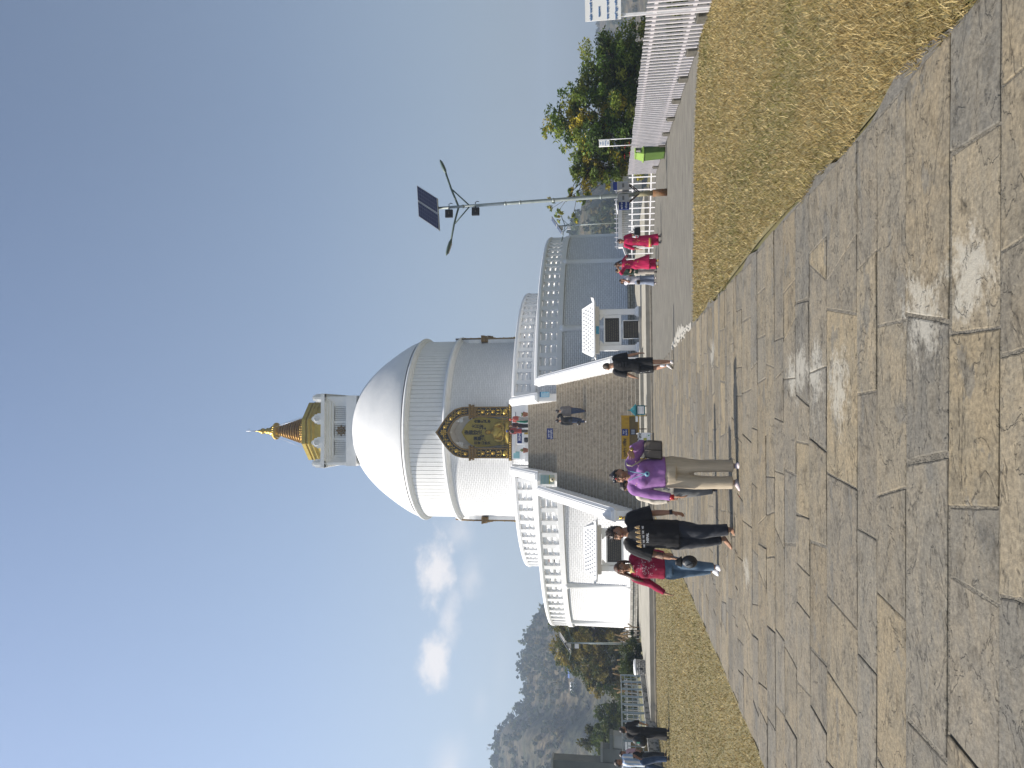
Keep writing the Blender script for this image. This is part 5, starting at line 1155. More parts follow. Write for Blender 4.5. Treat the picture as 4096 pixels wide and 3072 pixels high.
far_tree('brownish tree with thin crown between two olive trees left of the stupa', -17.2, 50, -.8, [(-17.0, 50, 2.6, 1.7, 1.5, 1.6), (-16.6, 50, 4.2, 1.1, .9, .9), (-17.8, 50, 1.2, 1.6, 1.3, 1.1)], 16000, .185, np.concatenate([PAL_B, PAL_D[:2]]) * 1.6, group=GL)
far_tree('round dark green tree at the end of the blue grey railing', -19.6, 46, -.6, [(-19.0, 46, 1.9, 1.2, 1.2, 1.2), (-18.2, 46, 1.3, .9, .9, .9), (-19.9, 46, 2.4, .8, .8, .8), (-17.6, 45, .9, 1.0, .8, .8)], 13000, .17, PAL_D * 1.3, group=GL)
far_tree('small dusty tree rising behind the grey concrete building', -21.6, 50, -.5, [(-21.3, 50, 2.6, .8, .9, 1.4), (-21.9, 50, 3.6, .45, .5, .6)], 4200, .19, PAL_B[[0, 3, 5]], group=GL)
tree('bushy green shrub behind the round stone burner', -13.6, 41.8, -.2, [(-13.5, 41.8, .9, .9, .8, .7), (-14.2, 42, .7, .7, .6, .6), (-12.6, 42, .6, .6, .6, .5)], 5200, .14, PAL_D, name='shrub', trunk=.05)
for i, (x, y, zt) in enumerate(((-17.0, 84, 8.8), (-19.4, 86, 8.2), (-21.2, 82, 7.2), (-15.4, 88, 9.6))):
    tree(('reddish brown tree showing above the lower balustrade nearest the upper terrace', 'dark round tree above the lower balustrade, second from the upper terrace', 'brownish tree above the lower balustrade beside the hazy ridge', 'tallest dark tree partly hidden by the upper terrace left of the dome')[i], x, y, -.6, [(x, y, zt - 2.4, 1.8, 1.6, 1.7), (x + .8, y, zt - 1.2, 1.1, 1, .9), (x - .9, y, zt - 3, 1.3, 1, 1.4)], 3600, .3, PAL_B if i % 2 == 0 else PAL_D, group='trees behind the stupa', trunk=.2)
cn = MB()
dg = thing('dry_canes', 'dry tan cane grass standing at the foot of the trees left of the stupa', 'grass clump', (-13.9, 43.5, .2))
for i in range(40):
    x, y = random.uniform(-2.2, 1.6), random.uniform(-.6, .8); h = random.uniform(.7, 1.7); cn.tube([(x, y, 0), (x + random.gauss(0, .06), y, h * .5), (x + random.gauss(0, .22), y, h)], [.02, .025, .045], 5)
cn.build('cane', mat('dry_cane', (.24, .17, .085), (.17, .115, .055), scale=6, rough=.9), dg)['kind'] = 'stuff'
# wooded hillside
HP = []; HS = []; HC = []
def hill_tree(x, y, z, s, col):
    k = 26; p = ball(k) * np.array([s * .55, s * .55, s * .75]) + np.array([x, y, z + s * .6]); HP.append(p); HS.append(np.full(k, s * .55)); HC.append(np.clip(col * rng.uniform(.6, 1.3, (k, 1)), 0, 1))
for i in range(9500):
    a = rng.uniform(-32, 36); f = rng.uniform(.36, 1.0) ** .8; r = RD(a) * f; x, y = r * sin(radians(a)), r * cos(radians(a))
    if mnoise.noise((x * .02, y * .02, 9)) + rng.normal(0, .25) < .10: continue
    c = PAL_D[rng.integers(3)] * .9 if rng.random() < .6 else PAL_B[rng.integers(len(PAL_B))] * .95
    hill_tree(x, y, hill_h(a, r) - .4, rng.uniform(1.0, 2.7), c)
for i in range(420):
    a = rng.uniform(-30, 24); 
    if mnoise.noise((a * .7, 3, 1)) + rng.normal(0, .2) < -.05: continue
    r = RD(a) * rng.uniform(.985, 1.0); hill_tree(r * sin(radians(a)), r * cos(radians(a)), hill_h(a, r) - .3, rng.uniform(1.5, 4.6), PAL_D[rng.integers(4)])
me = leaf_mesh('hillside_forest', np.concatenate(HP), np.concatenate(HS), np.concatenate(HC), aspect=.9)
o = bpy.data.objects.new('hillside_forest', me); COL.objects.link(o); o['kind'] = 'stuff'; tag(o, 'hazy dry forest covering the hills behind the stupa', 'forest')
# hilltop statue and platform, far away on the left ridge
a = -24.2; r = RD(a); hx_, hy_ = r * sin(radians(a)), r * cos(radians(a)); hz = hill_h(a, r)
hs = thing('hilltop_statue', 'tiny dark seated statue with a staff on a pale plinth on the hazy left ridge', 'statue', (hx_, hy_, hz - .5))
m_bz = mat('dull_bronze', (.07, .075, .07), rough=.6)
MB().box(-3.6, 3.6, -1.5, 1.5, 0, 1.6).build('plinth', m_conc, hs)
b = MB(); b.tube([(0, 0, 1.5), (0, 0, 3.4), (0, 0, 4.6)], [1.4, 1.0, .9], 10); b.ell((0, 0, 5.6), (.65, .65, .85), 10, 8); b.ell((0, 0, 6.5), (.35, .35, .35), 8, 6); b.tube([(-1.8, -.4, 1.9), (0, -.9, 1.9), (1.8, -.4, 1.9)], .7, 8); b.tube([(-.9, 0, 4.4), (-1.7, -.3, 3.2), (-1.8, -.2, 4.6)], .3, 7)
me = remesh(b.mesh('s'), .16, 2); me.materials.append(m_bz); o = bpy.data.objects.new('body', me); COL.objects.link(o); o.parent = hs
b = MB(); b.tube([(-1.9, -.3, 1.6), (-1.9, -.3, 7.2)], .10, 6); b.tube([(-2.5, -.3, 7.3), (-2.4, -.3, 6.6), (-1.9, -.3, 6.3), (-1.4, -.3, 6.6), (-1.3, -.3, 7.3)], .1, 6); b.build('staff', m_bz, hs)
a = -23.45; r = RD(a); hx_, hy_ = r * sin(radians(a)), r * cos(radians(a)); hz = hill_h(a, r)
hb = thing('hilltop_tower', 'tiny pale lookout tower beside the statue on the hazy left ridge', 'building', (hx_, hy_, hz - .5))
MB().box(-1.3, 1.3, -1.3, 1.3, 0, 3.6).build('wall', m_conc, hb); MB().box(-1.6, 1.6, -1.6, 1.6, 3.6, 4.0).build('roof', m_gc, hb)
for a, f, lab, col in ((-19.15, .66, 'tiny house with a blue tin roof on the hazy hillside', (.08, .14, .35)), (-20.1, .66, 'tiny white house on the hazy hillside', (.6, .6, .6))):
    r = RD(a) * f; x, y = r * sin(radians(a)), r * cos(radians(a)); h = thing('hill_house', lab, 'house', (x, y, hill_h(a, r) - .3))
    h.scale = (.55, .55, .55); MB().box(-2.6, 2.6, -1.8, 1.8, 0, 2.6).build('wall', m_greywhite, h)
    b = MB(); b.prism([(-3, -2.2, 2.6), (3, -2.2, 2.6), (2.2, 0, 3.7), (-2.2, 0, 3.7)], (0, .01, 0)); b.v = []; b.f = []; b.m = []; b.sm = []
    b.add([(-3, -2.2, 2.6), (3, -2.2, 2.6), (3, 2.2, 2.6), (-3, 2.2, 2.6), (-3, 0, 3.8), (3, 0, 3.8)], [(0, 1, 5, 4), (2, 3, 4, 5), (0, 4, 3), (1, 2, 5), (0, 3, 2, 1)]); b.build('roof', mat('roof_' + lab.split()[3], col, rough=.6), h)
# ---------------------------------------------------------------- people
def skin_mat(n, c): return mat(n, c, tuple(k * .86 for k in c), scale=14, rough=.5, bump=.12, bscale=90, spec=.35)
SK1 = skin_mat('warm_brown_skin', (.30, .155, .095)); SK2 = skin_mat('tan_skin', (.36, .20, .125)); SK3 = skin_mat('pale_tanned_skin', (.46, .26, .17)); SK4 = skin_mat('deep_brown_skin', (.20, .105, .065))
def cloth(n, c, c2=None, rough=.85, bump=.5, bscale=55, sheen=.15, **k): return mat(n, c, c2 or tuple(q * .82 for q in c), scale=k.pop('scale', 7), rough=rough, bump=bump, bscale=bscale, sheen=sheen, spec=.25, dist=.004, **k)
M_HAIR = mat('black_hair', (.012, .009, .008), (.03, .02, .015), scale=30, rough=.42, bump=.7, bscale=70, stretch=(1, 1, .25), spec=.5); M_HAIRB = mat('brown_hair', (.05, .022, .012), (.10, .045, .02), scale=24, rough=.45, bump=.7, bscale=70, stretch=(1, 1, .25)); M_HAIRC = mat('cropped_brown_hair', (.045, .03, .02), (.07, .05, .035), scale=60, rough=.7)
M_EYE = mat('dark_eye', (.01, .008, .007), rough=.25); M_WHITE_EYE = mat('eye_white', (.55, .52, .48), rough=.3); M_LIP = mat('lip', (.26, .085, .07), rough=.5)
def tube_pts(P, k=4): return [Vector(p) for p in cr([tuple(p) for p in P], k)] if len(P) > 2 else [Vector(p) for p in P]
def limb(mb, P, R, n=12):
    """tapered limb through joints P with radii R, closed by round ends"""
    pts = tube_pts(P, 5); m = len(pts); rad = [float(np.interp(i / (m - 1) * (len(P) - 1), range(len(P)), R)) for i in range(m)]
    mb.tube(pts, rad, n); mb.ell(pts[0], (rad[0],) * 3, 10, 7); mb.ell(pts[-1], (rad[-1] * 1.0,) * 3, 10, 7)
def rings_loft(mb, rings, L, F, n=26):
    rr = []
    for c, w, d in rings:
        rg_ = []
        for q in range(n):
            t = 2 * pi * q / n; ct, st = cos(t), sin(t); e = .82
            rg_.append(Vector(c) + L * (w * math.copysign(abs(ct) ** e, ct)) + F * (d * math.copysign(abs(st) ** e, st)))
        rr.append(rg_)
    mb.loft(rr)
def crumple(me, amp, seed=0.0, f=(9, 9, 5)):
    n = len(me.vertices); co = np.empty(n * 3, np.float32); me.vertices.foreach_get('co', co); no = np.empty(n * 3, np.float32); me.vertices.foreach_get('normal', no); co = co.reshape(-1, 3); no = no.reshape(-1, 3)
    d = np.array([mnoise.noise((p[0] * f[0] + seed, p[1] * f[1], p[2] * f[2])) + .55 * mnoise.noise((p[0] * 2.3 * f[0], p[1] * 2.3 * f[1] + seed, p[2] * 2.6 * f[2] + p[0] * 8)) for p in co]); co += no * (d * amp)[:, None].astype(np.float32)
    me.vertices.foreach_set('co', co.ravel()); me.update()
def put(me, name, m, root):
    me.materials.clear(); me.materials.append(m); me.name = name; me.polygons.foreach_set('use_smooth', [True] * len(me.polygons))
    o = bpy.data.objects.new(name, me); COL.objects.link(o); o.parent = root; o.matrix_parent_inverse = Matrix.Translation(-root.location); return o
def hand(mb, w, tip, S, palmn, thumb, curl=.35, spread=1.0):
    """palm, four unequal bent fingers and a thumb leaving the side of the palm"""
    w, tip = Vector(w), Vector(tip); d = (tip - w); Lh = d.length; d.normalize(); n = Vector(palmn); n = (n - d * n.dot(d)).normalized(); s = d.cross(n).normalized()
    if s.dot(Vector(thumb)) < 0: s = -s
    p0 = w; p1 = w + d * Lh * .50
    mb.loft([[c + s * (a * cos(t)) + n * (b_ * sin(t)) for t in [2 * pi * q / 12 for q in range(12)]] for c, a, b_ in ((p0 - d * .01, .020 * S, .016 * S), (p0.lerp(p1, .35), .030 * S, .015 * S), (p0.lerp(p1, .8), .040 * S, .014 * S), (p1, .037 * S, .011 * S))])
    for i, (o, l) in enumerate(((.028, .46), (.0095, .52), (-.0095, .48), (-.028, .38))):
        b0 = p1 - d * .012 + s * o * S; l = l * Lh; dd = (d + s * o * 5 * spread).normalized(); b1 = b0 + dd * l * .5; b2 = b1 + (dd + n * curl).normalized() * l * .32; b3 = b2 + (dd + n * curl * 2.2).normalized() * l * .24
        mb.tube([b0, b1, b2, b3], [.0095 * S, .0088 * S, .008 * S, .0065 * S], 8); mb.ell(b3, (.0065 * S,) * 3, 7, 5)
    t0 = p0.lerp(p1, .30) + s * .022 * S; t1 = t0 + (s * .8 + d * .75).normalized() * Lh * .22; t2 = t1 + (d * .9 + s * .2 + n * .25).normalized() * Lh * .18
    mb.tube([t0, t1, t2], [.0125 * S, .0105 * S, .008 * S], 8); mb.ell(t2, (.008 * S,) * 3, 7, 5)
def person(label, Y, H, J, phi=0.0, hphi=None, tilt=0.0, skin=SK1, top=None, bottom=None, hair=None, shoes=None, vox=.008, z0=0.0, build=1.0, group=None, face=True, curl=.35):
    """J: joints in metres (x, z[, depth]); a = picture left, b = picture right; phi 0 faces the viewer, 180 away"""
    g = lambda k, d=None: (Vector((J[k][0], Y + (J[k][2] if len(J[k]) > 2 else 0), J[k][1])) if k in J else d)
    ph = radians(phi); F = Vector((sin(ph), -cos(ph), 0)); L = Vector((cos(ph), sin(ph), 0))
    hp = radians(phi if hphi is None else hphi); HF = Vector((sin(hp), -cos(hp), 0)); HL = Vector((cos(hp), sin(hp), 0))
    shA, shB = g('shA'), g('shB'); ms = (shA + shB) / 2; hipz = J.get('hipz', z0 + .52 * H); hx = J.get('hipx', (ms.x + (g('anA').x + g('anB').x) / 2) / 2) if 'anA' in J else J.get('hipx', ms.x)
    hip = Vector((hx, Y, hipz)); root = thing('person', label, 'person', (hx, Y, z0), group=group, absolute=True)
    side = 1 if L.x >= 0 else -1
    hd = Vector((J['head'][0], Y + (J['head'][2] if len(J['head']) > 2 else -.02 * cos(ph)), J['head'][1])); S = H / 1.7
    hw, hdp, hh = .0475 * H * 1.0, .058 * H, .0675 * H
    Rh = Matrix((HL, -HF, Vector((0, 0, 1)))).transposed().to_3x3() @ Matrix.Rotation(tilt, 3, 'Y')
    mb = MB()
    # head: skull, jaw, nose, brow, ears
    vs = []; n_, m_ = 26, 20; fs = []
    for i in range(m_ + 1):
        t = pi * i / m_
        for k in range(n_):
            a = 2 * pi * k / n_; ux, uy, uz = sin(t) * cos(a), sin(t) * sin(a), cos(t)
            low = max(0, -uz); wx = hw * (1 - .34 * low ** 1.5); wy = hdp * (1 - .22 * low ** 2)
            p = Vector((ux * wx, uy * wy, uz * hh)); 
            if uy < 0: p.y += .012 * S * (1 - abs(ux)) * low * -1 + .004 * S; 
            else: p.z += .10 * hh * max(0, -uz) * uy
            if uy < -.55 and abs(uz + .02) < .2 and .25 < abs(ux) < .6: p.y += .008 * S       # eye sockets
            vs.append(hd + Rh @ p)
    for i in range(m_):
        for k in range(n_): fs.append((i * n_ + k, (i + 1) * n_ + k, (i + 1) * n_ + (k + 1) % n_, i * n_ + (k + 1) % n_))
    mb.add(vs, fs, 0, True)
    hq = lambda x, y, z: hd + Rh @ Vector((x * S, y * S, z * S))
    mb.tube([hq(0, -.088, .012), hq(0, -.104, -.016), hq(0, -.108, -.032)], [.009 * S, .012 * S, .015 * S], 8); mb.ell(hq(0, -.100, -.034), (.019 * S, .014 * S, .011 * S), 10, 6)
    mb.ell(hq(0, -.085, .035), (.05 * S, .016 * S, .012 * S), 12, 6, rot=None); mb.ell(hq(0, -.088, -.066), (.024 * S, .014 * S, .016 * S), 10, 7); mb.ell(hq(0, -.082, -.102), (.026 * S, .02 * S, .018 * S), 10, 7)
    for s in (-1, 1): mb.ell(hq(s * .082, .012, -.004), (.012 * S, .022 * S, .034 * S), 10, 8, rot=Rh); mb.ell(hq(s * .045, -.07, -.03), (.026 * S, .02 * S, .022 * S), 10, 7)
    nk = ms + Vector((0, 0, .012 * H)); limb(mb, [nk, nk.lerp(hd, .55) - HF * .012 * S, hd + Vector((0, 0, -.02)) - HF * .018 * S], [.042 * H * build ** .5, .034 * H * build ** .5, .033 * H])
    rings_loft(mb, [(hip - Vector((0, 0, .03 * H)), .075 * H, .05 * H), (hip + Vector((0, 0, .04 * H)), .085 * H, .058 * H), (hip.lerp(ms, .45), .07 * H, .05 * H), (hip.lerp(ms, .8), .085 * H, .06 * H), (ms + Vector((0, 0, .005 * H)), .075 * H, .045 * H), (ms + Vector((0, 0, .03 * H)), .035 * H, .03 * H)], L, F)
    ab = build ** .5
    for q in 'ab':
        Q = q.upper()
        if 'el' + Q not in J: continue
        sh = g('sh' + Q); el = g('el' + Q); wr = g('wr' + Q); ha = g('ha' + Q)
        limb(mb, [ms.lerp(sh, .75), sh.lerp(el, .5), el, el.lerp(wr, .45), wr], [.030 * H * ab, .027 * H * ab, .0235 * H * ab, .0225 * H * ab, .0150 * H])
        if ha is not None: hand(mb, wr, ha, S * 1.0, J.get('pn' + Q, tuple(-F * .3 + L * (side if q == 'a' else -side))), J.get('th' + Q, tuple(F)), curl=curl)
    for q in 'ab':
        Q = q.upper()
        if 'an' + Q not in J: continue
        sx = -.052 * H if q == 'a' else .052 * H
        hj = hip + Vector((L.x * side * sx, L.y * side * sx, -.01 * H)); kn = g('kn' + Q); an = g('an' + Q)
        limb(mb, [hj, hj.lerp(kn, .5), kn, kn.lerp(an, .35), an], [.056 * H, .047 * H, .034 * H, .034 * H, .021 * H])
        ft = g('ft' + Q)
        if ft is None: ft = an + F * .13 * S + Vector((0, 0, -an.z + z0 + .02))
        heel = an + (an - ft) * Vector((1, 1, 0)) .length * 0 - (ft - an).normalized() * .0; hl = an - Vector(((ft - an).x, (ft - an).y, 0)) * .30; hl.z = an.z - .052 * S
        mb.loft([[c + Vector((0, 0, 1)) * (b_ * sin(t)) + sd_ * (a * cos(t)) for t in [2 * pi * k / 12 for k in range(12)]] for sd_ in [Vector((-(ft - an).y, (ft - an).x, 0)).normalized() if Vector(((ft - an).x, (ft - an).y, 0)).length > .02 else L] for c, a, b_ in ((hl, .022 * S, .022 * S), (hl.lerp(ft, .15) + Vector((0, 0, .012)), .030 * S, .034 * S), (hl.lerp(ft, .45) + Vector((0, 0, .010)), .034 * S, .032 * S), (hl.lerp(ft, .75), .043 * S, .021 * S), (ft, .036 * S, .014 * S), (ft + (ft - hl).normalized() * .015, .018 * S, .009 * S))])
        mb.ell(an - Vector((0, 0, .02 * S)), (.026 * S, .03 * S, .04 * S), 10, 8)
    me = remesh(mb.mesh('body'), vox, 1); put(me, 'body', skin, root)
    if face:
        e = MB(); wt = MB()
        for s in (-1, 1):
            wt.ell(hq(s * .032, -.0885, .008), (.0145 * S, .006 * S, .0062 * S), 10, 6, rot=Rh); e.ell(hq(s * .032, -.0935, .008), (.0072 * S, .004 * S, .0066 * S), 10, 6, rot=Rh)
            e.tube([hq(s * .012, -.099, .028), hq(s * .034, -.098, .036), hq(s * .056, -.086, .030)], [.0042 * S, .0052 * S, .003 * S], 6)
            e.tube([hq(s * .018, -.093, .012), hq(s * .033, -.094, .017), hq(s * .049, -.085, .011)], [.002 * S, .003 * S, .002 * S], 5)
        put(wt.mesh('eyes'), 'eyes', M_WHITE_EYE, root); put(e.mesh('brows'), 'brows', M_EYE, root)
        l = MB(); l.tube([hq(-.026, -.091, -.067), hq(-.01, -.103, -.063), hq(.0, -.104, -.065), hq(.01, -.103, -.063), hq(.026, -.091, -.067)], [.003 * S, .0055 * S, .006 * S, .0055 * S, .003 * S], 6); put(l.mesh('mouth'), 'mouth', M_LIP, root)
    # hair cap: pulled inside the head over the face
    if hair:
        st = hair.get('style', 'short'); th = hair.get('th', .012) * S; hv = []; line = hair.get('line', .42); rng_h = random.Random(hash(label) % 999)
        n_, m_ = 30, 22; fs = []
        for i in range(m_ + 1):
            t = pi * i / m_
            for k in range(n_):
                a = 2 * pi * k / n_; ux, uy, uz = sin(t) * cos(a), sin(t) * sin(a), cos(t); low = max(0, -uz)
                p = Vector((ux * hw * (1 - .30 * low), uy * hdp, uz * hh)); nrm = Vector((ux, uy, uz)).normalized()
                cover = (uy > -.30 + .5 * max(0, line - uz) and uz > hair.get('nape', -.62)) or uz > line + .12 * abs(ux)
                fz = hair.get('rough', .25); k2 = th * (1 + fz * mnoise.noise((ux * 5, uy * 5, uz * 5 + H)))
                hv.append(hd + Rh @ (p + nrm * (k2 if cover else -.016 * S)))
        for i in range(m_):
            for k in range(n_): fs.append((i * n_ + k, (i + 1) * n_ + k, (i + 1) * n_ + (k + 1) % n_, i * n_ + (k + 1) % n_))
        hb = MB(); hb.add(hv, fs, 0, True)
        if st == 'spiky':
            for i in range(160):
                t, a = rng_h.uniform(0, 1.15), rng_h.uniform(0, 2 * pi); d = Vector((sin(t) * cos(a), sin(t) * sin(a) + .15, cos(t))); b0 = hd + Rh @ Vector((d.x * hw * 1.1, d.y * hdp * 1.05, d.z * hh * 1.08)); dd = Rh @ (d + Vector((rng_h.gauss(0, .35), rng_h.gauss(0, .35), .2))).normalized(); l = rng_h.uniform(.025, .055) * S
                hb.tube([b0, b0 + dd * l * .6, b0 + dd * l + Vector((rng_h.gauss(0, .006), 0, -.004))], [.009 * S, .006 * S, .001], 5)
        if st == 'bun': hb.ell(hq(0, .03, .118), (.034 * S, .034 * S, .026 * S), 12, 8)
        if st in ('long', 'pony'):
            for P, R in hair['strands']: limb(hb, [Vector((p[0], Y + p[2], p[1])) for p in P], [r * S for r in R], 10)
            if st == 'pony': hb.ell(hq(0, .075, .02), (.045 * S, .04 * S, .05 * S), 12, 8)
        put(hb.mesh('hair'), 'hair', hair.get('m', M_HAIR), root)
    # upper garment
    def garment(name, mb_, m, vx, amp, seed=0, sm=2, f=(9, 9, 5)):
        me_ = remesh(mb_.mesh(name), vx, sm); crumple(me_, amp, seed, f); return put(me_, name, m, root)
    if top:
        mb = MB(); z1 = top.get('hem', hipz); b_ = build; sw = (shB - shA).length / 2; zs = ms.z
        W_ = top.get('w', (.098 * H * b_, .088 * H * b_, .100 * H * b_)); D_ = top.get('d', (.075 * H * b_, .070 * H * b_, .078 * H * b_)); bx = top.get('hemx', hx)
        c = lambda z: Vector((np.interp(z, [z1, zs], [bx, ms.x]), Y + np.interp(z, [z1, zs], [0, (shA.y + shB.y) / 2 - Y]), z))
        zw = z1 + (zs - z1) * top.get('waist', .38); zc = z1 + (zs - z1) * .74
        rg_ = [(c(z1), W_[0] * top.get('flare', 1), D_[0] * top.get('flare', 1)), (c(z1 + .02), W_[0] * top.get('flare', 1), D_[0] * top.get('flare', 1)), (c(zw), W_[1], D_[1]), (c(zc) + F * top.get('bust', .008), W_[2], D_[2]), (c(zs - .035 * H), max(sw * .92, W_[2] * .92), .066 * H * b_ ** .5), (c(zs + .002 * H), sw * .86, .052 * H * b_ ** .5), (ms + Vector((0, 0, .022 * H)), sw * .52, .042 * H), (ms + Vector((0, 0, .036 * H)), .046 * H, .038 * H)]
        rings_loft(mb, rg_, L, F)
        if top.get('bustx'):
            for s in (-1, 1): mb.ell(c(zc) + F * top.get('busty', .065) + L * s * .042 * H + Vector((0, 0, -.012 * H)), (.048 * H, .04 * H, .046 * H), 14, 10)
        if top.get('belly'): mb.ell(c(zw) + F * top['belly'][0] + Vector((0, 0, top['belly'][3] if len(top['belly']) > 3 else 0)), (top['belly'][1], top['belly'][1] * .7, top['belly'][2]), 16, 12)
        sl = top.get('sleeve', 1.0); sr = top.get('sr', (.040, .037, .031, .027))
        for q in 'AB':
            if 'el' + q not in J or top.get('no' + q): continue
            sh = g('sh' + q); el = g('el' + q); wr = g('wr' + q)
            if sl <= 1.0: P = [ms.lerp(sh, .72), sh + Vector((0, 0, -.004 * H)), sh.lerp(el, sl)]; R_ = [sr[0] * H, sr[0] * H * 1.06, sr[1] * H * (1.18 if sl < .95 else 1)]
            else: P = [ms.lerp(sh, .72), sh + Vector((0, 0, -.004 * H)), sh.lerp(el, .55), el, el.lerp(wr, sl - 1)]; R_ = [sr[0] * H, sr[0] * H * 1.03, sr[1] * H, sr[2] * H, sr[3] * H]
            pts = tube_pts(P, 5); m2 = len(pts); rad = [float(np.interp(i / (m2 - 1) * (len(P) - 1), range(len(P)), R_)) for i in range(m2)]; mb.tube(pts, [r * b_ ** .35 for r in rad], 14); mb.ell(pts[0], (rad[0],) * 3, 10, 7)
        garment(top.get('name', 'shirt'), mb, top['m'], top.get('vox', vox * 1.15), top.get('amp', .006), 3.1, f=top.get('f', (9, 9, 6)))
    if bottom:
        mb = MB(); kind = bottom.get('kind', 'trousers'); R_ = bottom.get('r', (.066, .052, .046, .040)); zt = bottom.get('top', hipz + .06 * H)
        if kind == 'skirt':
            z1 = bottom['hem']; rings_loft(mb, [(Vector((bottom.get('hemx', hx), Y, z1)), bottom['w'][0], bottom['w'][0] * .72), (Vector((bottom.get('hemx', hx) * .5 + hx * .5, Y, z1 * .5 + zt * .5)), bottom['w'][1], bottom['w'][1] * .72), (Vector((hx, Y, zt)), bottom['w'][2], bottom['w'][2] * .75)], L, F)
        else:
            wp = bottom.get('wp', .094 * build); rings_loft(mb, [(hip - Vector((0, 0, .045 * H)), wp * H * .92, .068 * H * build), (hip + Vector((0, 0, .01 * H)), wp * H * 1.02, .072 * H * build), (Vector((hip.x, Y, zt)), wp * H * .95, .066 * H * build)], L, F)
            for q in 'AB':
                if 'an' + q not in J: continue
                sx = (-.052 if q == 'A' else .052) * H * build ** .6; hj = hip + L * side * sx + Vector((0, 0, -.015 * H)); kn = g('kn' + q); an = g('an' + q); end = bottom.get('end', 1.0)
                if end <= 1: P = [hj, hj.lerp(kn, .5), kn, kn.lerp(an, .5), an + Vector((0, 0, .012))]; RR = [R_[0], (R_[0] + R_[1]) / 2, R_[1], R_[2], R_[3]]
                if end < 1: P = [hj, hj.lerp(kn, .5 * end * 2), hj.lerp(kn, end * 2)]; RR = [R_[0], R_[1], R_[2]]
                pts = tube_pts(P, 5); m2 = len(pts); mb.tube(pts, [float(np.interp(i / (m2 - 1) * (len(P) - 1), range(len(P)), RR)) * H for i in range(m2)], 16); mb.ell(pts[0], (R_[0] * H,) * 3, 10, 7)
        garment(bottom.get('name', {'skirt': 'skirt', 'shorts': 'shorts'}.get(kind, 'trousers')), mb, bottom['m'], bottom.get('vox', vox * 1.2), bottom.get('amp', .006), 8.7, f=bottom.get('f', (8, 8, 7)))
    if shoes:
        for q in 'AB':
            if 'an' + q not in J: continue
            an = g('an' + q); ft = g('ft' + q)
            if ft is None: ft = an + F * .13 * S + Vector((0, 0, -an.z + z0 + .02))
            hl = an - Vector(((ft - an).x, (ft - an).y, 0)) * .34; hl.z = an.z - .052 * S; sd_ = Vector((-(ft - an).y, (ft - an).x, 0)); sd_ = sd_.normalized() if sd_.length > .02 else L
            b = MB(); b.loft([[c + Vector((0, 0, 1)) * (bb * sin(t)) + sd_ * (a * cos(t)) for t in [2 * pi * k / 14 for k in range(14)]] for c, a, bb in ((hl, .028 * S, .03 * S), (hl.lerp(ft, .15) + Vector((0, 0, .016)), .036 * S, .045 * S), (hl.lerp(ft, .45) + Vector((0, 0, .010)), .041 * S, .040 * S), (hl.lerp(ft, .8), .047 * S, .029 * S), (ft + (ft - hl).normalized() * .012, .036 * S, .021 * S), (ft + (ft - hl).normalized() * .035, .016 * S, .012 * S))])
            if shoes.get('high'): limb(b, [an + Vector((0, 0, -.02)), an + Vector((0, 0, shoes['high']))], [.03 * S, .029 * S])
            o = put(b.mesh('shoe'), 'shoe', shoes['m'], root)
            if shoes.get('sole'):
                b = MB(); b.loft([[c + Vector((0, 0, 1)) * (.011 * S * sin(t)) + sd_ * (a * cos(t)) for t in [2 * pi * k / 14 for k in range(14)]] for c, a in ((hl + Vector((0, 0, -.024)), .030 * S), (hl.lerp(ft, .45) + Vector((0, 0, -.022)), .042 * S), (hl.lerp(ft, .8) + Vector((0, 0, -.020)), .048 * S), (ft + (ft - hl).normalized() * .03 + Vector((0, 0, -.014)), .026 * S))]); put(b.mesh('sole'), 'sole', shoes['sole'], root)
    root['_'] = 0; del root['_']
    return root, dict(F=F, L=L, hq=hq, ms=ms, hip=hip, S=S, H=H, Rh=Rh)
def acc(mb, name, m, root): return put(mb.mesh(name), name, m, root)

# --- 1 woman in purple
M_PUR = cloth('purple_knit', (.30, .15, .36), (.24, .105, .31), bump=.35); M_BEI = cloth('beige_ribbed_trousers', (.50, .42, .31), bump=.5, bscale=30, stretch=(6, 6, .5)); M_WSH = mat('white_embroidered_shoe', (.62, .58, .58), (.5, .4, .42), scale=40, rough=.7)
r, q = person('woman in purple top and beige trousers standing with one hand on her shoulder bag strap', 9.75, 1.66, dict(head=(-.79, 1.535), shA=(-.965, 1.350), shB=(-.605, 1.385), elA=(-1.03, 1.085, -.03), wrA=(-1.05, .868, -.10), haA=(-1.048, .66, -.13), elB=(-.375, 1.235, .02), wrB=(-.435, 1.385, -.13), haB=(-.57, 1.375, -.19), thB=(0, 0, 1), pnB=(0, 1, 0), hipz=.89, hipx=-.735, knA=(-.862, .50, -.04), knB=(-.655, .50), anA=(-.862, .085, -.05), anB=(-.652, .068), ftA=(-.925, .03, -.16), ftB=(-.635, .025, -.14)), phi=-4, hphi=-14, tilt=-.10, skin=SK2, build=1.17,
    top=dict(m=M_PUR, hem=.945, hemx=-.735, w=(.205, .195, .200), d=(.150, .145, .150), sleeve=1.92, bustx=1, busty=.10, bust=.01, sr=(.046, .042, .036, .027), amp=.007), bottom=dict(m=M_BEI, wp=.122, r=(.072, .053, .050, .049), amp=.010, f=(7, 7, 3)), hair=dict(style='bun', line=.34, th=.012, rough=.1), shoes=dict(m=M_WSH, sole=M_WHITE_EYE))
b = MB()
for s in (-1, 1): b.loft([[q['hq'](s * .034 + .030 * cos(t), -.088 + dy + .4 * (.022 * sin(t)), .074 + .022 * sin(t)) for t in [2 * pi * k / 14 for k in range(14)]] for dy in (0, .010)])
b.tube([q['hq'](-.012, -.090, .076), q['hq'](.012, -.090, .076)], .005, 6)
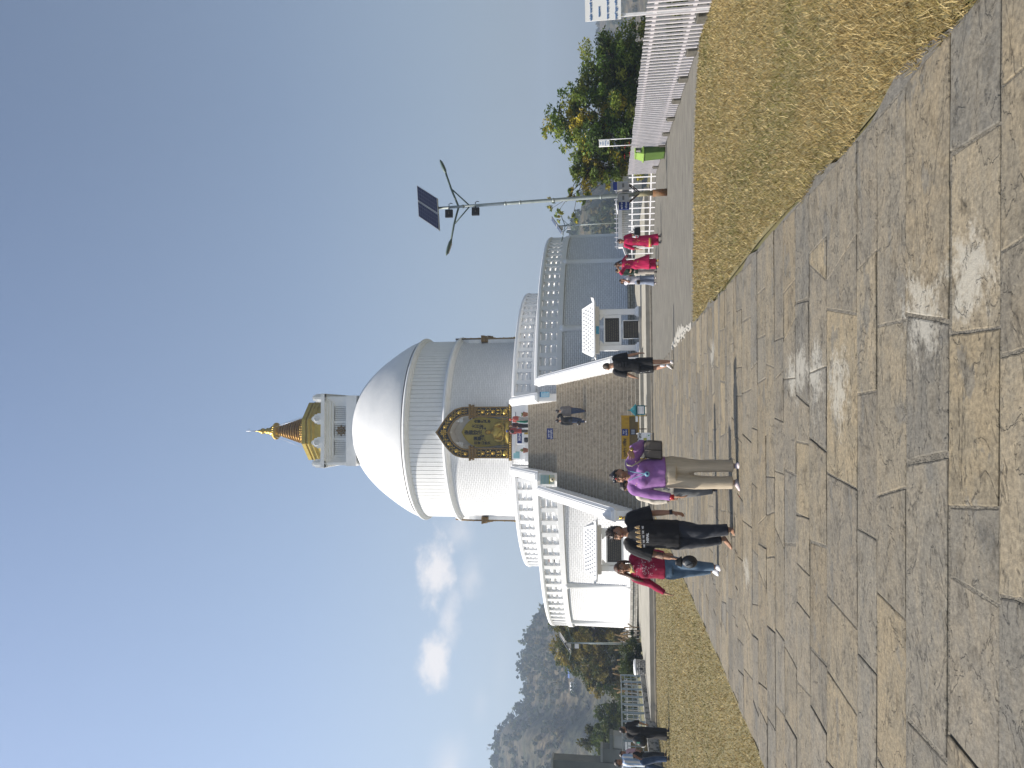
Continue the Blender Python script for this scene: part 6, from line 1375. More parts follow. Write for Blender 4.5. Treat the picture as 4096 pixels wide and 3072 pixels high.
for s in (-1, 1): b.tube([q['hq'](s * .064, -.080, .076), q['hq'](s * .088, -.02, .06), q['hq'](s * .088, .03, .04)], .004, 5)
acc(b, 'sunglasses', mat('dark_glasses', (.012, .015, .025), rough=.15), r)
acc(MB().ell(q['hq'](0, -.099, .050), (.011, .005, .012), 8, 6), 'tika', mat('red_powder', (.42, .02, .03), rough=.8), r)
M_BEAD = mat('turquoise_bead', (.10, .30, .42), (.30, .50, .60), scale=60, rough=.3)
b = MB()
for s, x0 in ((-1, -.845), (1, -.715)):
    for k in range(16): t = k / 15; b.ell((x0 + (-.745 - x0) * t ** .8, 9.75 - .10 - .10 * sin(t * 1.3) - .012, 1.415 - .215 * t), (.0075,) * 3, 6, 5)
b.ell((-.745, 9.535, 1.185), (.034, .01, .034), 14, 8); acc(b, 'necklace', M_BEAD, r); acc(MB().ell((-.745, 9.524, 1.187), (.015, .006, .015), 10, 6), 'pendant_centre', M_NAVY if 'M_NAVY' in globals() else m_navy, r)
b = MB()
for k in range(12): x = -.90 + .026 * k + (.0 if k < 6 else .02); b.ell((x, 9.62 - .012 * abs(6 - k) * -.3, 1.345 - .11 * (1 - abs(k - 5.5) / 6.5)), (.010, .004, .009), 6, 5)
acc(b, 'embroidery', mat('pink_embroidery', (.55, .20, .28), (.6, .5, .5), scale=50, rough=.8), r)
acc(MB().lathe([(.031, -.03), (.036, -.022), (.036, .022), (.031, .03)], (-1.05, 9.65), 18).tube([(-1.05, 9.65, .84), (-1.05, 9.65, .90)], .034, 14), 'bangles', mat('red_bangle', (.42, .012, .02), rough=.3), r)
acc(MB().tube([(-.428, 9.635, 1.368), (-.438, 9.612, 1.391)], .0285, 14).ell((-.440, 9.592, 1.375), (.018, .008, .018), 10, 6), 'wristwatch', mat('gold_watch', (.45, .33, .12), rough=.3, metal=.7), r)
bag = thing('shoulder_bag', 'taupe box-shaped shoulder bag hanging at the purple woman\'s side', 'bag', (-.445, 9.70, .98))
M_TAU = mat('taupe_leather', (.135, .11, .088), (.11, .09, .075), scale=10, rough=.5, bump=.2, bscale=80); M_DTA = mat('dark_taupe_trim', (.04, .032, .028), rough=.5)
b = MB(); b.loft([[(x * w + o, y * d, z) for x, y in ((-1, -1), (1, -1), (1, 1), (-1, 1))] for w, d, z, o in ((.115, .06, 0, .0), (.12, .065, .02, 0), (.118, .06, .17, .01), (.105, .045, .235, .02))], smooth=False); b.build('body', M_TAU, bag, bevel=.02)
b = MB(); b.tube([(-.118, -.066, .015), (.118, -.066, .015), (.125, -.062, .17), (.105, -.05, .235)], .006, 6); b.tube([(-.118, -.066, .015), (-.105, -.062, .17), (-.085, -.05, .235)], .006, 6); b.tube([(.0, -.068, .01), (.0, -.066, .23)], .005, 6); b.build('piping', M_DTA, bag)
b = MB(); b.tube([(-.10, .0, .22), (-.16, -.10, .32), (-.20, -.15, .40), (-.19, -.10, .455), (-.17, .02, .47), (-.1, .1, .35), (.06, .03, .23)], .012, 8, sx=.5); b.build('strap', mat('beige_strap', (.40, .34, .26), rough=.6), bag)

# --- 2 boy in cream behind her
M_CRE = cloth('cream_shirt', (.58, .53, .45), bump=.4); M_GRY = cloth('grey_trousers', (.16, .165, .17)); 
r, q = person('boy in a cream shirt half hidden behind the woman in purple', 11.8, 1.52, dict(head=(-1.11, 1.405), shA=(-1.27, 1.20), shB=(-1.0, 1.20), elA=(-1.345, .95), wrA=(-1.325, .74, -.05), haA=(-1.31, .60, -.08), elB=(-.95, .95), wrB=(-.97, .76, -.04), haB=(-.98, .63, -.06), hipx=-1.13, hipz=.78, knA=(-1.19, .42, -.03), knB=(-1.06, .42), anA=(-1.16, .075), anB=(-1.06, .075), ftA=(-1.15, .022, -.14), ftB=(-1.05, .022, -.14)), phi=-6, hphi=-30, tilt=-.12, skin=SK2, top=dict(m=M_CRE, hem=.68, w=(.17, .155, .160), sleeve=1.85, sr=(.05, .048, .042, .034), amp=.011), bottom=dict(m=M_GRY, r=(.068, .058, .052, .046)), hair=dict(line=.30, th=.020, rough=.5), shoes=dict(m=M_DTA))

# --- 3 man in black
M_BLK = cloth('black_tee', (.016, .016, .018), (.012, .012, .014), bump=.3); M_BJN = cloth('charcoal_jeans', (.014, .017, .026), (.032, .037, .048), scale=4, bump=.5)
r, q = person('barefoot man in a black printed T-shirt and dark jeans holding a cap', 10.3, 1.72, dict(head=(-1.628, 1.570), shA=(-1.80, 1.385), shB=(-1.415, 1.370), elA=(-1.905, 1.075, .0), wrA=(-1.938, .865, -.10), haA=(-1.945, .70, -.16), elB=(-1.35, 1.075, .02), wrB=(-1.325, .825, -.03), haB=(-1.352, .645, -.08), hipz=.82, hipx=-1.64, knA=(-1.715, .455, .02), knB=(-1.575, .44, -.06), anA=(-1.70, .165, .08), anB=(-1.545, .075, -.08), ftA=(-1.795, .045, -.04), ftB=(-1.575, .022, -.22)), phi=-6, hphi=-10, tilt=-.06, skin=SK2, build=1.10,
    top=dict(m=M_BLK, hem=.735, w=(.205, .195, .195), d=(.145, .15, .145), sleeve=.93, sr=(.052, .058, .04, .03), amp=.008, belly=(.05, .13, .16, .02)), bottom=dict(m=M_BJN, r=(.066, .056, .050, .046), amp=.010), hair=dict(style='spiky', line=.36, th=.020, rough=.6))
m_prt = mat('gold_print', (.50, .28, .05), (.6, .5, .35), scale=60, rough=.8)
for k in range(5):
    x = -1.765 + .062 * k; yy = 10.115 - .012 * (2 - abs(k - 2)) ; z = 1.275 + .006 * k
    b = MB(); b.ell((x, yy, z), (.020, .006, .026), 12, 8); b.ell((x, yy - .003, z + .026), (.012, .005, .012), 8, 6); b.ell((x - .016, yy, z - .02), (.010, .005, .012), 6, 5); b.ell((x + .016, yy, z - .02), (.010, .005, .012), 6, 5); acc(b, 'chest_print', m_prt, r)
for k, t_ in enumerate(('NE', 'NE', 'NE', 'NE', 'NE')): text(t_, .030, m_letter, r, face_mtx((-1.765 + .062 * k, 10.108, 1.212 + .004 * k)), bold=.001)
text('NEPAL', .045, m_letter, r, face_mtx((-1.655, 10.100, 1.165)), bold=.0015)
b = MB(); b.tube([(-1.322, 10.285, .815), (-1.328, 10.29, .86)], .034, 14); b.box(-1.352, -1.30, 10.235, 10.255, .82, .86); acc(b, 'wristwatch', m_blackpl, r)
b = MB(); b.tube([(-1.914, 10.275, 1.025), (-1.924, 10.235, .945)], .0445, 14, caps=False); acc(b, 'tattoo_band', mat('tattooed_skin', (.11, .075, .06), (.26, .15, .10), scale=70, rough=.6, ramp=(.45, .55)), r)
cp = thing('baseball_cap', 'black and grey baseball cap held in the hand of the man in black', 'cap', (-1.945, 10.10, .60), radians(-8))
b = MB(); vs = []; fs = []; nn = 20
for i in range(7):
    t = pi / 2 * i / 6
    for k in range(nn): a = 2 * pi * k / nn; vs.append((.088 * sin(t) * cos(a), -.05 + .075 * cos(t) * 1.0 * -1, .02 + .105 * sin(t) * sin(a)))
for i in range(6):
    for k in range(nn): fs.append((i * nn + k, (i + 1) * nn + k, (i + 1) * nn + (k + 1) % nn, i * nn + (k + 1) % nn))
M_GCAP = mat('grey_cap_panel', (.13, .14, .15), (.10, .11, .12), scale=30, rough=.8)
b.add(vs, fs, 0, True); b.build('crown', m_blackpl, cp)
b = MB(); b.ell((-.01, -.105, .03), (.055, .024, .06), 14, 9); b.build('front_panel', M_GCAP, cp); b = MB(); b.bar((-.03, -.133, .07), (.02, -.133, -.03), .016, .008); b.build('cap_stripe', m_blackpl, cp)
b = MB(); b.loft([[(x, y - .02, z + .12 + .0) for x, y, z in ((-.075 + .01 * i, -.04 - .01 * i, .02 * i), (.075 - .01 * i, -.04 - .01 * i, .02 * i), (.07 - .01 * i, -.03 - .01 * i, .02 * i + .01), (-.07 + .01 * i, -.03 - .01 * i, .02 * i + .01))] for i in range(5)]); b.build('peak', m_blackpl, cp)

# --- 4 woman in red
M_RED = cloth('crimson_sweater', (.28, .008, .045), bump=.35); M_JN = cloth('blue_jeans', (.055, .10, .16), (.10, .16, .23), scale=5, bump=.5)
r, q = person('woman in a crimson sequinned top and blue jeans at the left of the group', 11.7, 1.60, dict(head=(-2.39, 1.512), shA=(-2.545, 1.300), shB=(-2.225, 1.325), elA=(-2.635, 1.055), wrA=(-2.755, .840, -.08), haA=(-2.785, .695, -.12), thA=(.6, -1, 0), elB=(-2.15, 1.06, .05), wrB=(-2.16, .84, .0), haB=(-2.17, .69, -.02), hipz=.80, hipx=-2.37, knA=(-2.435, .46, .02), knB=(-2.315, .46, -.05), anA=(-2.415, .13, .07), anB=(-2.335, .085, -.04), ftA=(-2.435, .045, -.07), ftB=(-2.338, .022, -.18)), phi=-6, hphi=-12, tilt=-.05, skin=SK2, build=1.08,
    top=dict(m=M_RED, hem=.842, hemx=-2.38, w=(.172, .160, .168), d=(.13, .125, .13), sleeve=1.95, bustx=1, busty=.085, sr=(.042, .040, .037, .026), amp=.008), bottom=dict(m=M_JN, r=(.066, .050, .044, .036), amp=.006),
    hair=dict(style='long', line=.30, th=.014, m=M_HAIRB, strands=[([(-2.47, 1.55, .02), (-2.50, 1.42, .0), (-2.55, 1.30, -.06), (-2.575, 1.18, -.09)], [.03, .035, .032, .010]), ([(-2.44, 1.58, .05), (-2.43, 1.42, .06), (-2.42, 1.25, .09)], [.04, .05, .02]), ([(-2.315, 1.56, .03), (-2.30, 1.44, .03), (-2.31, 1.32, .02)], [.025, .026, .01])]), shoes=dict(m=mat('white_trainer', (.70, .70, .72), rough=.5), sole=m_navy))
b = MB(); rs_ = random.Random(4)
for i in range(90):
    a = rs_.uniform(0, 2 * pi); d = rs_.random() ** .7 * .17; x = -2.365 + d * cos(a); z = 1.155 + d * sin(a) * 1.1; dx = (x + 2.375) / .17
    if abs(dx) > .95: continue
    b.ell((x, 11.7 - .128 * sqrt(max(0, 1 - dx * dx)) - .012 - (.02 if z > 1.08 else .0), z), (.0052, .003, .0052), 6, 4)
acc(b, 'sequins', mat('silver_sequin', (.75, .65, .72), rough=.2, metal=.6), r)
b = MB(); b.tube([(-2.45, 11.63, 1.375), (-2.41, 11.595, 1.345), (-2.36, 11.59, 1.345), (-2.315, 11.62, 1.385)], [.016, .02, .02, .014], 8); b.ell((-2.41, 11.575, 1.335), (.03, .016, .022), 8, 6); b.tube([(-2.415, 11.57, 1.33), (-2.44, 11.56, 1.30)], [.014, .006], 6); acc(b, 'yellow_scarf', cloth('yellow_scarf', (.50, .36, .04), (.45, .40, .25), scale=30), r)
acc(MB().ell(q['hq'](0, -.099, .048), (.009, .005, .010), 8, 6), 'tika', MATS['red_powder'], r)

# --- 5 man in black shorts, from behind
M_BLS = cloth('black_sports_cloth', (.011, .011, .013), (.009, .009, .010), bump=.25)
r, q = person('man in black T-shirt and black shorts walking away towards the stairway', 19.6, 1.86, dict(head=(1.335, 1.765), shA=(1.175, 1.535), shB=(1.565, 1.550), elA=(1.108, 1.215), wrA=(1.040, 1.045, .05), haA=(.998, .925, .08), elB=(1.622, 1.185), wrB=(1.680, .925, .02), haB=(1.690, .765, .05), hipz=.98, hipx=1.345, knA=(1.278, .53, .05), knB=(1.438, .53, -.02), anA=(1.325, .235, -.12), anB=(1.440, .12, .05), ftA=(1.275, .06, .06), ftB=(1.435, .028, .20)), phi=176, hphi=205, skin=SK3, face=False, vox=.009,
    top=dict(m=M_BLS, hem=.93, w=(.185, .175, .195), sleeve=.90, sr=(.043, .046, .03, .03), amp=.007), bottom=dict(kind='shorts', m=M_BLS, wp=.098, r=(.068, .068, .072, .07), end=.46, amp=.008), hair=dict(line=.5, th=.006, nape=-.35, m=M_HAIRC), shoes=dict(m=mat('white_sock_shoe', (.66, .64, .66), rough=.7), high=.12, sole=M_WHITE_EYE))
b = MB(); b.loft([[(1.150 + dx + .012 * i, 19.6 + dy, .93 - .075 * i) for dx, dy in ((-.008, -.06), (.006, -.06), (.006, .05), (-.008, .05))] for i in range(6)]); o = acc(b, 'side_stripe', m_letter, r)
for i in range(6): text('*', .05, m_blktx, r, Matrix.Translation((1.146 + .012 * i, 19.538, .90 - .07 * i)) @ Matrix.Rotation(pi / 2, 4, 'X'))
for i, t_ in enumerate(('@', 'मन', 'शान्ति', 'नमस्ते')): text(t_, .055, mat('faint_grey_print', (.075, .075, .08), rough=.8), r, face_mtx((1.37, 19.6 - .128 - .004 * i, 1.50 - .075 * i)))

# --- right-hand group
M_WTE = cloth('white_tee', (.66, .64, .68)); M_FLJ = cloth('grey_blue_flared_jeans', (.17, .20, .27), (.24, .28, .36), scale=5); M_MAG = cloth('magenta_kurta', (.42, .008, .075), (.34, .006, .05), scale=4); M_GRN = cloth('dark_green_top', (.014, .035, .022)); M_OFF = cloth('off_white_trousers', (.42, .38, .33)); M_GOLDT = mat('gold_thread', (.42, .27, .06), rough=.5)
r, q = person('woman in white T-shirt and flared grey blue jeans shading her eyes with her hand', 27.3, 1.47, dict(head=(5.055, 1.255), shA=(4.955, 1.115), shB=(5.215, 1.11), elA=(5.01, .985, -.12), wrA=(5.06, 1.17, -.16), haA=(5.10, 1.32, -.12), thA=(0, 0, -1), pnA=(0, 1, 0), elB=(5.265, .92, -.03), wrB=(5.255, 1.02, -.16), haB=(5.25, 1.10, -.22), hipz=.72, hipx=5.07, knA=(5.0, .40), knB=(5.15, .40), anA=(4.955, .06), anB=(5.15, .06), ftA=(4.92, .02, -.10), ftB=(5.13, .02, -.12)), phi=-20, hphi=-24, skin=SK1, vox=.011, top=dict(m=M_WTE, hem=.60, w=(.155, .145, .15), sleeve=.8, amp=.009), bottom=dict(m=M_FLJ, r=(.064, .058, .066, .082), amp=.006), hair=dict(style='pony', line=.30, th=.012, strands=[([(4.99, 1.29, .06), (4.97, 1.16, .06), (4.975, 1.08, .07)], [.03, .03, .012])]), shoes=dict(m=M_WSH))
acc(MB().obox((4.97, 27.18, .66), (.07, 0, .0), (0, .04, 0), (0, 0, .06)), 'waist_bag', M_DTA, r); text('NYC', .06, m_slatetx, r, face_mtx((5.1, 27.17, .93)))
r, q = person('woman in plain magenta kurta raising her arm to shade her eyes', 25.8, 1.60, dict(head=(5.355, 1.425), shA=(5.215, 1.215), shB=(5.50, 1.215), elA=(5.03, 1.285, -.06), wrA=(5.19, 1.385, -.14), haA=(5.29, 1.455, -.17), thA=(0, 0, -1), pnA=(0, 1, 0), elB=(5.66, 1.10, -.02), wrB=(5.575, 1.10, -.17), haB=(5.52, 1.16, -.22), hipz=.82, hipx=5.37, knA=(5.30, .44), knB=(5.46, .44), anA=(5.265, .07), anB=(5.46, .07), ftA=(5.235, .02, -.12), ftB=(5.47, .02, -.12)), phi=-8, hphi=-10, skin=SK1, vox=.011, top=dict(name='kurta', m=M_MAG, hem=.31, hemx=5.44, flare=1.45, waist=.62, w=(.185, .14, .155), d=(.15, .115, .12), sleeve=1.55, sr=(.042, .038, .034, .03), amp=.012, f=(9, 9, 2.5)), bottom=dict(m=M_MAG, r=(.062, .058, .058, .058)), hair=dict(style='long', line=.32, th=.014, strands=[([(5.43, 1.46, .03), (5.47, 1.36, .0), (5.53, 1.26, -.02)], [.035, .04, .015])]), shoes=dict(m=M_GOLDT))
b = MB(); 
for x, z in ((5.34, 1.13), (5.36, 1.08), (5.33, 1.02), (5.42, .72), (5.45, .70), (5.44, .66), (5.30, .78), (5.47, .85)): b.ell((x, 25.8 - .145, z), (.022, .01, .014), 7, 5)
acc(b, 'embroidery', M_GOLDT, r); acc(MB().tube([(5.12, 25.70, 1.335), (5.15, 25.685, 1.36)], .038, 12), 'bangles', M_GOLDT, r)
hb_ = thing('handbag', 'small grey handbag hanging from the raised-arm woman in magenta kurta', 'handbag', (5.63, 25.72, .92)); MB().box(-.07, .07, -.04, .04, 0, .13).build('body', mat('grey_bag', (.11, .10, .11), rough=.6), hb_, bevel=.02); MB().tube([(-.05, 0, .13), (-.02, 0, .24), (.03, 0, .24), (.05, 0, .13)], .008, 6).build('handle', m_blackpl, hb_)
person('girl in dark green top half hidden behind the woman in plain magenta kurta', 26.8, 1.52, dict(head=(5.345, 1.40), shA=(5.22, 1.17), shB=(5.46, 1.17), elA=(5.21, 1.0, -.08), wrA=(5.29, .93, -.2), haA=(5.36, .95, -.24), elB=(5.48, .95), wrB=(5.46, .8, -.1), haB=(5.45, .7, -.12), hipz=.78, hipx=5.34, knA=(5.28, .42), knB=(5.4, .42), anA=(5.27, .07), anB=(5.4, .07)), phi=-15, skin=SK2, vox=.012, top=dict(m=M_GRN, hem=.68, w=(.15, .14, .145), sleeve=1.5), bottom=dict(m=M_OFF, r=(.064, .056, .052, .05)), hair=dict(line=.3, th=.014), shoes=dict(m=M_DTA))
r, q = person('woman in magenta kurta with gold hem band carrying a black handbag', 24.1, 1.50, dict(head=(5.795, 1.335), shA=(5.645, 1.165), shB=(5.935, 1.165), elA=(5.545, .93), wrA=(5.512, .735, -.04), haA=(5.465, .60, -.06), elB=(6.01, .955, .0), wrB=(5.945, .89, -.17), haB=(5.88, .86, -.22), hipz=.77, hipx=5.79, knA=(5.72, .42), knB=(5.87, .42, -.05), anA=(5.71, .075), anB=(5.90, .085, -.08), ftA=(5.72, .02, -.13), ftB=(5.915, .022, -.22)), phi=-6, hphi=-8, skin=SK1, vox=.011, top=dict(name='kurta', m=M_MAG, hem=.31, hemx=5.77, flare=1.08, waist=.60, w=(.185, .145, .15), d=(.14, .115, .12), sleeve=1.30, sr=(.042, .040, .036, .032), amp=.010, f=(9, 9, 2.5)), bottom=dict(m=M_MAG, r=(.064, .06, .06, .062)), hair=dict(line=.34, th=.013), shoes=dict(m=m_blackpl))
b = MB(); b.loft([[(5.77 + .206 * cos(t), 24.1 + .157 * sin(t), z) for t in [2 * pi * k / 24 for k in range(24)]] for z in (.335, .41)]); acc(b, 'gold_hem_band', M_GOLDT, r)
b = MB()
for i in range(26): x = 5.79 + random.uniform(-.13, .13); z = random.uniform(.45, 1.15); b.ell((x, 24.1 - sqrt(max(.002, .0225 - (x - 5.79) ** 2)) * .9 - .006, z), (.009, .005, .012), 6, 4)
acc(b, 'motif', M_GOLDT, r)
hb_ = thing('handbag', 'black handbag carried by the woman in the gold-hemmed magenta kurta', 'handbag', (6.09, 24.02, .68)); MB().loft([[(x * w, y * .05, z) for x, y in ((-1, -1), (1, -1), (1, 1), (-1, 1))] for w, z in ((.13, 0), (.135, .03), (.10, .20))], smooth=False).build('body', m_blackpl, hb_, bevel=.015); MB().tube([(-.07, 0, .20), (-.08, -.0, .30), (-.03, 0, .33), (.02, 0, .20)], .008, 6).build('handle', m_blackpl, hb_)
bo = thing('water_bottle', 'clear water bottle in the hand of the woman with the black handbag', 'bottle', (5.875, 23.86, .74)); MB().lathe([(0, 0), (.033, 0), (.034, .12), (.03, .15), (.013, .17), (.013, .19), (0, .19)], (0, 0), 14).build('bottle', mat('pale_plastic', (.55, .58, .62), rough=.15), bo); MB().lathe([(0, .19), (.015, .19), (.015, .21), (0, .21)], (0, 0), 10).build('cap', m_board, bo); MB().lathe([(.0345, .05), (.0355, .05), (.0355, .1), (.0345, .1)], (0, 0), 14).build('label', mat('pink_label', (.45, .10, .15), rough=.6), bo)

# --- left-hand walkers
M_BDR = cloth('black_dress', (.011, .010, .011), (.016, .014, .014), bump=.4)
r, q = person('woman in a long black dress with a black backpack walking away across the left lawn', 23.3, 1.58, dict(head=(-9.77, 1.435), shA=(-9.93, 1.26), shB=(-9.61, 1.275), elA=(-9.98, 1.0), wrA=(-9.96, .80), haA=(-9.95, .68), elB=(-9.51, .975), wrB=(-9.575, .76, .03), haB=(-9.60, .64, .05), hipz=.80, hipx=-9.80, knA=(-9.87, .43), knB=(-9.75, .43), anA=(-9.93, .10, .0), anB=(-9.72, .08), ftA=(-9.945, .05, .08), ftB=(-9.70, .025, .12)), phi=150, hphi=140, skin=SK2, face=False, vox=.011, top=dict(m=M_BDR, hem=.78, w=(.165, .15, .165), sleeve=1.05, sr=(.05, .05, .048, .04), amp=.012), bottom=dict(kind='skirt', name='long_skirt', m=M_BDR, hem=.09, hemx=-9.83, w=(.195, .185, .165), amp=.016, f=(9, 9, 2)), hair=dict(style='bun', line=.4, th=.014), shoes=dict(m=M_DTA))
pk = thing('backpack', 'bulging black backpack worn by the woman in the long black dress', 'backpack', (-10.0, 23.16, .72))
b = MB(); b.ell((0, 0, .20), (.155, .14, .23), 18, 12); b.ell((-.03, -.09, .14), (.12, .09, .14), 14, 10); me = remesh(b.mesh('b'), .012, 2); me.materials.append(cloth('black_nylon', (.016, .016, .018), rough=.5)); o = bpy.data.objects.new('body', me); COL.objects.link(o); o.parent = pk
MB().box(-.02, .03, -.185, -.17, .20, .30).build('green_tag', mat('mint_tag', (.12, .40, .28), rough=.6), pk); MB().ell((-.12, -.08, .1), (.05, .05, .09), 8, 6).build('white_bottle', m_board, pk); MB().tube([(.05, .1, .42), (.08, .26, .50), (.10, .30, .30), (.06, .2, .1)], .02, 6).build('strap', m_blackpl, pk)
M_STR = cloth('striped_shirt', (.62, .62, .64)); 
def stripes(nt):
    N = nt.nodes.new; L = nt.links.new; tc = N('ShaderNodeTexCoord'); sp = N('ShaderNodeSeparateXYZ'); L(tc.outputs['Object'], sp.inputs[0]); m = N('ShaderNodeMath'); m.operation = 'MULTIPLY'; m.inputs[1].default_value = 9.5; L(sp.outputs[0], m.inputs[0]); f = N('ShaderNodeMath'); f.operation = 'FRACT'; L(m.outputs[0], f.inputs[0])
    r_ = N('ShaderNodeValToRGB'); r_.color_ramp.interpolation = 'CONSTANT'; r_.color_ramp.elements[0].color = (.66, .66, .68, 1); r_.color_ramp.elements[1].position = .5; r_.color_ramp.elements[1].color = (.30, .42, .62, 1); L(f.outputs[0], r_.inputs[0]); L(r_.outputs[0], nt.nodes['Principled BSDF'].inputs['Base Color'])
stripes(M_STR.node_tree)
r, q = person('man in a white and blue striped shirt and jeans at the left edge', 23.4, 1.72, dict(head=(-10.83, 1.585), shA=(-11.0, 1.39), shB=(-10.62, 1.395), elA=(-11.06, 1.08), wrA=(-11.05, .84), haA=(-11.04, .68), elB=(-10.58, 1.10), wrB=(-10.64, .88, -.1), haB=(-10.66, .74, -.14), hipz=.86, hipx=-10.77, knA=(-10.93, .46, .05), knB=(-10.625, .44, -.05), anA=(-11.02, .12, .12), anB=(-10.575, .08, -.1), ftA=(-11.08, .05, .22), ftB=(-10.56, .025, .05)), phi=120, hphi=80, skin=SK1, face=False, vox=.011, top=dict(m=M_STR, hem=.76, w=(.175, .165, .17), sleeve=.9, amp=.010), bottom=dict(m=cloth('deep_blue_jeans', (.03, .055, .12), (.05, .085, .16)), r=(.064, .054, .048, .044)), hair=dict(line=.38, th=.020, rough=.5), shoes=dict(m=M_DTA))
M_PNK = cloth('pale_pink_sleeve', (.52, .34, .38))
r, q = person('person in a black vest with pale pink sleeves beyond the man in the striped shirt', 24.6, 1.58, dict(head=(-11.10, 1.43), shA=(-11.26, 1.26), shB=(-10.98, 1.265), elA=(-11.30, 1.0), wrA=(-11.26, .8), haA=(-11.24, .68), elB=(-10.93, 1.06), wrB=(-10.90, .93, -.1), haB=(-10.93, .83, -.14), hipz=.80, hipx=-11.10, knA=(-11.17, .44), knB=(-11.04, .44), anA=(-11.17, .08), anB=(-11.03, .08)), phi=110, hphi=90, skin=SK1, face=False, vox=.012, top=dict(m=M_PNK, hem=.78, w=(.15, .14, .15), sleeve=1.35), bottom=dict(m=M_BJN, r=(.064, .054, .048, .044)), hair=dict(line=.38, th=.02), shoes=dict(m=M_DTA))
b = MB(); rings_loft(b, [(Vector((-11.1, 24.6, .74)), .165, .13), (Vector((-11.1, 24.6, 1.0)), .16, .125), (Vector((-11.12, 24.6, 1.22)), .15, .11), (Vector((-11.12, 24.6, 1.30)), .09, .07)], Vector((cos(1.9), sin(1.9), 0)), Vector((sin(1.9), -cos(1.9), 0))); acc(b, 'vest', M_BDR, r)

# --- visitors on the stairs and landings
M_GRJ = cloth('grey_jacket', (.17, .155, .15)); M_DJN = cloth('navy_jeans', (.02, .03, .065), (.035, .05, .09)); M_BJK = cloth('black_jacket', (.012, .012, .014), rough=.6)
person('visitor in a grey jacket climbing the right side of the stairway pair', 40.85, 1.72, dict(head=(.293, 4.745), shA=(.125, 4.50), shB=(.475, 4.515), elA=(.075, 4.22), wrA=(.075, 3.98, .04), haA=(.08, 3.84, .05), elB=(.525, 4.235), wrB=(.53, 4.00, .04), haB=(.53, 3.86, .05), hipz=4.03, hipx=.315, knA=(.275, 3.58, .0), knB=(.375, 3.64, .15), anA=(.30, 3.21, -.05), anB=(.375, 3.40, .22), ftA=(.29, 3.15, .10), ftB=(.375, 3.33, .35)), phi=180, skin=SK2, z0=3.13, face=False, vox=.013, top=dict(m=M_GRJ, hem=3.98, w=(.19, .185, .185), sleeve=1.95, sr=(.048, .044, .040, .034), amp=.012), bottom=dict(m=M_DJN, r=(.064, .054, .048, .044)), hair=dict(line=.4, th=.018), shoes=dict(m=mat('brown_shoe', (.09, .045, .03), rough=.6)))
r, q = person('climbing visitor in a black jacket touching his head and holding a helmet', 40.75, 1.72, dict(head=(-.255, 4.745), shA=(-.40, 4.50), shB=(-.085, 4.48), elA=(-.44, 4.18), wrA=(-.41, 3.90, .04), haA=(-.39, 3.74, .05), elB=(.105, 4.61), wrB=(-.10, 4.76, -.02), haB=(-.20, 4.83, -.02), hipz=4.03, hipx=-.20, knA=(-.27, 3.58), knB=(-.16, 3.64, .15), anA=(-.29, 3.21, -.05), anB=(-.20, 3.40, .22), ftA=(-.29, 3.15, .10), ftB=(-.20, 3.33, .35)), phi=180, skin=SK2, z0=3.13, face=False, vox=.013, top=dict(m=M_BJK, hem=3.92, w=(.19, .185, .185), sleeve=1.95, sr=(.050, .046, .042, .036), amp=.012), bottom=dict(m=M_DJN, r=(.062, .052, .046, .042)), hair=dict(line=.4, th=.018), shoes=dict(m=mat('white_trainer', (.7, .7, .72), rough=.5)))
he = thing('helmet', 'black motorcycle helmet hanging from the hand of the climbing visitor in black', 'helmet', (-.37, 40.72, 3.42))
b = MB(); b.ell((0, 0, .13), (.125, .14, .125), 18, 12); b.box(-.08, .08, -.12, .10, .01, .06); me = remesh(b.mesh('h'), .012, 2); me.materials.append(mat('gloss_black', (.012, .012, .014), rough=.15)); o = bpy.data.objects.new('shell', me); COL.objects.link(o); o.parent = he
MB().ell((-.03, -.12, .14), (.07, .035, .045), 10, 8).build('visor', mat('dark_visor', (.03, .03, .035), rough=.08), he); MB().ell((-.10, -.05, .2), (.02, .02, .02), 6, 5).build('badge', m_board, he)
M_COR = cloth('coral_top', (.42, .09, .07)); M_TEAL = cloth('green_shawl', (.012, .15, .10)); M_RBR = cloth('dusty_red_top', (.27, .045, .04)); M_MAR = cloth('maroon_black_top', (.05, .015, .018))
r, q = person('visitor in dusty red top and blue cap with a dark bag, upper steps', 50.5, 1.62, dict(head=(-1.01, 8.99), shA=(-1.16, 8.80), shB=(-.87, 8.80), elA=(-1.19, 8.52), wrA=(-1.14, 8.32, .05), haA=(-1.12, 8.18, .06), elB=(-.86, 8.5), wrB=(-.88, 8.3), haB=(-.88, 8.16), hipz=8.36, hipx=-1.01, knA=(-1.06, 7.98), knB=(-.98, 7.98), anA=(-1.06, 7.62), anB=(-.97, 7.62), ftA=(-1.06, 7.57, .12), ftB=(-.97, 7.57, .12)), phi=180, skin=SK1, z0=7.55, face=False, vox=.014, top=dict(m=M_RBR, hem=8.02, w=(.16, .15, .155), sleeve=1.9), bottom=dict(m=M_DTA, r=(.055, .045, .04, .036)), hair=dict(line=.4, th=.016), shoes=dict(m=m_blackpl))
acc(MB().ell((-1.01, 50.5, 9.06), (.092, .105, .075), 14, 9), 'blue_cap', cloth('royal_blue_cap', (.03, .05, .28)), r)
bk2 = thing('day_bag', 'small dark round bag on the back of the visitor in dusty red', 'bag', (-1.06, 50.34, 8.56)); MB().ell((0, 0, .12), (.13, .09, .15), 14, 10).build('body', m_blackpl, bk2); MB().tube([(.06, .03, .24), (.10, .12, .30), (.12, .16, .18)], .016, 6).build('strap', M_DTA, bk2)
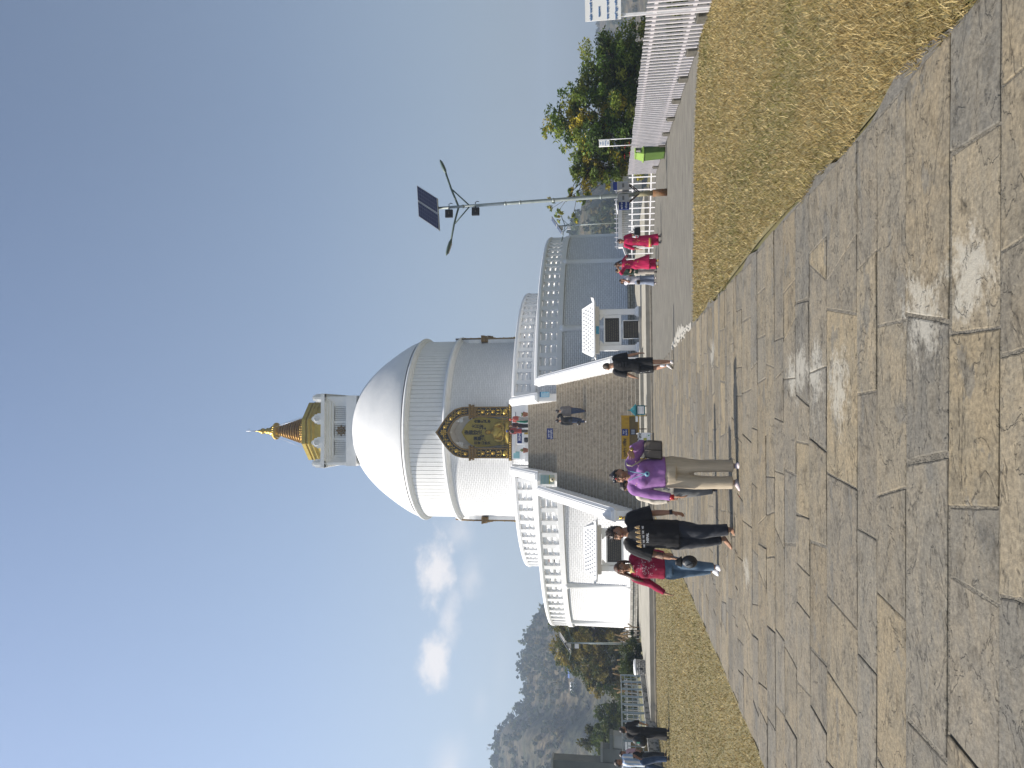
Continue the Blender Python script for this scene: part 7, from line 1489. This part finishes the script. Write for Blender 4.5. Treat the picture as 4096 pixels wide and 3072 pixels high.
person('visitor in maroon and black standing under the niche beside the coral-topped woman', 51.2, 1.50, dict(head=(-.66, 8.93), shA=(-.80, 8.75), shB=(-.52, 8.75), elA=(-.84, 8.5), wrA=(-.74, 8.4, -.14), haA=(-.66, 8.42, -.18), elB=(-.48, 8.5), wrB=(-.5, 8.3), haB=(-.5, 8.17), hipz=8.27, hipx=-.66, knA=(-.72, 7.9), knB=(-.61, 7.9), anA=(-.71, 7.58), anB=(-.60, 7.58)), phi=20, skin=SK1, z0=7.5, face=False, vox=.014, top=dict(m=M_MAR, hem=8.1, w=(.15, .145, .15), sleeve=1.7), bottom=dict(m=M_BDR, r=(.066, .058, .052, .05)), hair=dict(line=.34, th=.016), shoes=dict(m=M_DTA))
r, q = person('woman in coral top with a green shawl and pale skirt under the niche', 51.6, 1.54, dict(head=(-.20, 8.95), shA=(-.34, 8.76), shB=(-.05, 8.76), elA=(-.38, 8.5), wrA=(-.35, 8.32), haA=(-.34, 8.2), elB=(-.0, 8.5), wrB=(-.02, 8.3), haB=(-.02, 8.18), hipz=8.28, hipx=-.19, knA=(-.24, 7.9), knB=(-.14, 7.9), anA=(-.25, 7.58), anB=(-.13, 7.58)), phi=170, skin=SK1, z0=7.5, face=False, vox=.014, top=dict(m=M_COR, hem=8.2, w=(.165, .155, .155), sleeve=1.2), bottom=dict(kind='skirt', m=cloth('pale_skirt', (.5, .47, .43)), hem=7.56, w=(.19, .18, .16)), hair=dict(line=.3, th=.024, m=mat('coral_headscarf', (.42, .09, .07), rough=.85)), shoes=dict(m=M_DTA))
b = MB(); b.tube([(-.33, 51.45, 8.5), (-.36, 51.42, 8.2), (-.38, 51.42, 7.9), (-.34, 51.44, 7.62)], [.05, .08, .09, .08], 10, sx=.8); acc(b, 'green_shawl', M_TEAL, r)
for x, yy, lab, mm, hz_ in ((-7.75, 48.6, 'visitor in dark clothes seen over the lower balustrade left of the stairway', M_BDR, 6.42), (-9.85, 50.2, 'visitor in brown seen over the lower balustrade further left', M_RBR, 6.40)):
    zf = F1; H_ = (hz_ - zf) / .93
    person(lab, yy, H_, dict(head=(x, hz_ - .02), shA=(x - .14, zf + .81 * H_), shB=(x + .14, zf + .81 * H_), elA=(x - .18, zf + .63 * H_), wrA=(x - .16, zf + .50 * H_), haA=(x - .16, zf + .42 * H_), elB=(x + .18, zf + .63 * H_), wrB=(x + .16, zf + .50 * H_), haB=(x + .16, zf + .42 * H_), hipz=zf + .52 * H_, hipx=x, knA=(x - .06, zf + .27 * H_), knB=(x + .06, zf + .27 * H_), anA=(x - .06, zf + .05 * H_), anB=(x + .06, zf + .05 * H_)), phi=(160, 200, 20)[int(-x) % 3], z0=zf, skin=SK1, face=False, vox=.015, top=dict(m=mm, sleeve=1.8), bottom=dict(m=M_DJN), hair=dict(line=.35, th=.018), shoes=dict(m=M_DTA))
# ---------------------------------------------------------------- hazy air
HZ_DENS = .0010
b = MB(); b.box(-760, 760, -60, 1010, -30, 96); hz_o = b.build('haze', [], None)
MH = bpy.data.materials.new('haze'); MH.use_nodes = True; nt = MH.node_tree; nt.nodes.clear()
ho = nt.nodes.new('ShaderNodeOutputMaterial'); pv = nt.nodes.new('ShaderNodeVolumePrincipled'); pv.inputs['Density'].default_value = HZ_DENS; pv.inputs['Color'].default_value = (.62, .75, .93, 1); pv.inputs['Anisotropy'].default_value = .25
nt.links.new(pv.outputs[0], ho.inputs['Volume']); hz_o.data.materials.append(MH); hz_o['kind'] = 'stuff'; tag(hz_o, 'pale blue haze in the air veiling the distant hills', 'haze')
